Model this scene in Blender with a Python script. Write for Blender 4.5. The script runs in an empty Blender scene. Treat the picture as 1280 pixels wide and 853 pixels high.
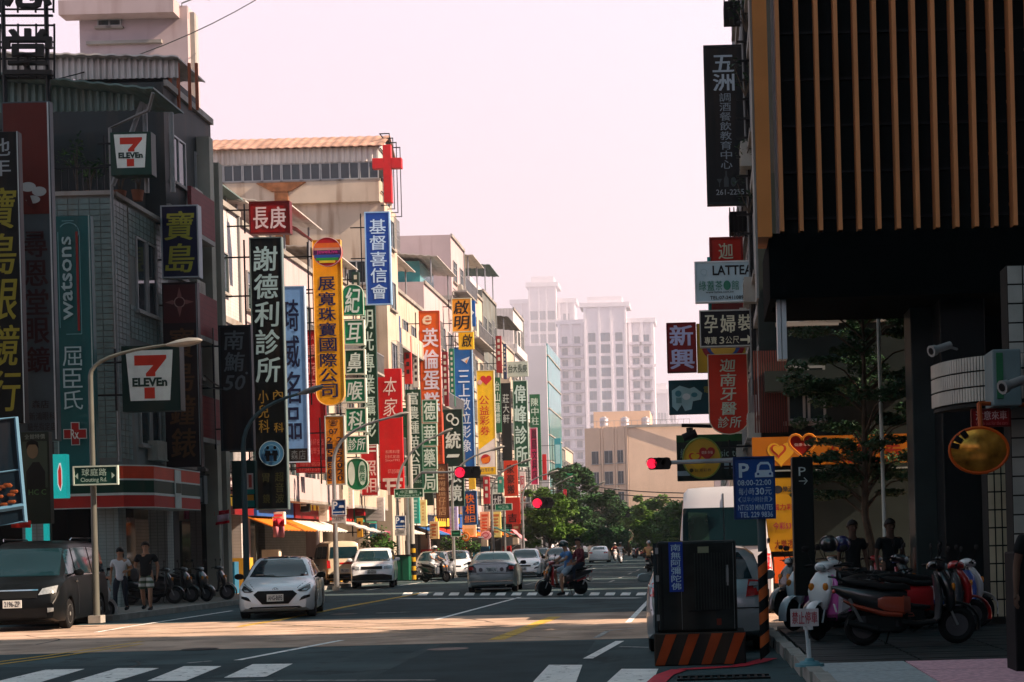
import bpy, math, random
import numpy as np
from mathutils import Vector, Matrix
from mathutils.bvhtree import BVHTree
from mathutils.geometry import delaunay_2d_cdt
R = math.radians
rnd = random.Random(7)
SC = bpy.context.scene
COL = SC.collection
# ---------------------------------------------------------------- camera, sky, sun, exposure
F, VX, VY, ROLL, CH = 1900.0, 880.0, 678.0, 1.5, 1.55
cam_d = bpy.data.cameras.new("camera"); cam = bpy.data.objects.new("camera", cam_d); COL.objects.link(cam)
cam.location = (0, 0, CH); cam.rotation_euler = (R(90), R(ROLL), 0)
cam_d.sensor_width = 36; cam_d.lens = 36 * F / 1280
cam_d.shift_x = (640 - VX) / 1280; cam_d.shift_y = (VY - 426.5) / 1280
cam_d.clip_start = .3; cam_d.clip_end = 6000
SC.camera = cam
SUN_EL, SUN_AZ = 37.0, 8.0           # azimuth: degrees behind the camera, measured from the right (+X)
to_sun = Vector((math.cos(R(SUN_EL)) * math.cos(R(SUN_AZ)), -math.cos(R(SUN_EL)) * math.sin(R(SUN_AZ)), math.sin(R(SUN_EL))))
sd = bpy.data.lights.new("sun", 'SUN'); sun = bpy.data.objects.new("sun", sd); COL.objects.link(sun)
sd.energy = 5.0; sd.angle = R(.6); sd.color = (1.0, .76, .56)
sun.rotation_euler = to_sun.to_track_quat('Z', 'Y').to_euler(); sun.location = (60, -20, 60)
wd = bpy.data.worlds.new("World"); SC.world = wd; wd.use_nodes = True
wn, wl = wd.node_tree.nodes, wd.node_tree.links
for n in list(wn): wn.remove(n)
sky = wn.new('ShaderNodeTexSky'); sky.sky_type = 'NISHITA'; sky.sun_disc = False
sky.sun_elevation = R(SUN_EL); sky.sun_rotation = math.atan2(to_sun.x, to_sun.y)
sky.air_density = 1.2; sky.dust_density = 2.0; sky.ozone_density = 1.5
tc = wn.new('ShaderNodeTexCoord'); sx = wn.new('ShaderNodeSeparateXYZ'); wl.new(tc.outputs['Generated'], sx.inputs[0])
cr = wn.new('ShaderNodeValToRGB'); wl.new(sx.outputs['Z'], cr.inputs[0])      # summer haze: pale pink low down, thinning to blue-green overhead
cr.color_ramp.elements[0].position = .0; cr.color_ramp.elements[0].color = (.92, .73, .83, 1)
cr.color_ramp.elements[1].position = .95; cr.color_ramp.elements[1].color = (.045, .18, .24, 1)
e = cr.color_ramp.elements.new(.36); e.color = (.89, .74, .88, 1)
e = cr.color_ramp.elements.new(.58); e.color = (.12, .36, .45, 1)
mulk = wn.new('ShaderNodeMix'); mulk.data_type = 'RGBA'; mulk.blend_type = 'MULTIPLY'; mulk.inputs[0].default_value = 1
wl.new(sky.outputs[0], mulk.inputs[6]); mulk.inputs[7].default_value = (.9, .95, 1.0, 1)
# the haze colours are written for a displayed sky of 1 and divided by the background strength
SK = .1
sc2 = wn.new('ShaderNodeVectorMath'); sc2.operation = 'SCALE'; sc2.inputs[3].default_value = .60 / SK; wl.new(cr.outputs[0], sc2.inputs[0])
mixk = wn.new('ShaderNodeMix'); mixk.data_type = 'RGBA'; mixk.inputs[0].default_value = .92
wl.new(mulk.outputs[2], mixk.inputs[6]); wl.new(sc2.outputs[0], mixk.inputs[7])
bg = wn.new('ShaderNodeBackground'); bg.inputs[1].default_value = SK; wl.new(mixk.outputs[2], bg.inputs[0])
wo = wn.new('ShaderNodeOutputWorld'); wl.new(bg.outputs[0], wo.inputs[0])
vs = SC.view_settings; vs.view_transform = 'Standard'; vs.look = 'None'; vs.gamma = 1; vs.exposure = 1.18
SC.cycles.max_bounces = 6; SC.cycles.diffuse_bounces = 3; SC.cycles.glossy_bounces = 3; SC.cycles.volume_bounces = 0
SC.cycles.use_denoising = True

# ---------------------------------------------------------------- helpers
cr_, sr_ = math.cos(R(ROLL)), math.sin(R(ROLL))
def uv(px, py):
    a, b = px - VX, VY - py
    return a * cr_ + b * sr_, -a * sr_ + b * cr_
def W(px, py, D):
    u, v = uv(px, py); return Vector((u * D / F, D, CH + v * D / F))
def G(px, py, z=0.0):
    u, v = uv(px, py); D = F * (CH - z) / max(-v, 1.0); return Vector((u * D / F, D, z))
def lin(c):
    if isinstance(c, str): c = [int(c[i:i + 2], 16) / 255 for i in (0, 2, 4)]
    return tuple((x / 12.92 if x <= .04045 else ((x + .055) / 1.055) ** 2.4) for x in c)
MATS = {}
def mat(name, col, rough=.65, metal=0.0, var=.12, scale=2.5, bump=0.0, coat=0.0, emit=0.0, grid=None, spec=.16, dirt=0.0, mode=None):
    if name in MATS: return MATS[name]
    if isinstance(col, str): col = lin(col)
    m = bpy.data.materials.new(name); m.use_nodes = True; nt = m.node_tree; N, L = nt.nodes, nt.links
    b = N['Principled BSDF']; spec = max(spec, .5) if coat else spec; b.inputs['Roughness'].default_value = rough; b.inputs['Metallic'].default_value = metal
    b.inputs['Specular IOR Level'].default_value = spec
    if coat: b.inputs['Coat Weight'].default_value = coat; b.inputs['Coat Roughness'].default_value = .06
    g = N.new('ShaderNodeNewGeometry'); pos = g.outputs['Position']
    nz = N.new('ShaderNodeTexNoise'); nz.inputs['Scale'].default_value = scale; nz.inputs['Detail'].default_value = 5
    if mode == 'streak':
        mp = N.new('ShaderNodeMapping'); mp.inputs['Scale'].default_value = (1.6, 1.6, .18); L.new(pos, mp.inputs[0]); L.new(mp.outputs[0], nz.inputs['Vector'])
    else: L.new(pos, nz.inputs['Vector'])
    mx = N.new('ShaderNodeMix'); mx.data_type = 'RGBA'
    mr = N.new('ShaderNodeMapRange'); mr.inputs[1].default_value = .32; mr.inputs[2].default_value = .68
    L.new(nz.outputs[0], mr.inputs[0]); L.new(mr.outputs[0], mx.inputs[0])
    mx.inputs[6].default_value = tuple(max(0, c * (1 - var)) for c in col) + (1,)
    mx.inputs[7].default_value = tuple(min(1, c * (1 + var)) for c in col) + (1,)
    out = mx.outputs[2]
    if grid:      # fine tiling, too small to pick apart: (width, height, joint colour factor)
        gw, gh, gf = grid
        s = N.new('ShaderNodeSeparateXYZ'); L.new(pos, s.inputs[0])
        ad = N.new('ShaderNodeMath'); ad.operation = 'ADD'; L.new(s.outputs[0], ad.inputs[0]); L.new(s.outputs[1], ad.inputs[1])
        fs = []
        for sock, step in ((ad.outputs[0], gw), (s.outputs[2], gh)):
            d = N.new('ShaderNodeMath'); d.operation = 'DIVIDE'; L.new(sock, d.inputs[0]); d.inputs[1].default_value = step
            fr = N.new('ShaderNodeMath'); fr.operation = 'FRACT'; L.new(d.outputs[0], fr.inputs[0])
            lt = N.new('ShaderNodeMath'); lt.operation = 'LESS_THAN'; L.new(fr.outputs[0], lt.inputs[0]); lt.inputs[1].default_value = .12
            fs.append(lt.outputs[0])
        mxx = N.new('ShaderNodeMath'); mxx.operation = 'MAXIMUM'; L.new(fs[0], mxx.inputs[0]); L.new(fs[1], mxx.inputs[1])
        m2 = N.new('ShaderNodeMix'); m2.data_type = 'RGBA'; L.new(mxx.outputs[0], m2.inputs[0]); L.new(out, m2.inputs[6])
        m2.inputs[7].default_value = tuple(c * gf for c in col) + (1,); out = m2.outputs[2]
    if dirt:      # rain streaks and rust
        n2 = N.new('ShaderNodeTexNoise'); n2.inputs['Scale'].default_value = 1.1; n2.inputs['Detail'].default_value = 6
        mp = N.new('ShaderNodeMapping'); mp.inputs['Scale'].default_value = (2.2, 2.2, .22); L.new(pos, mp.inputs[0]); L.new(mp.outputs[0], n2.inputs['Vector'])
        r2 = N.new('ShaderNodeMapRange'); r2.inputs[1].default_value = .52; r2.inputs[2].default_value = .72; r2.inputs[4].default_value = dirt; L.new(n2.outputs[0], r2.inputs[0])
        m3 = N.new('ShaderNodeMix'); m3.data_type = 'RGBA'; L.new(r2.outputs[0], m3.inputs[0]); L.new(out, m3.inputs[6])
        m3.inputs[7].default_value = (.16, .085, .045, 1); out = m3.outputs[2]
    L.new(out, b.inputs['Base Color'])
    if bump:
        n3 = N.new('ShaderNodeTexNoise'); n3.inputs['Scale'].default_value = 40; n3.inputs['Detail'].default_value = 4; L.new(pos, n3.inputs['Vector'])
        bp = N.new('ShaderNodeBump'); bp.inputs['Strength'].default_value = bump; bp.inputs['Distance'].default_value = .02
        L.new(n3.outputs[0], bp.inputs['Height']); L.new(bp.outputs[0], b.inputs['Normal'])
    if emit:
        L.new(out, b.inputs['Emission Color']); b.inputs['Emission Strength'].default_value = emit
    MATS[name] = m; return m
def sm(hexc, **k):      # sign paint, slightly glossy
    k.setdefault('rough', .45); k.setdefault('var', .08); k.setdefault('dirt', .13)
    return mat('paint_' + hexc + ('_e' if k.get('emit') else ''), hexc, **k)
ORI = {}
def tag(o, label=None, cat=None, group=None, kind=None):
    if label: o['label'] = label
    if cat: o['category'] = cat
    if group: o['group'] = group
    if kind: o['kind'] = kind
    return o
def thing(name, label, cat, loc=(0, 0, 0), group=None):
    o = bpy.data.objects.new(name, None); COL.objects.link(o); o.location = loc; o.empty_display_size = .3
    ORI[o.name] = Vector(loc); return tag(o, label, cat, group)
class MB:
    def __init__(s): s.v, s.f, s.m = [], [], []
    def add(s, vs, fs, mi=0):
        b = len(s.v); s.v += [tuple(p) for p in vs]; s.f += [tuple(b + i for i in f) for f in fs]; s.m += [mi] * len(fs); return s
    def box(s, x0, x1, y0, y1, z0, z1, mi=0):
        return s.add([(x, y, z) for x in (x0, x1) for y in (y0, y1) for z in (z0, z1)],
                     [(0, 1, 3, 2), (4, 6, 7, 5), (0, 4, 5, 1), (2, 3, 7, 6), (0, 2, 6, 4), (1, 5, 7, 3)], mi)
    def cbox(s, c, sz, mi=0, M=None):
        x, y, z = [a / 2 for a in sz]; n = len(s.v); s.box(-x, x, -y, y, -z, z, mi)
        for i in range(n, len(s.v)):
            p = Vector(s.v[i]); p = (M @ p if M is not None else p) + Vector(c); s.v[i] = tuple(p)
        return s
    def quad(s, a, b, c, d, mi=0): return s.add([a, b, c, d], [(0, 1, 2, 3)], mi)
    def prism(s, poly, axis, a, b, mi=0):      # polygon (2D) extruded along axis 0/1/2 from a to b
        def P(p, t):
            q = list(p); q.insert(axis, t); return tuple(q)
        n = len(poly); vs = [P(p, a) for p in poly] + [P(p, b) for p in poly]
        return s.add(vs, [tuple(range(n))[::-1], tuple(range(n, 2 * n))] + [(i, (i + 1) % n, n + (i + 1) % n, n + i) for i in range(n)], mi)
    def tube(s, pts, rad, n=8, mi=0, caps=True):
        pts = [Vector(p) for p in pts]; k = len(pts); rad = rad if isinstance(rad, (list, tuple)) else [rad] * k
        b = len(s.v); ref = None
        for i, p in enumerate(pts):
            t = (pts[min(i + 1, k - 1)] - pts[max(i - 1, 0)])
            t = t.normalized() if t.length > 1e-9 else Vector((0, 0, 1))
            if ref is None: ref = Vector((0, 0, 1)) if abs(t.z) < .9 else Vector((1, 0, 0))
            u = t.cross(ref).normalized(); w = u.cross(t); ref = w if abs(w.dot(t)) < .9 else ref
            for j in range(n):
                a = 2 * math.pi * j / n; s.v.append(tuple(p + (u * math.cos(a) + w * math.sin(a)) * rad[i]))
        for i in range(k - 1):
            for j in range(n):
                s.f.append((b + i * n + j, b + i * n + (j + 1) % n, b + (i + 1) * n + (j + 1) % n, b + (i + 1) * n + j)); s.m.append(mi)
        if caps:
            s.f.append(tuple(b + j for j in range(n))[::-1]); s.m.append(mi); s.f.append(tuple(b + (k - 1) * n + j for j in range(n))); s.m.append(mi)
        return s
    def rings(s, rs, mi=0, caps=True):
        n = len(rs[0]); b = len(s.v)
        for r in rs: s.v += [tuple(p) for p in r]
        for i in range(len(rs) - 1):
            for j in range(n):
                s.f.append((b + i * n + j, b + i * n + (j + 1) % n, b + (i + 1) * n + (j + 1) % n, b + (i + 1) * n + j)); s.m.append(mi)
        if caps:
            s.f.append(tuple(b + j for j in range(n))[::-1]); s.m.append(mi); s.f.append(tuple(b + (len(rs) - 1) * n + j for j in range(n))); s.m.append(mi)
        return s
    def loft(s, st, axis=1, n=14, p=2.4, mi=0, x=0.0):      # st: (t, centre of the other axis, half width, half height)
        rs = []
        for (t, c, hw, hh) in st:
            r = []
            for j in range(n):
                a = 2 * math.pi * j / n; ca, sa = math.cos(a), math.sin(a)
                u = math.copysign(abs(ca) ** (2 / p), ca) * hw; w = math.copysign(abs(sa) ** (2 / p), sa) * hh
                r.append((x + u, t, c + w) if axis == 1 else (x + u, c + w, t))
            rs.append(r)
        return s.rings(rs, mi)
    def ell(s, c, r, n=12, k=8, mi=0):
        rs = []
        for i in range(1, k):
            a = math.pi * i / k; rs.append([(c[0] + r[0] * math.sin(a) * math.cos(2 * math.pi * j / n), c[1] + r[1] * math.sin(a) * math.sin(2 * math.pi * j / n), c[2] - r[2] * math.cos(a)) for j in range(n)])
        return s.rings(rs, mi)
    def wheel(s, c, prof, n=24, mi=0):      # lathe about the X axis; prof: (x, radius), closed
        rs = [[(c[0] + x, c[1] + r * math.cos(2 * math.pi * j / n), c[2] + r * math.sin(2 * math.pi * j / n)) for j in range(n)] for (x, r) in prof]
        return s.rings(rs, mi, caps=True)
    def build(s, name, mats, parent=None, smooth=False, ori=None, label=None, cat=None, group=None, kind=None, bevel=0):
        o = bpy.data.objects.new(name, s.mesh(name, mats, ORI.get(root(parent).name, Vector((0, 0, 0))) if parent else (Vector(ori) if ori else Vector((0, 0, 0))), smooth))
        COL.objects.link(o)
        if parent: o.parent = parent
        elif ori: o.location = ori
        if bevel:
            bm = o.modifiers.new('bevel', 'BEVEL'); bm.width = bevel; bm.segments = 2; bm.limit_method = 'ANGLE'
        return tag(o, label, cat, group, kind)
    def mesh(s, name, mats, off=Vector((0, 0, 0)), smooth=False):
        me = bpy.data.meshes.new(name)
        if off.length: vs = [(a - off.x, b - off.y, c - off.z) for a, b, c in s.v]
        else: vs = s.v
        me.from_pydata(vs, [], s.f)
        for m in (mats if isinstance(mats, (list, tuple)) else [mats]): me.materials.append(m)
        me.polygons.foreach_set('material_index', s.m)
        if smooth: me.polygons.foreach_set('use_smooth', [True] * len(s.f))
        me.update()
        if smooth and smooth != 'all': me.set_sharp_from_angle(angle=R(38))
        return me
def root(o):
    while o.parent: o = o.parent
    return o
def copy_tree(o, parent=None):
    c = o.copy(); COL.objects.link(c); c.parent = parent
    for ch in list(o.children): copy_tree(ch, c)
    return c
def inst(name, me, parent, loc, rz=0, label=None):      # a part that shares its mesh
    o = bpy.data.objects.new(name, me); COL.objects.link(o); o.parent = parent
    off = ORI.get(root(parent).name, Vector((0, 0, 0))) if parent.parent is None else None
    if parent.parent is None: o.location = Vector(loc) - off
    else: o.location = loc
    o.rotation_euler = (0, 0, rz); return tag(o, label)
# ---- lettering
GL = {}
def glyph(st, bold=0.0):
    k = (st, bold)
    if k not in GL:
        c = bpy.data.curves.new("t", 'FONT'); c.body = st; c.resolution_u = 2; c.offset = bold * .5
        o = bpy.data.objects.new("t", c); m = o.to_mesh()
        v = np.array([tuple(x.co)[:2] for x in m.vertices]) if len(m.vertices) else np.zeros((0, 2))
        f = [tuple(p.vertices) for p in m.polygons]
        o.to_mesh_clear(); bpy.data.objects.remove(o); bpy.data.curves.remove(c); GL[k] = (v, f)
    return GL[k]
def put(mb, st, x0, y0, x1, y1, conv, bold=.0, shear=0.0, rot=0, mi=0, tight=True):      # fit a string in the box (photo px), y down
    cjk = len(st) == 1 and ord(st) > 0x2E80
    v, f = glyph(st, 0 if cjk else bold)
    if not len(v): return
    lo, hi = v.min(0), v.max(0)
    if len(st) == 1 and ord(st) > 0x2E80 and not tight: lo, hi = np.array([0, -.12]), np.array([1, .88])
    q = (v - lo) / np.maximum(hi - lo, 1e-6)
    if rot == 90: q = np.stack([1 - q[:, 1], q[:, 0]], 1)      # reads upwards
    if rot == -90: q = np.stack([q[:, 1], 1 - q[:, 0]], 1)
    X = x0 + q[:, 0] * (x1 - x0) + shear * (q[:, 1] - .5) * (y1 - y0); Y = y1 + q[:, 1] * (y0 - y1)
    if cjk and bold > .01:      # heavier strokes: nudged copies, each a hair in front of the last
        dx = abs(x1 - x0) * bold * .55
        for i, (a_, b_) in enumerate(((-dx, -dx * .5), (dx, -dx * .5), (-dx, dx * .5), (dx, dx * .5))):
            P = [conv(a + a_, b + b_) for a, b in zip(X, Y)]; mb.add([(p[0], p[1] - .0008 * i, p[2]) for p in P], f, mi)
    else: mb.add([conv(a, b) for a, b in zip(X, Y)], f, mi)
def vtext(mb, st, x0, y0, x1, y1, conv, bold=.02, gap=.12, shear=0.0, mi=0):
    n = len(st); h = (y1 - y0) / n
    for i, ch in enumerate(st):
        if ch != ' ': put(mb, ch, x0, y0 + i * h + h * gap / 2, x1, y0 + (i + 1) * h - h * gap / 2, conv, bold, shear, mi=mi)
def htext(mb, st, x0, y0, x1, y1, conv, bold=.02, gap=.1, shear=0.0, mi=0):
    n = len(st); w = (x1 - x0) / n
    for i, ch in enumerate(st):
        if ch != ' ': put(mb, ch, x0 + i * w + w * gap / 2, y0, x0 + (i + 1) * w - w * gap / 2, y1, conv, bold, shear, mi=mi)

M_steel = mat('galvanised_steel', (.30, .31, .32), .45, .7, .15)
M_dark = mat('dark_metal', (.012, .013, .014), .5, .2)
M_black = mat('matt_black', (.006, .006, .007), .7)
M_glass = mat('window_glass', (.015, .03, .035), .08, 0, .3, 1.5, spec=.5)
M_alu = mat('aluminium_frame', (.33, .34, .34), .45, .4, .1)
M_rubber = mat('rubber', (.010, .010, .011), .8)
# ---------------------------------------------------------------- ground
M_asph = mat('asphalt', (.052, .082, .090), .95, 0, .28, .55, bump=.5, spec=.12)
gm = MB(); gm.box(-900, 900, -60, 2500, -.5, 0)
road = gm.build('road', mat('asphalt', 0), kind='structure')
def blotch(m, col, scale, lo, hi, amt, sc=(1, 1, 1)):
    N, L = m.node_tree.nodes, m.node_tree.links; b = N['Principled BSDF']; src = b.inputs['Base Color'].links[0].from_socket; g = N.new('ShaderNodeNewGeometry'); mp = N.new('ShaderNodeMapping'); mp.inputs['Scale'].default_value = sc
    nz = N.new('ShaderNodeTexNoise'); nz.inputs['Scale'].default_value = scale; nz.inputs['Detail'].default_value = 7; nz.inputs['Roughness'].default_value = .65; L.new(g.outputs['Position'], mp.inputs[0]); L.new(mp.outputs[0], nz.inputs['Vector'])
    r = N.new('ShaderNodeMapRange'); r.inputs[1].default_value = lo; r.inputs[2].default_value = hi; r.inputs[4].default_value = amt; L.new(nz.outputs[0], r.inputs[0]); mx = N.new('ShaderNodeMix'); mx.data_type = 'RGBA'; L.new(r.outputs[0], mx.inputs[0]); L.new(src, mx.inputs[6]); mx.inputs[7].default_value = col + (1,); L.new(mx.outputs[2], b.inputs['Base Color'])
blotch(M_asph, (.02, .024, .026), .9, .55, .62, .55); blotch(M_asph, (.08, .105, .11), 1.0, .5, .7, .5, (1.6, .06, 1)); blotch(M_asph, (.10, .12, .12), 30, .6, .68, .8)
def worn(name, col, wear=.5, over=(.055, .08, .088)):
    m = mat(name, col, .75, 0, .1, 3)
    N, L = m.node_tree.nodes, m.node_tree.links; b = N['Principled BSDF']; src = b.inputs['Base Color'].links[0].from_socket
    g = N.new('ShaderNodeNewGeometry'); nz = N.new('ShaderNodeTexNoise'); nz.inputs['Scale'].default_value = 6; nz.inputs['Detail'].default_value = 8; nz.inputs['Roughness'].default_value = .7
    L.new(g.outputs['Position'], nz.inputs['Vector']); r = N.new('ShaderNodeMapRange'); r.inputs[1].default_value = wear; r.inputs[2].default_value = wear + .09; L.new(nz.outputs[0], r.inputs[0])
    mx = N.new('ShaderNodeMix'); mx.data_type = 'RGBA'; L.new(r.outputs[0], mx.inputs[0]); L.new(src, mx.inputs[6]); mx.inputs[7].default_value = over + (1,)
    L.new(mx.outputs[2], b.inputs['Base Color']); return m
M_wp = worn('worn_white_road_paint', (.80, .80, .78), .56); M_wf = worn('faint_white_road_paint', (.42, .42, .41), .5)
M_yp = worn('worn_yellow_road_paint', (.62, .38, .06), .55); M_rp = worn('red_kerb_paint', (.55, .035, .06), .60)
M_pat = mat('sunlit_tone_asphalt', (.44, .32, .25), .95, 0, .3, .9, bump=.5, spec=.12); M_pat2 = mat('new_asphalt_patch', (.036, .058, .065), .93, 0, .2, 1.2, bump=.5, spec=.12)  # first one: pale warm tone imitates sunlight lying on the crossing
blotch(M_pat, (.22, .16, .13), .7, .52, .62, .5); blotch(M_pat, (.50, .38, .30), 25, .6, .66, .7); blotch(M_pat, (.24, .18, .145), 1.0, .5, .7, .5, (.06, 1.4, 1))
def quadpx(name, pts, m, z=.008, raw=False):
    P = [G(*p, 0) for p in pts] if not raw else [Vector(p) for p in pts]
    b = MB(); n = len(P); b.add([(p.x, p.y, z) for p in P], [tuple(range(n))[::-1]]); o = b.build(name, m, road)
    if o.data.polygons[0].normal.z < 0: o.data.flip_normals()
    return o
def linepx(name, pts, w, m, z=.008):
    P = [G(*p, 0) for p in pts]; L_, R_ = [], []
    for i, p in enumerate(P):
        t = (P[min(i + 1, len(P) - 1)] - P[max(i - 1, 0)]).normalized(); nn = Vector((-t.y, t.x, 0)) * w / 2; L_.append(p + nn); R_.append(p - nn)
    b = MB(); k = len(P); b.add([(p.x, p.y, z) for p in L_ + R_], [(i, k + i, k + i + 1, i + 1) for i in range(k - 1)])
    o = b.build(name, m, road)
    if o.data.polygons[0].normal.z < 0: o.data.flip_normals()
# crossing sheet with sunlight painted into its colour, then asphalt repairs
b = MB(); b.add([(-60, 25.2, .004), (20, 24.8, .004), (20, 34.2, .004), (-60, 36.5, .004)], [(0, 1, 2, 3)]); b.build('painted_sun_band', M_pat, road)
b = MB(); b.add([(-9.5, 36.6, .0045), (-5.9, 36.6, .0045), (-5.6, 60, .0045), (-9.3, 60, .0045)], [(0, 1, 2, 3)]); b.build('asphalt_patch', M_pat2, road)
b = MB(); b.add([(-4.0, 16, .0045), (-1.6, 16, .0045), (-1.8, 24.6, .0045), (-4.3, 24.6, .0045)], [(0, 1, 2, 3)]); b.build('asphalt_patch', M_pat2, road)
b = MB(); b.add([(-13, 20, .0045), (-6.5, 18.5, .0045), (-6.0, 21.5, .0045), (-13, 22.4, .0045)], [(0, 1, 2, 3)]); b.build('asphalt_patch', M_pat2, road)
for q in ([(57, 838), (106, 837), (40, 857), (-22, 857)], [(147, 836), (199, 836), (130, 857), (76, 857)], [(230, 833.5), (277, 833.5), (232, 852), (184, 852)],
          [(316, 831), (366, 830.5), (332, 847), (280, 848)], [(686, 832), (728, 832), (719, 857), (663, 857)], [(777, 837), (823, 837), (814, 857), (755, 857)]):
    quadpx('crosswalk_stripe', q, M_wp)
linepx('crosswalk_edge_line', [(150, 858), (330, 851.5), (545, 851)], .09, M_wf)
linepx('lane_line', [(297, 826), (427, 801)], .13, M_wp); linepx('lane_line', [(545, 775), (650, 747)], .13, M_wp)
linepx('lane_dash', [(235, 829.5), (264, 827)], .10, M_wf); linepx('edge_line', [(120, 791), (160, 784), (290, 764)], .11, M_wp)
linepx('lane_dash', [(470, 767), (512, 765.5)], .13, M_wf)
for dx, dy in ((0, 0), (-6, 3.2)):
    linepx('centre_line', [(-40, 833 + dy), (60, 820 + dy), (178, 802.5 + dy)], .10, M_yp)
    linepx('centre_line', [(300 + dx, 783 + dy * .6), (361 + dx, 773 + dy * .6), (430 + dx, 759 + dy * .6), (530 + dx, 741 + dy * .5)], .10, M_yp)
linepx('box_junction_line', [(620, 800.5), (694, 771.5)], .28, M_yp)
for a, b_ in (((60, 797), (560, 781)), ((120, 804), (620, 786)), ((330, 803), (690, 789)), ((0, 791), (380, 783)), ((430, 778), (790, 790)), ((300, 779), (700, 798))):
    linepx('box_junction_line', [a, b_], .07, worn('faint_yellow_road_paint', (.34, .24, .12), .49))
linepx('parking_bay_line', [(735, 824), (775, 802)], .14, M_wp); linepx('parking_bay_line', [(775, 809), (812, 810)], .09, M_wf)
linepx('parking_bay_line', [(745, 798), (760, 789), (792, 786)], .10, M_wf)
linepx('stop_line', [(500, 748.8), (560, 748.6), (800, 748)], .35, M_wp)
for i in range(17):
    x = 505 + i * 19.5; quadpx('crosswalk_stripe', [(x, 741.2), (x + 11, 741.1), (x + 9, 744.7), (x - 3, 744.8)], M_wp)
for y in (716, 722, 729, 709):
    linepx('lane_line', [(668, y + .6), (795, y - 1)], .3 + .02 * (730 - y), M_wf)
for k, D in enumerate((62, 70, 78, 88, 98, 110, 124, 140)):
    for X in (-7.4, -4.0):
        b = MB(); b.add([(X, D, .008), (X + .13, D, .008), (X + .13, D + 4, .008), (X, D + 4, .008)], [(0, 1, 2, 3)]); b.build('lane_dash', M_wf, road)
for X, D0, D1 in ((-13.4, 60, 220), (-1.6, 30, 220)):
    b = MB(); b.add([(X, D0, .008), (X + .12, D0, .008), (X + .12, D1, .008), (X, D1, .008)], [(0, 1, 2, 3)]); b.build('edge_line', M_wp, road)
M_tar = mat('tar_seal', (.018, .02, .022), .6, 0, .2, 4)
for k in range(16):
    x, y = rnd.uniform(-14, 0), rnd.uniform(17, 60); q = [Vector((x, y, 0))]; a = rnd.choice((0, 1.57)) + rnd.uniform(-.5, .5)
    for j in range(rnd.randint(5, 12)): a += rnd.uniform(-.35, .35); q.append(q[-1] + Vector((math.cos(a), math.sin(a), 0)) * .45)
    b = MB(); w_ = [Vector((rnd.uniform(.012, .03),) * 3) for _ in q]; L_ = [p + Vector((-.02 - w_[i].x, w_[i].x, 0)) for i, p in enumerate(q)]; R_ = [p + Vector((.02, -w_[i].x, 0)) for i, p in enumerate(q)]; n = len(q)
    b.add([(p.x, p.y, .0065) for p in L_ + R_], [(i, n + i, n + i + 1, i + 1) for i in range(n - 1)]); b.build('tar_seal', M_tar, road)
# manhole covers and gutter grate
for px, py, r in ((560, 812, .32), (430, 768, .34), (250, 812, .3)):
    c = G(px, py); b = MB(); b.add([(c.x + r * math.cos(a), c.y + r * math.sin(a), .009) for a in [i * math.pi / 9 for i in range(18)]], [tuple(range(18))]); b.build('manhole_cover', M_dark, road)
M_side = mat('grey_pavement', (.30, .26, .23), .9, 0, .2, 1.5, bump=.4, grid=(.4, 40, .8)); M_kerb = mat('kerb_concrete', (.30, .29, .27), .85, 0, .2, 3)
def pave(name, poly, z, m): b = MB(); b.prism(poly, 2, -.05, z); return b.build(name, m, kind='structure')
pave('pavement', [(-200, 36.6), (-15.6, 36.6), (-14.6, 37.4), (-14.6, 51), (-15.7, 52.5), (-15.7, 225), (-200, 225)], .13, M_side)
pave('pavement', [(.9, 36), (200, 36), (200, 225), (.9, 225)], .13, M_side)
for x0, x1, D0, D1 in ((-14.6, -14.42, 37.4, 51), (-15.7, -15.52, 52.6, 225), (.72, .9, 36.2, 225)):
    n = int((D1 - D0) / (1.2 if D0 < 40 else 3.0)); me = None
    kr = bpy.data.objects.new('kerb', None); COL.objects.link(kr); kr['kind'] = 'structure'; ORI[kr.name] = Vector((0, 0, 0))
    st = (D1 - D0) / n; b = MB(); b.box(0, x1 - x0, 0, st - .02, -.04, .15); me = b.mesh('kerb_stone', [M_kerb])
    for i in range(n): inst('kerb_stone', me, kr, (x0, D0 + i * st, rnd.uniform(-.004, .004)))
# near right pavement: dark pavers under the scooters, pink slab strip in front
pave('pavement', [(1.3, 9), (1.15, 17.4), (.85, 24.6), (30, 24.6), (30, 9)], .10, mat('paver_bed', (.03, .03, .03), .9))
M_pink = mat('pink_granite_slab', (.62, .36, .42), .8, 0, .25, 14, bump=.3); M_gslab = mat('grey_granite_slab', (.34, .38, .40), .8, 0, .2, 14, bump=.3)
M_paver = mat('dark_wet_paver', (.030, .035, .036), .55, 0, .3, 3)
pv = bpy.data.objects.new('pavement', None); COL.objects.link(pv); pv['kind'] = 'structure'; ORI[pv.name] = Vector((0, 0, 0))
bp_ = MB(); bp_.box(0, 1.18, 0, 1.18, -.02, .05); mp_ = bp_.mesh('granite_slab', [M_pink]); bp_ = MB(); bp_.box(0, 1.0, 0, 1.18, -.02, .05); mg_ = bp_.mesh('granite_slab', [M_gslab])
for j in range(4):
    inst('granite_slab', mg_, pv, (1.22, 12.4 + j * 1.2, .10))
    for i in range(4): inst('granite_slab', mp_, pv, (2.24 + i * 1.2, 12.4 + j * 1.2, .10 + rnd.uniform(-.002, .002)))
bq = MB(); bq.box(0, 1.17, 0, .27, -.02, .045); mq = bq.mesh('paver', [M_paver])
for j in range(25):
    for i in range(7):
        inst('paver', mq, pv, (1.25 - .004 * j + i * 1.2 + (j % 2) * .0, 17.3 + j * .3, .10 + rnd.uniform(-.003, .003)))
bk = MB(); bk.box(0, .16, 0, 1.18, -.1, .16); mk = bk.mesh('kerb_stone', [M_kerb])
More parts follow.
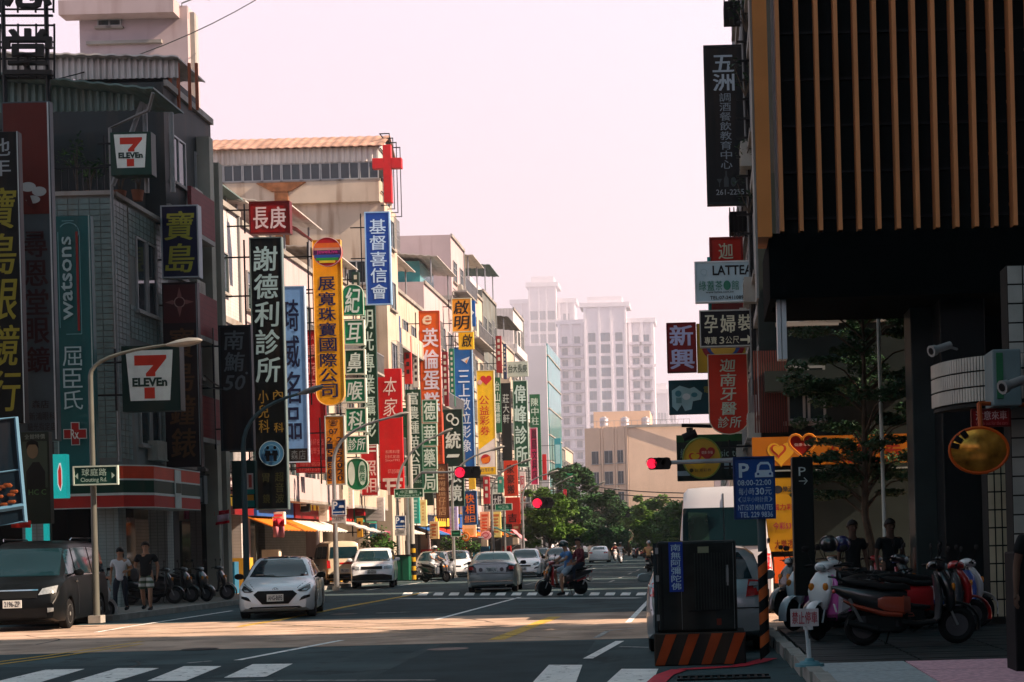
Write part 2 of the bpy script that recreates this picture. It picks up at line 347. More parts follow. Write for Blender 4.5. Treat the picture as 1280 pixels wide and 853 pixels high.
for j in range(10): inst('kerb_stone', mk, pv, (1.16 - j * .028, 12.4 + j * 1.2, 0))
# red painted kerb line curving round the box
rk = MB(); pts = [G(816, 858), G(830, 845), G(850, 838), (G(885, 836)), G(920, 834), G(945, 829), G(962, 824)]
for i in range(len(pts) - 1):
    a, c = pts[i], pts[i + 1]; t = (c - a).normalized(); nn = Vector((-t.y, t.x, 0)) * .11
    rk.add([tuple(a + nn)[:2] + (.012,), tuple(a - nn)[:2] + (.012,), tuple(c - nn)[:2] + (.012,), tuple(c + nn)[:2] + (.012,)], [(0, 1, 2, 3)])
rk.build('red_kerb_line', M_rp, road)
gr = MB(); c0 = G(905, 848)
for i in range(12): gr.box(c0.x - .5 + i * .085, c0.x - .5 + i * .085 + .03, c0.y - .18, c0.y + .18, .0, .02)
gr.box(c0.x - .53, c0.x + .52, c0.y - .22, c0.y - .18, 0, .022); gr.box(c0.x - .53, c0.x + .52, c0.y + .18, c0.y + .22, 0, .022)
gr.build('gutter_grate', M_dark, road)
# ---------------------------------------------------------------- cars
def interp(tab, y):
    a = [t[0] for t in tab]; b = [t[1] for t in tab]; return float(np.interp(y, a, b))
def sm_tab(tab, k=2):
    for _ in range(k):
        out = [tab[0]]
        for p, q in zip(tab, tab[1:]): out += [(p[0] * .75 + q[0] * .25, p[1] * .75 + q[1] * .25), (p[0] * .25 + q[0] * .75, p[1] * .25 + q[1] * .75)]
        tab = out + [tab[-1]]
    return tab
def decal(name, bvh, poly, view, m, parent, off=.012, step=.06, label=None, sub=None):
    """a thin shell that follows the body: poly in (x,z) for view F/R, in (y,z) for view L/S, in (x,y) for T"""
    pts = []
    for i in range(len(poly)):
        a, c = Vector(poly[i]), Vector(poly[(i + 1) % len(poly)]); n = max(1, int((c - a).length / step))
        pts += [a.lerp(c, k / n) for k in range(n)]
    ne = len(pts); xs = [p[0] for p in pts]; zs = [p[1] for p in pts]
    def inside(x, z):
        r = False
        for i in range(ne):
            a, c = pts[i], pts[i - 1]
            if (a[1] > z) != (c[1] > z) and x < (c[0] - a[0]) * (z - a[1]) / (c[1] - a[1]) + a[0]: r = not r
        return r
    x = min(xs) + step * .5
    while x < max(xs):
        z = min(zs) + step * .5
        while z < max(zs):
            if inside(x, z) and min((Vector((x, z)) - p).length for p in pts) > step * .45: pts.append(Vector((x, z)))
            z += step
        x += step
    V_, E_, F_ = delaunay_2d_cdt(pts, [(i, (i + 1) % ne) for i in range(ne)], [], 1, 1e-5)[:3]
    D_ = {'F': Vector((0, 1, 0)), 'R': Vector((0, -1, 0)), 'S': Vector((-1, 0, 0)), 'L': Vector((1, 0, 0)), 'T': Vector((0, 0, -1))}[view]
    P = []; last = None
    for p in V_:
        o = Vector((p[0], 0, p[1])) if view in 'FR' else (Vector((0, p[0], p[1])) if view in 'SL' else Vector((p[0], p[1], 0)))
        h, nn, _, _ = bvh.ray_cast(o - D_ * 8, D_)
        if h is None: P.append(None)
        else: P.append(h - D_ * off)
    good = [p for p in P if p is not None]
    if not good: return None
    ax = 1 if view in 'FR' else (0 if view in 'SL' else 2); av = sum(p[ax] for p in good) / len(good)
    for i, p in enumerate(P):
        if p is None:
            q = Vector((V_[i][0], 0, V_[i][1])) if view in 'FR' else (Vector((0, V_[i][0], V_[i][1])) if view in 'SL' else Vector((V_[i][0], V_[i][1], 0)))
            near = min(good, key=lambda g: (g - q).length_squared - (g[ax] - q[ax]) ** 2); q[ax] = near[ax]; P[i] = q
    b = MB(); n = len(P); th = D_ * (off * .9)
    b.add(P, [tuple(f) for f in F_]); b.add([p + th for p in P], [tuple(f)[::-1] for f in F_])
    from collections import Counter
    ec = Counter(); od = {}
    for f in F_:
        for i in range(len(f)):
            e_ = (f[i], f[(i + 1) % len(f)]); k = tuple(sorted(e_)); ec[k] += 1; od[k] = e_
    for k, c in ec.items():
        if c == 1: a, d = od[k]; b.f.append((a, d, d + n, a + n)); b.m.append(0)
    return b.build(name, m, parent, smooth=True, label=label)
M_cg = mat('car_glass', (.006, .022, .030), .05, 0, .1, 1, spec=.35)
M_lampw = mat('clear_lamp', (.35, .38, .40), .08, .3, .2, 20); M_lampr = mat('red_lamp', (.45, .012, .012), .15, 0, .2, 20, coat=.6)
M_chrome = mat('chrome', (.6, .6, .6), .12, 1, .05); M_lampk = mat('dark_lamp', (.03, .035, .04), .08, .2, .2, 20)
M_plate = mat('plate_white', (.62, .64, .64), .5); M_ptxt = mat('plate_black', (.03, .04, .06), .5)
def paint(n, c, met=.0, r=.28): return mat('car_paint_' + n, c, r, met, .03, 3, coat=.7)
def car_body(sp, N=64):
    L2 = sp['L'] / 2; top, belt = sm_tab(sp['top'], 1), sm_tab(sp['belt'], 1); hw = sp['W'] / 2; ys = []
    y0, y1 = -L2, L2
    rs = []
    wh = sp['wheels']; wr = sp['wr'] + .05
    ylist = sorted(set([round(y0 + (y1 - y0) * i / N, 4) for i in range(N + 1)] + [round(w + wr * math.cos(a), 4) for w in wh for a in [math.pi * k / 10 for k in range(11)]]))
    ylist = [y for i, y in enumerate(ylist) if i == 0 or y - ylist[i - 1] > .012]
    for y in ylist:
        e0, e1 = (y - y0), (y1 - y)
        pf, pr = sp.get('nf', .55), sp.get('nr', .35)
        w = hw
        if e0 < pf: w *= 1 - sp.get('nfk', .22) * (1 - e0 / pf) ** 2.2
        if e1 < pr: w *= 1 - sp.get('nrk', .12) * (1 - e1 / pr) ** 2.2
        zt, zb_ = interp(top, y), interp(belt, y)
        zb_ = min(zb_, zt - .01); zu = sp['clr'] + (.08 * max(0, 1 - e0 / .25) + .10 * max(0, 1 - e1 / .3))
        za = 0
        for k in wh:
            if abs(y - k) < wr: za = max(za, sp['wr'] + math.sqrt(wr * wr - (y - k) ** 2) * 1.0)
        z0 = max(zu, za); t = zt - zb_
        z1 = max(z0 + .02, zu + .10); z2 = max(z1 + .02, min(sp['mid'], zb_ - .05))
        th = sp.get('tumble', .30)
        g = min(1, t / .35)
        p6 = (.965 * w - th * max(t - .06, 0) * .92 - .03 * w * (1 - g), zb_ + max(t - .075, .0) * .97 + .006)
        p6 = (p6[0] * (1 - .03), p6[1])
        p7 = (p6[0] - .10 * (1 + (1 - g)), zt - .005 * g)
        half = [(0, z0), (.80 * w, z0), (.965 * w, z0 + .015), (w * .995, z1), (w, z2), (w * .985, (z2 + zb_) / 2 + .01), (.962 * w, zb_), (.945 * w, zb_ + .012 * g), p6, p7, (p7[0] * .55, zt + .018), (0, zt + .025)]
        r = [(a, y, z) for a, z in half] + [(-a, y, z) for a, z in half[-2:0:-1]]
        rs.append(r)
    b = MB(); b.rings(rs, 0, True); return b, rs
def wheel_mesh(r, w, rim, key, nsp=5):
    k = 'wheel_%s_%.2f' % (key, r)
    if k in MATS: return MATS[k]
    t = MB(); t.wheel((0, 0, 0), [(-w / 2, r * .62), (-w / 2, r * .92), (-w * .38, r), (w * .38, r), (w / 2, r * .92), (w / 2, r * .62)], 28)
    d = MB(); ri = r * .66
    for sx_ in (1, -1):
        for j in range(nsp):
            a = 2 * math.pi * j / nsp; ca, sa = math.cos(a), math.sin(a); q = Vector((0, ca, sa)); n = Vector((0, -sa, ca))
            x = sx_ * w * .47; p = [q * .1 * r + n * .09 * r, q * ri + n * .14 * r, q * ri - n * .14 * r, q * .1 * r - n * .09 * r]
            d.add([(x, v.y, v.z) for v in p] + [(x - sx_ * .03, v.y, v.z) for v in p], [(0, 1, 2, 3), (7, 6, 5, 4), (0, 4, 5, 1), (1, 5, 6, 2), (2, 6, 7, 3), (3, 7, 4, 0)])
        d.wheel((0, 0, 0), [(sx_ * w * .36, 0.001), (sx_ * w * .36, ri), (sx_ * w * .5, ri), (sx_ * w * .5, ri * .93), (sx_ * w * .40, ri * .93), (sx_ * w * .40, .001)], 24)
        d.wheel((0, 0, 0), [(sx_ * w * .4, .05), (sx_ * w * .52, .045), (sx_ * w * .52, .001)], 10)
    m = (t.mesh('tyre', [M_rubber], smooth=True), d.mesh('rim', [rim], smooth=True)); MATS[k] = m; return m
def car(label, sp, pos, rot, paintm, group=None, cat='car', name='car', plate=None):
    e = thing(name, label, cat, (0, 0, 0), group); e.location = (0, 0, 0)
    b, rs = car_body(sp, sp.get('N', 60)); bvh = BVHTree.FromPolygons([Vector(v) for v in b.v], b.f)
    body = b.build('body', paintm, e, smooth=True)
    L2 = sp['L'] / 2; u = MB(); u.box(-sp['W'] * .40, sp['W'] * .40, -L2 + .25, L2 - .2, sp['clr'] * .8, sp['mid'] * .95); u.build('underbody', M_black, e)
    tm, rm = wheel_mesh(sp['wr'], .2, sp.get('rim', M_alu), sp.get('rk', 'alu'), sp.get('nsp', 5))
    for wy in sp['wheels']:
        for s in (-1, 1):
            w = thing('wheel', None, None); w.parent = e; w.location = (s * (sp['W'] / 2 - .115), wy, sp['wr'])
            if s < 0: w.rotation_euler = (0, 0, math.pi)
            for nm, me in (('tyre', tm), ('rim', rm)): o = bpy.data.objects.new(nm, me); COL.objects.link(o); o.parent = w
    mir = lambda P: [(-x, z) for x, z in P][::-1]
    for d in sp['decals']:
        nm, view, poly, m = d[:4]; both = len(d) > 4 and d[4]; off = d[5] if len(d) > 5 else .012
        if view == 'SS':
            decal(nm, bvh, poly, 'S', m, e, off); decal(nm, bvh, poly, 'L', m, e, off)
        else:
            decal(nm, bvh, poly, view, m, e, off)
            if both: decal(nm, bvh, mir(poly), view, m, e, off)
    for s in (-1, 1):      # door mirrors
        my, mz, mw = sp['mirror']; q = MB(); x = s * (sp['W'] / 2 * .93)
        q.tube([(x, my, mz - .03), (x + s * .10, my + .02, mz)], .022, 6); q.loft([(my - .07, mz + .02, .03, .03), (my - .05, mz + .02, .10, .065), (my + .04, mz + .02, .11, .075), (my + .06, mz + .02, .09, .06)], 1, 10, 2.6, x=x + s * (.10 + mw))
        q.build('door_mirror', sp.get('mirm', paintm), e, smooth=True)
    if sp.get('exhaust'):
        q = MB(); q.tube([(-.5, L2 - .1, .25), (-.5, L2 + .03, .25)], .03, 8); q.build('exhaust', M_chrome, e)
    if plate:
        for (vw, z, zz) in ((('F', plate[1], 0),) if plate[1] else ()) + ((('R', plate[2], 0),) if plate[2] else ()):
            d = Vector((0, 1, 0)) * (1 if vw == 'F' else -1); h = bvh.ray_cast(Vector((0, 0, z)) - d * 8, d)[0]; y = h.y - d.y * .03; x0 = -.19
            q = MB(); q.box(-.19, .19, min(y, y + d.y * .03), max(y, y + d.y * .03), z - .085, z + .085); pl = q.build('number_plate', M_plate, e)
            t = MB(); s_ = -1 if vw == 'R' else 1
            put(t, plate[0], -.16, .06, .16, -.06, lambda a, c: (s_ * a, y - d.y * .004, z + c * 1 if True else 0), .03)
            t.v = [(a, b_, 2 * z - (c) if False else c) for a, b_, c in t.v]
            t.build('plate_lettering', M_ptxt, pl)
    e.location = pos; e.rotation_euler = (0, 0, R(rot)); return e, bvh
def side_windows(spans, m=None): return [('side_window', 'SS', s, m or M_cg) for s in spans]
# --- white hatchback-saloon seen from the front
sedan_top = [(-2.26, .50), (-2.2, .66), (-2.0, .77), (-1.5, .90), (-1.12, .97), (-.25, 1.39), (.25, 1.455), (.85, 1.42), (1.55, 1.14), (1.75, 1.08), (2.1, 1.06), (2.22, 1.0), (2.27, .7)]
sedan_belt = [(-2.27, .45), (-2.1, .66), (-1.5, .80), (-1.1, .88), (0, .93), (1.2, .98), (2.0, .98), (2.27, .7)]
A = dict(L=4.54, W=1.78, top=sedan_top, belt=sedan_belt, wheels=(-1.38, 1.34), wr=.33, clr=.17, mid=.62, tumble=.42, mirror=(-.78, .98, .05), nf=.75, nfk=.20, mirm=M_black)
A['decals'] = [('windscreen', 'F', [(-.70, .99), (-.60, 1.23), (-.50, 1.385), (0, 1.41), (.50, 1.385), (.60, 1.23), (.70, .99), (0, .965)], M_cg),
    ('grille', 'F', [(-.50, .585), (-.40, .665), (.40, .665), (.50, .585), (.30, .355), (-.30, .355)], M_black, False, .02),
    ('headlight', 'F', [(.50, .665), (.56, .635), (.72, .64), (.80, .70), (.775, .80), (.70, .77), (.56, .69)], M_lampk, True, .02),
    ('lamp_trim', 'F', [(.53, .70), (.56, .725), (.70, .80), (.765, .845), (.775, .82), (.70, .765), (.57, .695)], M_lampw, True, .026),
    ('indicator_lens', 'F', [(.60, .655), (.71, .66), (.74, .70), (.66, .70)], M_lampw, True, .03),
    ('fog_recess', 'F', [(.55, .42), (.79, .50), (.79, .555), (.66, .535), (.60, .50)], M_black, True, .016),
    ('air_dam', 'F', [(-.62, .255), (-.55, .295), (.55, .295), (.62, .255), (.5, .235), (-.5, .235)], M_black, False, .014),
    ('roof_glass', 'T', [(-.45, -.15), (.45, -.15), (.42, .75), (-.42, .75)], M_cg, False, .008),
    ('bonnet_seam', 'F', [(-.66, .86), (-.50, .715), (-.49, .722), (-.645, .865)], M_dark, True, .006)] + side_windows([
    [(-.95, .985), (-.10, 1.02), (-.10, 1.345), (-.32, 1.30)], [(-.04, 1.02), (.78, 1.05), (.86, 1.22), (.60, 1.345), (-.04, 1.365)], [(.84, 1.055), (1.3, 1.08), (.92, 1.23)]])
A['decals'] += [('door_seam', 'SS', [(-.08, .32), (-.06, .32), (-.06, 1.0), (-.08, 1.0)], M_dark, False, .005), ('door_seam', 'SS', [(-1.0, .4), (-.98, .4), (-.96, .95), (-.98, .95)], M_dark, False, .005),
    ('door_seam', 'SS', [(.86, .45), (.88, .45), (.88, 1.02), (.86, 1.02)], M_dark, False, .005), ('door_handle', 'SS', [(-.30, .86), (-.12, .86), (-.12, .89), (-.30, .89)], M_chrome, False, .03), ('door_handle', 'SS', [(.60, .88), (.78, .88), (.78, .91), (.60, .91)], M_chrome, False, .03),
    ('rear_window', 'R', [(-.55, 1.13), (-.46, 1.36), (.46, 1.36), (.55, 1.13)], M_cg), ('tail_light', 'R', [(.5, .8), (.82, .82), (.80, .95), (.5, .93)], M_lampr, True)]
hy, bvh = car('white saloon with black grille driving towards the crossing', A, (-10.6, 38.2, 0), 10.7, paint('white', (.82, .85, .90)), plate=('AHG-8695', .50, None))
q = MB()      # maker's emblem on the nose: a slanted H in an oval
ringp = [(.062 * math.cos(a), .034 * math.sin(a)) for a in [2 * math.pi * i / 16 for i in range(17)]]
yy = bvh.ray_cast(Vector((0, -8, .70)), Vector((0, 1, 0)))[0].y - .02
q.tube([(x, yy, .70 + z) for x, z in ringp], .006, 5); q.tube([(-.03, yy, .675), (-.015, yy, .725)], .006, 5); q.tube([(.015, yy, .675), (.03, yy, .725)], .006, 5); q.tube([(-.022, yy, .697), (.022, yy, .703)], .005, 5)
q.build('bonnet_emblem', M_chrome, hy)
wp = MB()
for x0, x1 in ((-.62, -.05), (.0, .58)): wp.tube([(x0, -1.12, 1.0), (x1, -1.02, 1.035)], .009, 5)
wp.build('wiper', M_black, hy)
# --- silver saloon seen from behind
B_ = dict(L=4.4, W=1.73, top=[(-2.2, .5), (-2.1, .66), (-1.9, .76), (-1.2, .88), (-.95, .93), (-.2, 1.36), (.2, 1.41), (.7, 1.39), (1.35, 1.07), (1.55, 1.05), (2.05, 1.05), (2.17, 1.0), (2.2, .62)], belt=[(-2.2, .5), (-1.9, .72), (-1, .86), (0, .92), (1.3, .97), (2.05, .98), (2.2, .6)],
    wheels=(-1.3, 1.3), wr=.31, clr=.19, mid=.6, tumble=.40, mirror=(-.62, .98, .05), nr=.5, nrk=.12, exhaust=True, mirm=M_black)
B_['decals'] = [('rear_window', 'R', [(-.62, 1.10), (-.53, 1.27), (-.44, 1.36), (.44, 1.36), (.53, 1.27), (.62, 1.10)], M_cg),
    ('tail_light', 'R', [(.50, .70), (.78, .72), (.80, .93), (.62, .95), (.52, .86)], M_lampk, True, .02), ('red_lens', 'R', [(.60, .80), (.77, .80), (.77, .90), (.62, .91)], M_lampr, True, .026),
    ('round_lamp', 'R', [(.36 + .07 * math.cos(a), .80 + .07 * math.sin(a)) for a in [i * math.pi / 6 for i in range(12)]], M_lampk, True, .02),
    ('bumper_strip', 'R', [(-.72, .385), (.72, .385), (.72, .42), (-.72, .42)], M_chrome, False, .025), ('bumper_seam', 'R', [(-.82, .655), (.82, .655), (.82, .668), (-.82, .668)], M_dark, False, .008), ('boot_seam', 'R', [(-.55, .985), (.55, .985), (.55, .995), (-.55, .995)], M_dark, False, .008),
    ('windscreen', 'F', [(-.62, .95), (-.5, 1.33), (.5, 1.33), (.62, .95)], M_cg)] + side_windows([[(-.80, .97), (-.08, 1.0), (-.08, 1.31), (-.26, 1.27)], [(0, 1.0), (.70, 1.02), (.92, 1.10), (.62, 1.29), (0, 1.32)]])
sv, bvh = car('silver saloon seen from behind driving up the middle lane', B_, (-7.5, 54.6, 0), 183.6, paint('silver', (.20, .25, .26), .5, .3), plate=('7080-LN', None, .79))
q = MB(); q.tube([(0, 1.0, 1.38), (0, 1.08, 1.50)], .012, 6); q.build('aerial', M_black, sv)
q = MB(); q.loft([(1.98, 1.10, .52, .012), (2.06, 1.115, .56, .014), (2.12, 1.11, .55, .006)], 1, 12); q.build('spoiler', paint('silver', 0), sv, smooth=True)
# --- silver estate parked behind the cabinet (rear)
C_ = dict(L=4.3, W=1.72, top=[(-2.15, .5), (-2.0, .7), (-1.2, .9), (-.95, .95), (-.25, 1.42), (.2, 1.50), (1.3, 1.47), (1.75, 1.40), (2.05, 1.02), (2.13, .95), (2.15, .6)], belt=[(-2.15, .45), (-1.9, .7), (-1, .86), (0, .93), (1.6, .98), (2.05, .96), (2.15, .6)],
    wheels=(-1.3, 1.28), wr=.32, clr=.2, mid=.62, tumble=.36, mirror=(-.62, 1.0, .07), nr=.45, nrk=.12, mirm=paint('silver', 0))
C_['decals'] = [('rear_window', 'R', [(-.64, 1.03), (-.55, 1.28), (-.46, 1.40), (.46, 1.40), (.55, 1.28), (.64, 1.03)], M_cg), ('tail_light', 'R', [(.54, .78), (.84, .82), (.80, 1.0), (.58, 1.02)], M_lampr, True, .02), ('lamp_trim', 'R', [(.58, .93), (.80, .94), (.79, .98), (.60, .99)], M_lampw, True, .028),
    ('bumper_seam', 'R', [(-.84, .62), (.84, .62), (.84, .635), (-.84, .635)], M_dark, False, .008), ('rear_wiper', 'R', [(-.05, 1.04), (.4, 1.06), (.4, 1.075), (-.05, 1.065)], M_black, False, .02)] + side_windows([[(-.80, .98), (-.08, 1.0), (-.08, 1.40), (-.28, 1.34)], [(0, 1.0), (.9, 1.03), (.9, 1.40), (0, 1.42)], [(.97, 1.03), (1.6, 1.05), (1.45, 1.37), (.97, 1.40)]])
car('silver hatchback parked behind the striped black cabinet', C_, (.02, 23.2, 0), 180, paint('light_silver', (.36, .39, .41), .4, .3), plate=('3257-QR', None, .72))
# --- tall white van, rear
V_ = dict(L=5.6, W=2.0, top=[(-2.8, .6), (-2.75, .9), (-2.3, 1.2), (-1.9, 1.35), (-1.25, 2.45), (-.8, 2.66), (0, 2.70), (2.55, 2.70), (2.72, 2.60), (2.8, 1.0), (2.81, .6)], belt=[(-2.8, .6), (-2.3, 1.05), (-1.6, 1.3), (0, 1.42), (2.7, 1.42), (2.8, .9)],
    wheels=(-1.75, 1.75), wr=.35, clr=.22, mid=.8, tumble=.10, mirror=(-1.35, 1.5, .12), mirm=M_black, nr=.2, nrk=.05)
M_gg = mat('green_tinted_glass', (.02, .055, .045), .12, 0, .5, .8, spec=.9)
V_['decals'] = [('rear_window', 'R', [(.012, 1.45), (.86, 1.45), (.84, 2.26), (.012, 2.26)], M_cg, False, .02), ('rear_window', 'R', [(-.86, 1.45), (-.012, 1.45), (-.012, 2.26), (-.84, 2.26)], M_cg, False, .02),
    ('inner_reflection', 'R', [(.30, 1.52), (.74, 1.52), (.74, 2.18), (.34, 2.16)], M_gg, False, .03),
    ('door_seam', 'R', [(-.01, .6), (.01, .6), (.01, 2.55), (-.01, 2.55)], M_dark, False, .012), ('tail_light', 'R', [(.86, .95), (.97, .95), (.96, 1.3), (.87, 1.3)], M_lampr, True, .02), ('door_hinge', 'R', [(.90, 1.50), (.95, 1.50), (.95, 1.60), (.90, 1.60)], M_dark, True, .03), ('door_hinge', 'R', [(.88, 2.25), (.93, 2.25), (.93, 2.33), (.88, 2.33)], M_dark, True, .03),
    ('bumper', 'R', [(-.9, .32), (.9, .32), (.9, .55), (-.9, .55)], M_dark, False, .05)] + side_windows([[(-1.4, 1.5), (-.7, 1.5), (-.7, 2.15), (-1.05, 2.15)], [(-.3, 1.5), (1.0, 1.5), (1.0, 2.15), (-.3, 2.15)], [(1.1, 1.5), (2.5, 1.5), (2.45, 2.15), (1.1, 2.15)]])
car('tall white passenger van with dark rear window parked by kerb', V_, (.42, 34.2, 0), 180, paint('van_white', (.66, .66, .72)), cat='van', name='van')
# --- black van at the left edge
K_ = dict(L=4.75, W=1.95, top=[(-2.38, .6), (-2.3, .95), (-2.0, 1.1), (-1.65, 1.2), (-.95, 1.82), (-.6, 1.94), (0, 1.97), (2.1, 1.95), (2.25, 1.85), (2.38, 1.1), (2.4, .6)], belt=[(-2.38, .6), (-2.0, 1.0), (-1.5, 1.12), (0, 1.16), (2.3, 1.16), (2.38, .8)],
    wheels=(-1.45, 1.45), wr=.33, clr=.18, mid=.7, tumble=.22, mirror=(-1.2, 1.22, .09), nf=.6, nfk=.14, nr=.25, nrk=.06)
K_['decals'] = [('windscreen', 'F', [(-.80, 1.19), (-.70, 1.80), (.70, 1.80), (.80, 1.19)], M_cg), ('headlight', 'F', [(.52, .78), (.86, .82), (.87, .98), (.60, .92)], M_lampw, True, .02), ('grille', 'F', [(-.5, .72), (-.5, .9), (.5, .9), (.5, .72)], M_dark, False, .02),
    ('chrome_strip', 'F', [(-.52, .88), (.52, .88), (.52, .91), (-.52, .91)], M_chrome, False, .03), ('air_dam', 'F', [(-.7, .3), (-.7, .5), (.7, .5), (.7, .3)], M_black, False, .02), ('fog_light', 'F', [(.72, .4), (.84, .42), (.84, .5), (.72, .5)], M_lampw, True, .03)] + side_windows([
    [(-1.5, 1.22), (-.75, 1.22), (-.75, 1.78), (-1.02, 1.76)], [(-.65, 1.22), (.75, 1.22), (.75, 1.82), (-.65, 1.80)], [(.85, 1.22), (2.15, 1.22), (2.08, 1.78), (.85, 1.82)]])
K_['decals'] += [('window_trim', 'SS', [(-1.5, 1.175), (2.2, 1.175), (2.2, 1.205), (-1.5, 1.205)], M_chrome, False, .016), ('door_seam', 'SS', [(-.71, .3), (-.69, .3), (-.69, 1.16), (-.71, 1.16)], M_alu, False, .003), ('door_seam', 'SS', [(.79, .3), (.81, .3), (.81, 1.16), (.79, 1.16)], M_alu, False, .003), ('door_handle', 'SS', [(-.95, 1.02), (-.76, 1.02), (-.76, 1.06), (-.95, 1.06)], M_chrome, False, .03)]
kv, bvh = car('black minivan with roof rails at the kerb beside the blue framed billboard', K_, (-15.35, 35.2, 0), 9, mat('black_van_paint', (.004, .005, .006), .35, .0, .03, 3, spec=.14), cat='van', name='van', plate=('2196-ZP', .6, None))
for s in (-1, 1):
    q = MB(); q.tube([(s * .72, -.4, 1.97), (s * .74, -.3, 2.03), (s * .74, 1.6, 2.03), (s * .72, 1.7, 1.96)], .018, 6); q.build('roof_rail', M_chrome, kv)
# --- tan panel van, white off-roader and cars further up
T_ = dict(L=3.4, W=1.5, top=[(-1.7, .6), (-1.65, .9), (-1.5, 1.08), (-1.0, 1.76), (-.7, 1.86), (1.45, 1.86), (1.58, 1.78), (1.68, 1.1), (1.7, .6)], belt=[(-1.7, .6), (-1.5, .98), (0, 1.06), (1.6, 1.06), (1.7, .8)], wheels=(-1.0, 1.02), wr=.28, clr=.2, mid=.62, tumble=.12, mirror=(-1.2, 1.12, .07), nr=.2, nrk=.05, mirm=M_black)
T_['decals'] = [('rear_window', 'R', [(-.62, 1.14), (.62, 1.14), (.56, 1.62), (-.56, 1.62)], M_cg, False, .02), ('tail_light', 'R', [(.60, .72), (.75, .72), (.74, 1.05), (.62, 1.05)], M_lampr, True, .02), ('bumper', 'R', [(-.74, .28), (.74, .28), (.74, .46), (-.74, .46)], M_black, False, .05),
    ('rear_sticker', 'R', [(-.3, .88), (.2, .88), (.2, .95), (-.3, .95)], M_lampr, False, .02)] + side_windows([[(-1.25, 1.12), (-.7, 1.12), (-.7, 1.6), (-.95, 1.6)], [(-.6, 1.12), (.35, 1.12), (.35, 1.64), (-.6, 1.64)], [(.45, 1.12), (1.4, 1.12), (1.35, 1.64), (.45, 1.64)]]) + [('side_trim', 'SS', [(-.5, .82), (.0, .82), (.0, .86), (-.5, .86)], M_dark, False, .02)]
car('tan panel van standing askew at the kerb behind the white saloon', T_, (-16.15, 66.6, .14), 206, paint('tan', (.56, .47, .34)), cat='van', name='van', plate=('P8-3301', None, .60))
S_ = dict(L=4.5, W=1.74, top=[(-2.25, .6), (-2.2, .9), (-2.0, 1.0), (-1.15, 1.10), (-.45, 1.58), (0, 1.65), (1.6, 1.62), (1.9, 1.5), (2.2, 1.1), (2.25, .7)], belt=[(-2.25, .6), (-2.0, .92), (-1.1, 1.04), (0, 1.08), (2.1, 1.1), (2.25, .8)], wheels=(-1.35, 1.3), wr=.35, clr=.27, mid=.75, tumble=.26, mirror=(-.8, 1.15, .07), nf=.5, nfk=.14, mirm=paint('white', 0))
S_['decals'] = [('windscreen', 'F', [(-.70, 1.10), (-.57, 1.54), (.57, 1.54), (.70, 1.10)], M_cg), ('headlight', 'F', [(.48, .78), (.80, .80), (.80, .93), (.50, .90)], M_lampw, True, .02), ('grille', 'F', [(-.42, .78), (-.42, .90), (.42, .90), (.42, .78)], M_dark, False, .02), ('bumper', 'F', [(-.8, .33), (-.8, .52), (-.45, .58), (.45, .58), (.8, .52), (.8, .33)], M_dark, False, .03)] + side_windows([[(-.95, 1.12), (-.1, 1.13), (-.1, 1.53), (-.42, 1.50)], [(0, 1.13), (.85, 1.14), (.85, 1.54), (0, 1.55)], [(.93, 1.14), (1.7, 1.16), (1.55, 1.5), (.93, 1.53)]])
car('white off-roader facing the crossing beside the green cabinet', S_, (-13.95, 64.3, .02), 9, paint('white', 0), cat='car', plate=('5D-2216', .68, None))
def small(label, px, py, rot, pm, X=None, sp=A, **k):
    g = G(px, py); return car(label, sp, (g.x if X is None else X, g.y + 2.2, 0), rot, pm, **k)[0]
A2 = dict(A); A2['decals'] = [d for d in A['decals'] if d[0] not in ('roof_glass', 'door_seam', 'bonnet_seam')]; A2['N'] = 36; A2['decals'] = [d if d[0] != 'grille' else ('grille', 'F', [(-.4, .56), (-.4, .64), (.4, .64), (.4, .56)], M_black, False, .02) for d in A2['decals']]
small('white car coming towards the crossing just behind the silver saloon', 651, 722.5, 3, paint('white', 0), sp=A2, plate=('8812-EK', .45, None))
small('dark car with wide windscreen waiting behind the scooter with two riders', 694, 714.5, 2, paint('navy', (.02, .025, .03), .2), sp=A2)
small('grey saloon parked at the kerb behind the lone scooter rider', 533, 726, 4, paint('grey', (.20, .20, .21), .4), sp=A2, plate=('6605-VD', .45, None))
small('white car parked beyond the grey saloon at the left kerb', 563, 722, 5, paint('white', 0), sp=A2)
small('small silver car far back in the left lane', 672, 710, 0, paint('silver', 0), sp=A2)
small('white car far away near the far junction, left of the far riders', 748, 703.5, 180, paint('white', 0), sp=A2)
# ---------------------------------------------------------------- people
M_skin = mat('skin', (.42, .22, .14), .55, 0, .08, 6); M_hair = mat('black_hair', (.012, .010, .009), .5)
def skin_mesh(name, chains, m, parent, sub=2):
    """chains: lists of (point, radius) sharing points by equality; grown by a Skin modifier"""
    idx, V_, Rr, E_ = {}, [], [], []
    for ch in chains:
        prev = None
        for p, r in ch:
            k = tuple(round(c, 4) for c in p)
            if k not in idx: idx[k] = len(V_); V_.append(k); Rr.append(r)
            if prev is not None and prev != idx[k]: E_.append((prev, idx[k]))
            prev = idx[k]
    me = bpy.data.meshes.new(name); me.from_pydata(V_, E_, []); me.materials.append(m)
    o = bpy.data.objects.new(name, me); COL.objects.link(o); o.parent = parent
    s = o.modifiers.new('skin', 'SKIN'); s.use_smooth_shade = True; s.branch_smoothing = .6
    if not me.skin_vertices: raise RuntimeError('no skin layer')
    for i, r in enumerate(Rr):
        d = me.skin_vertices[0].data[i]; d.radius = (r, r) if not isinstance(r, tuple) else r; d.use_root = i == 0
    if sub: q = o.modifiers.new('sub', 'SUBSURF'); q.levels = q.render_levels = sub
    return o
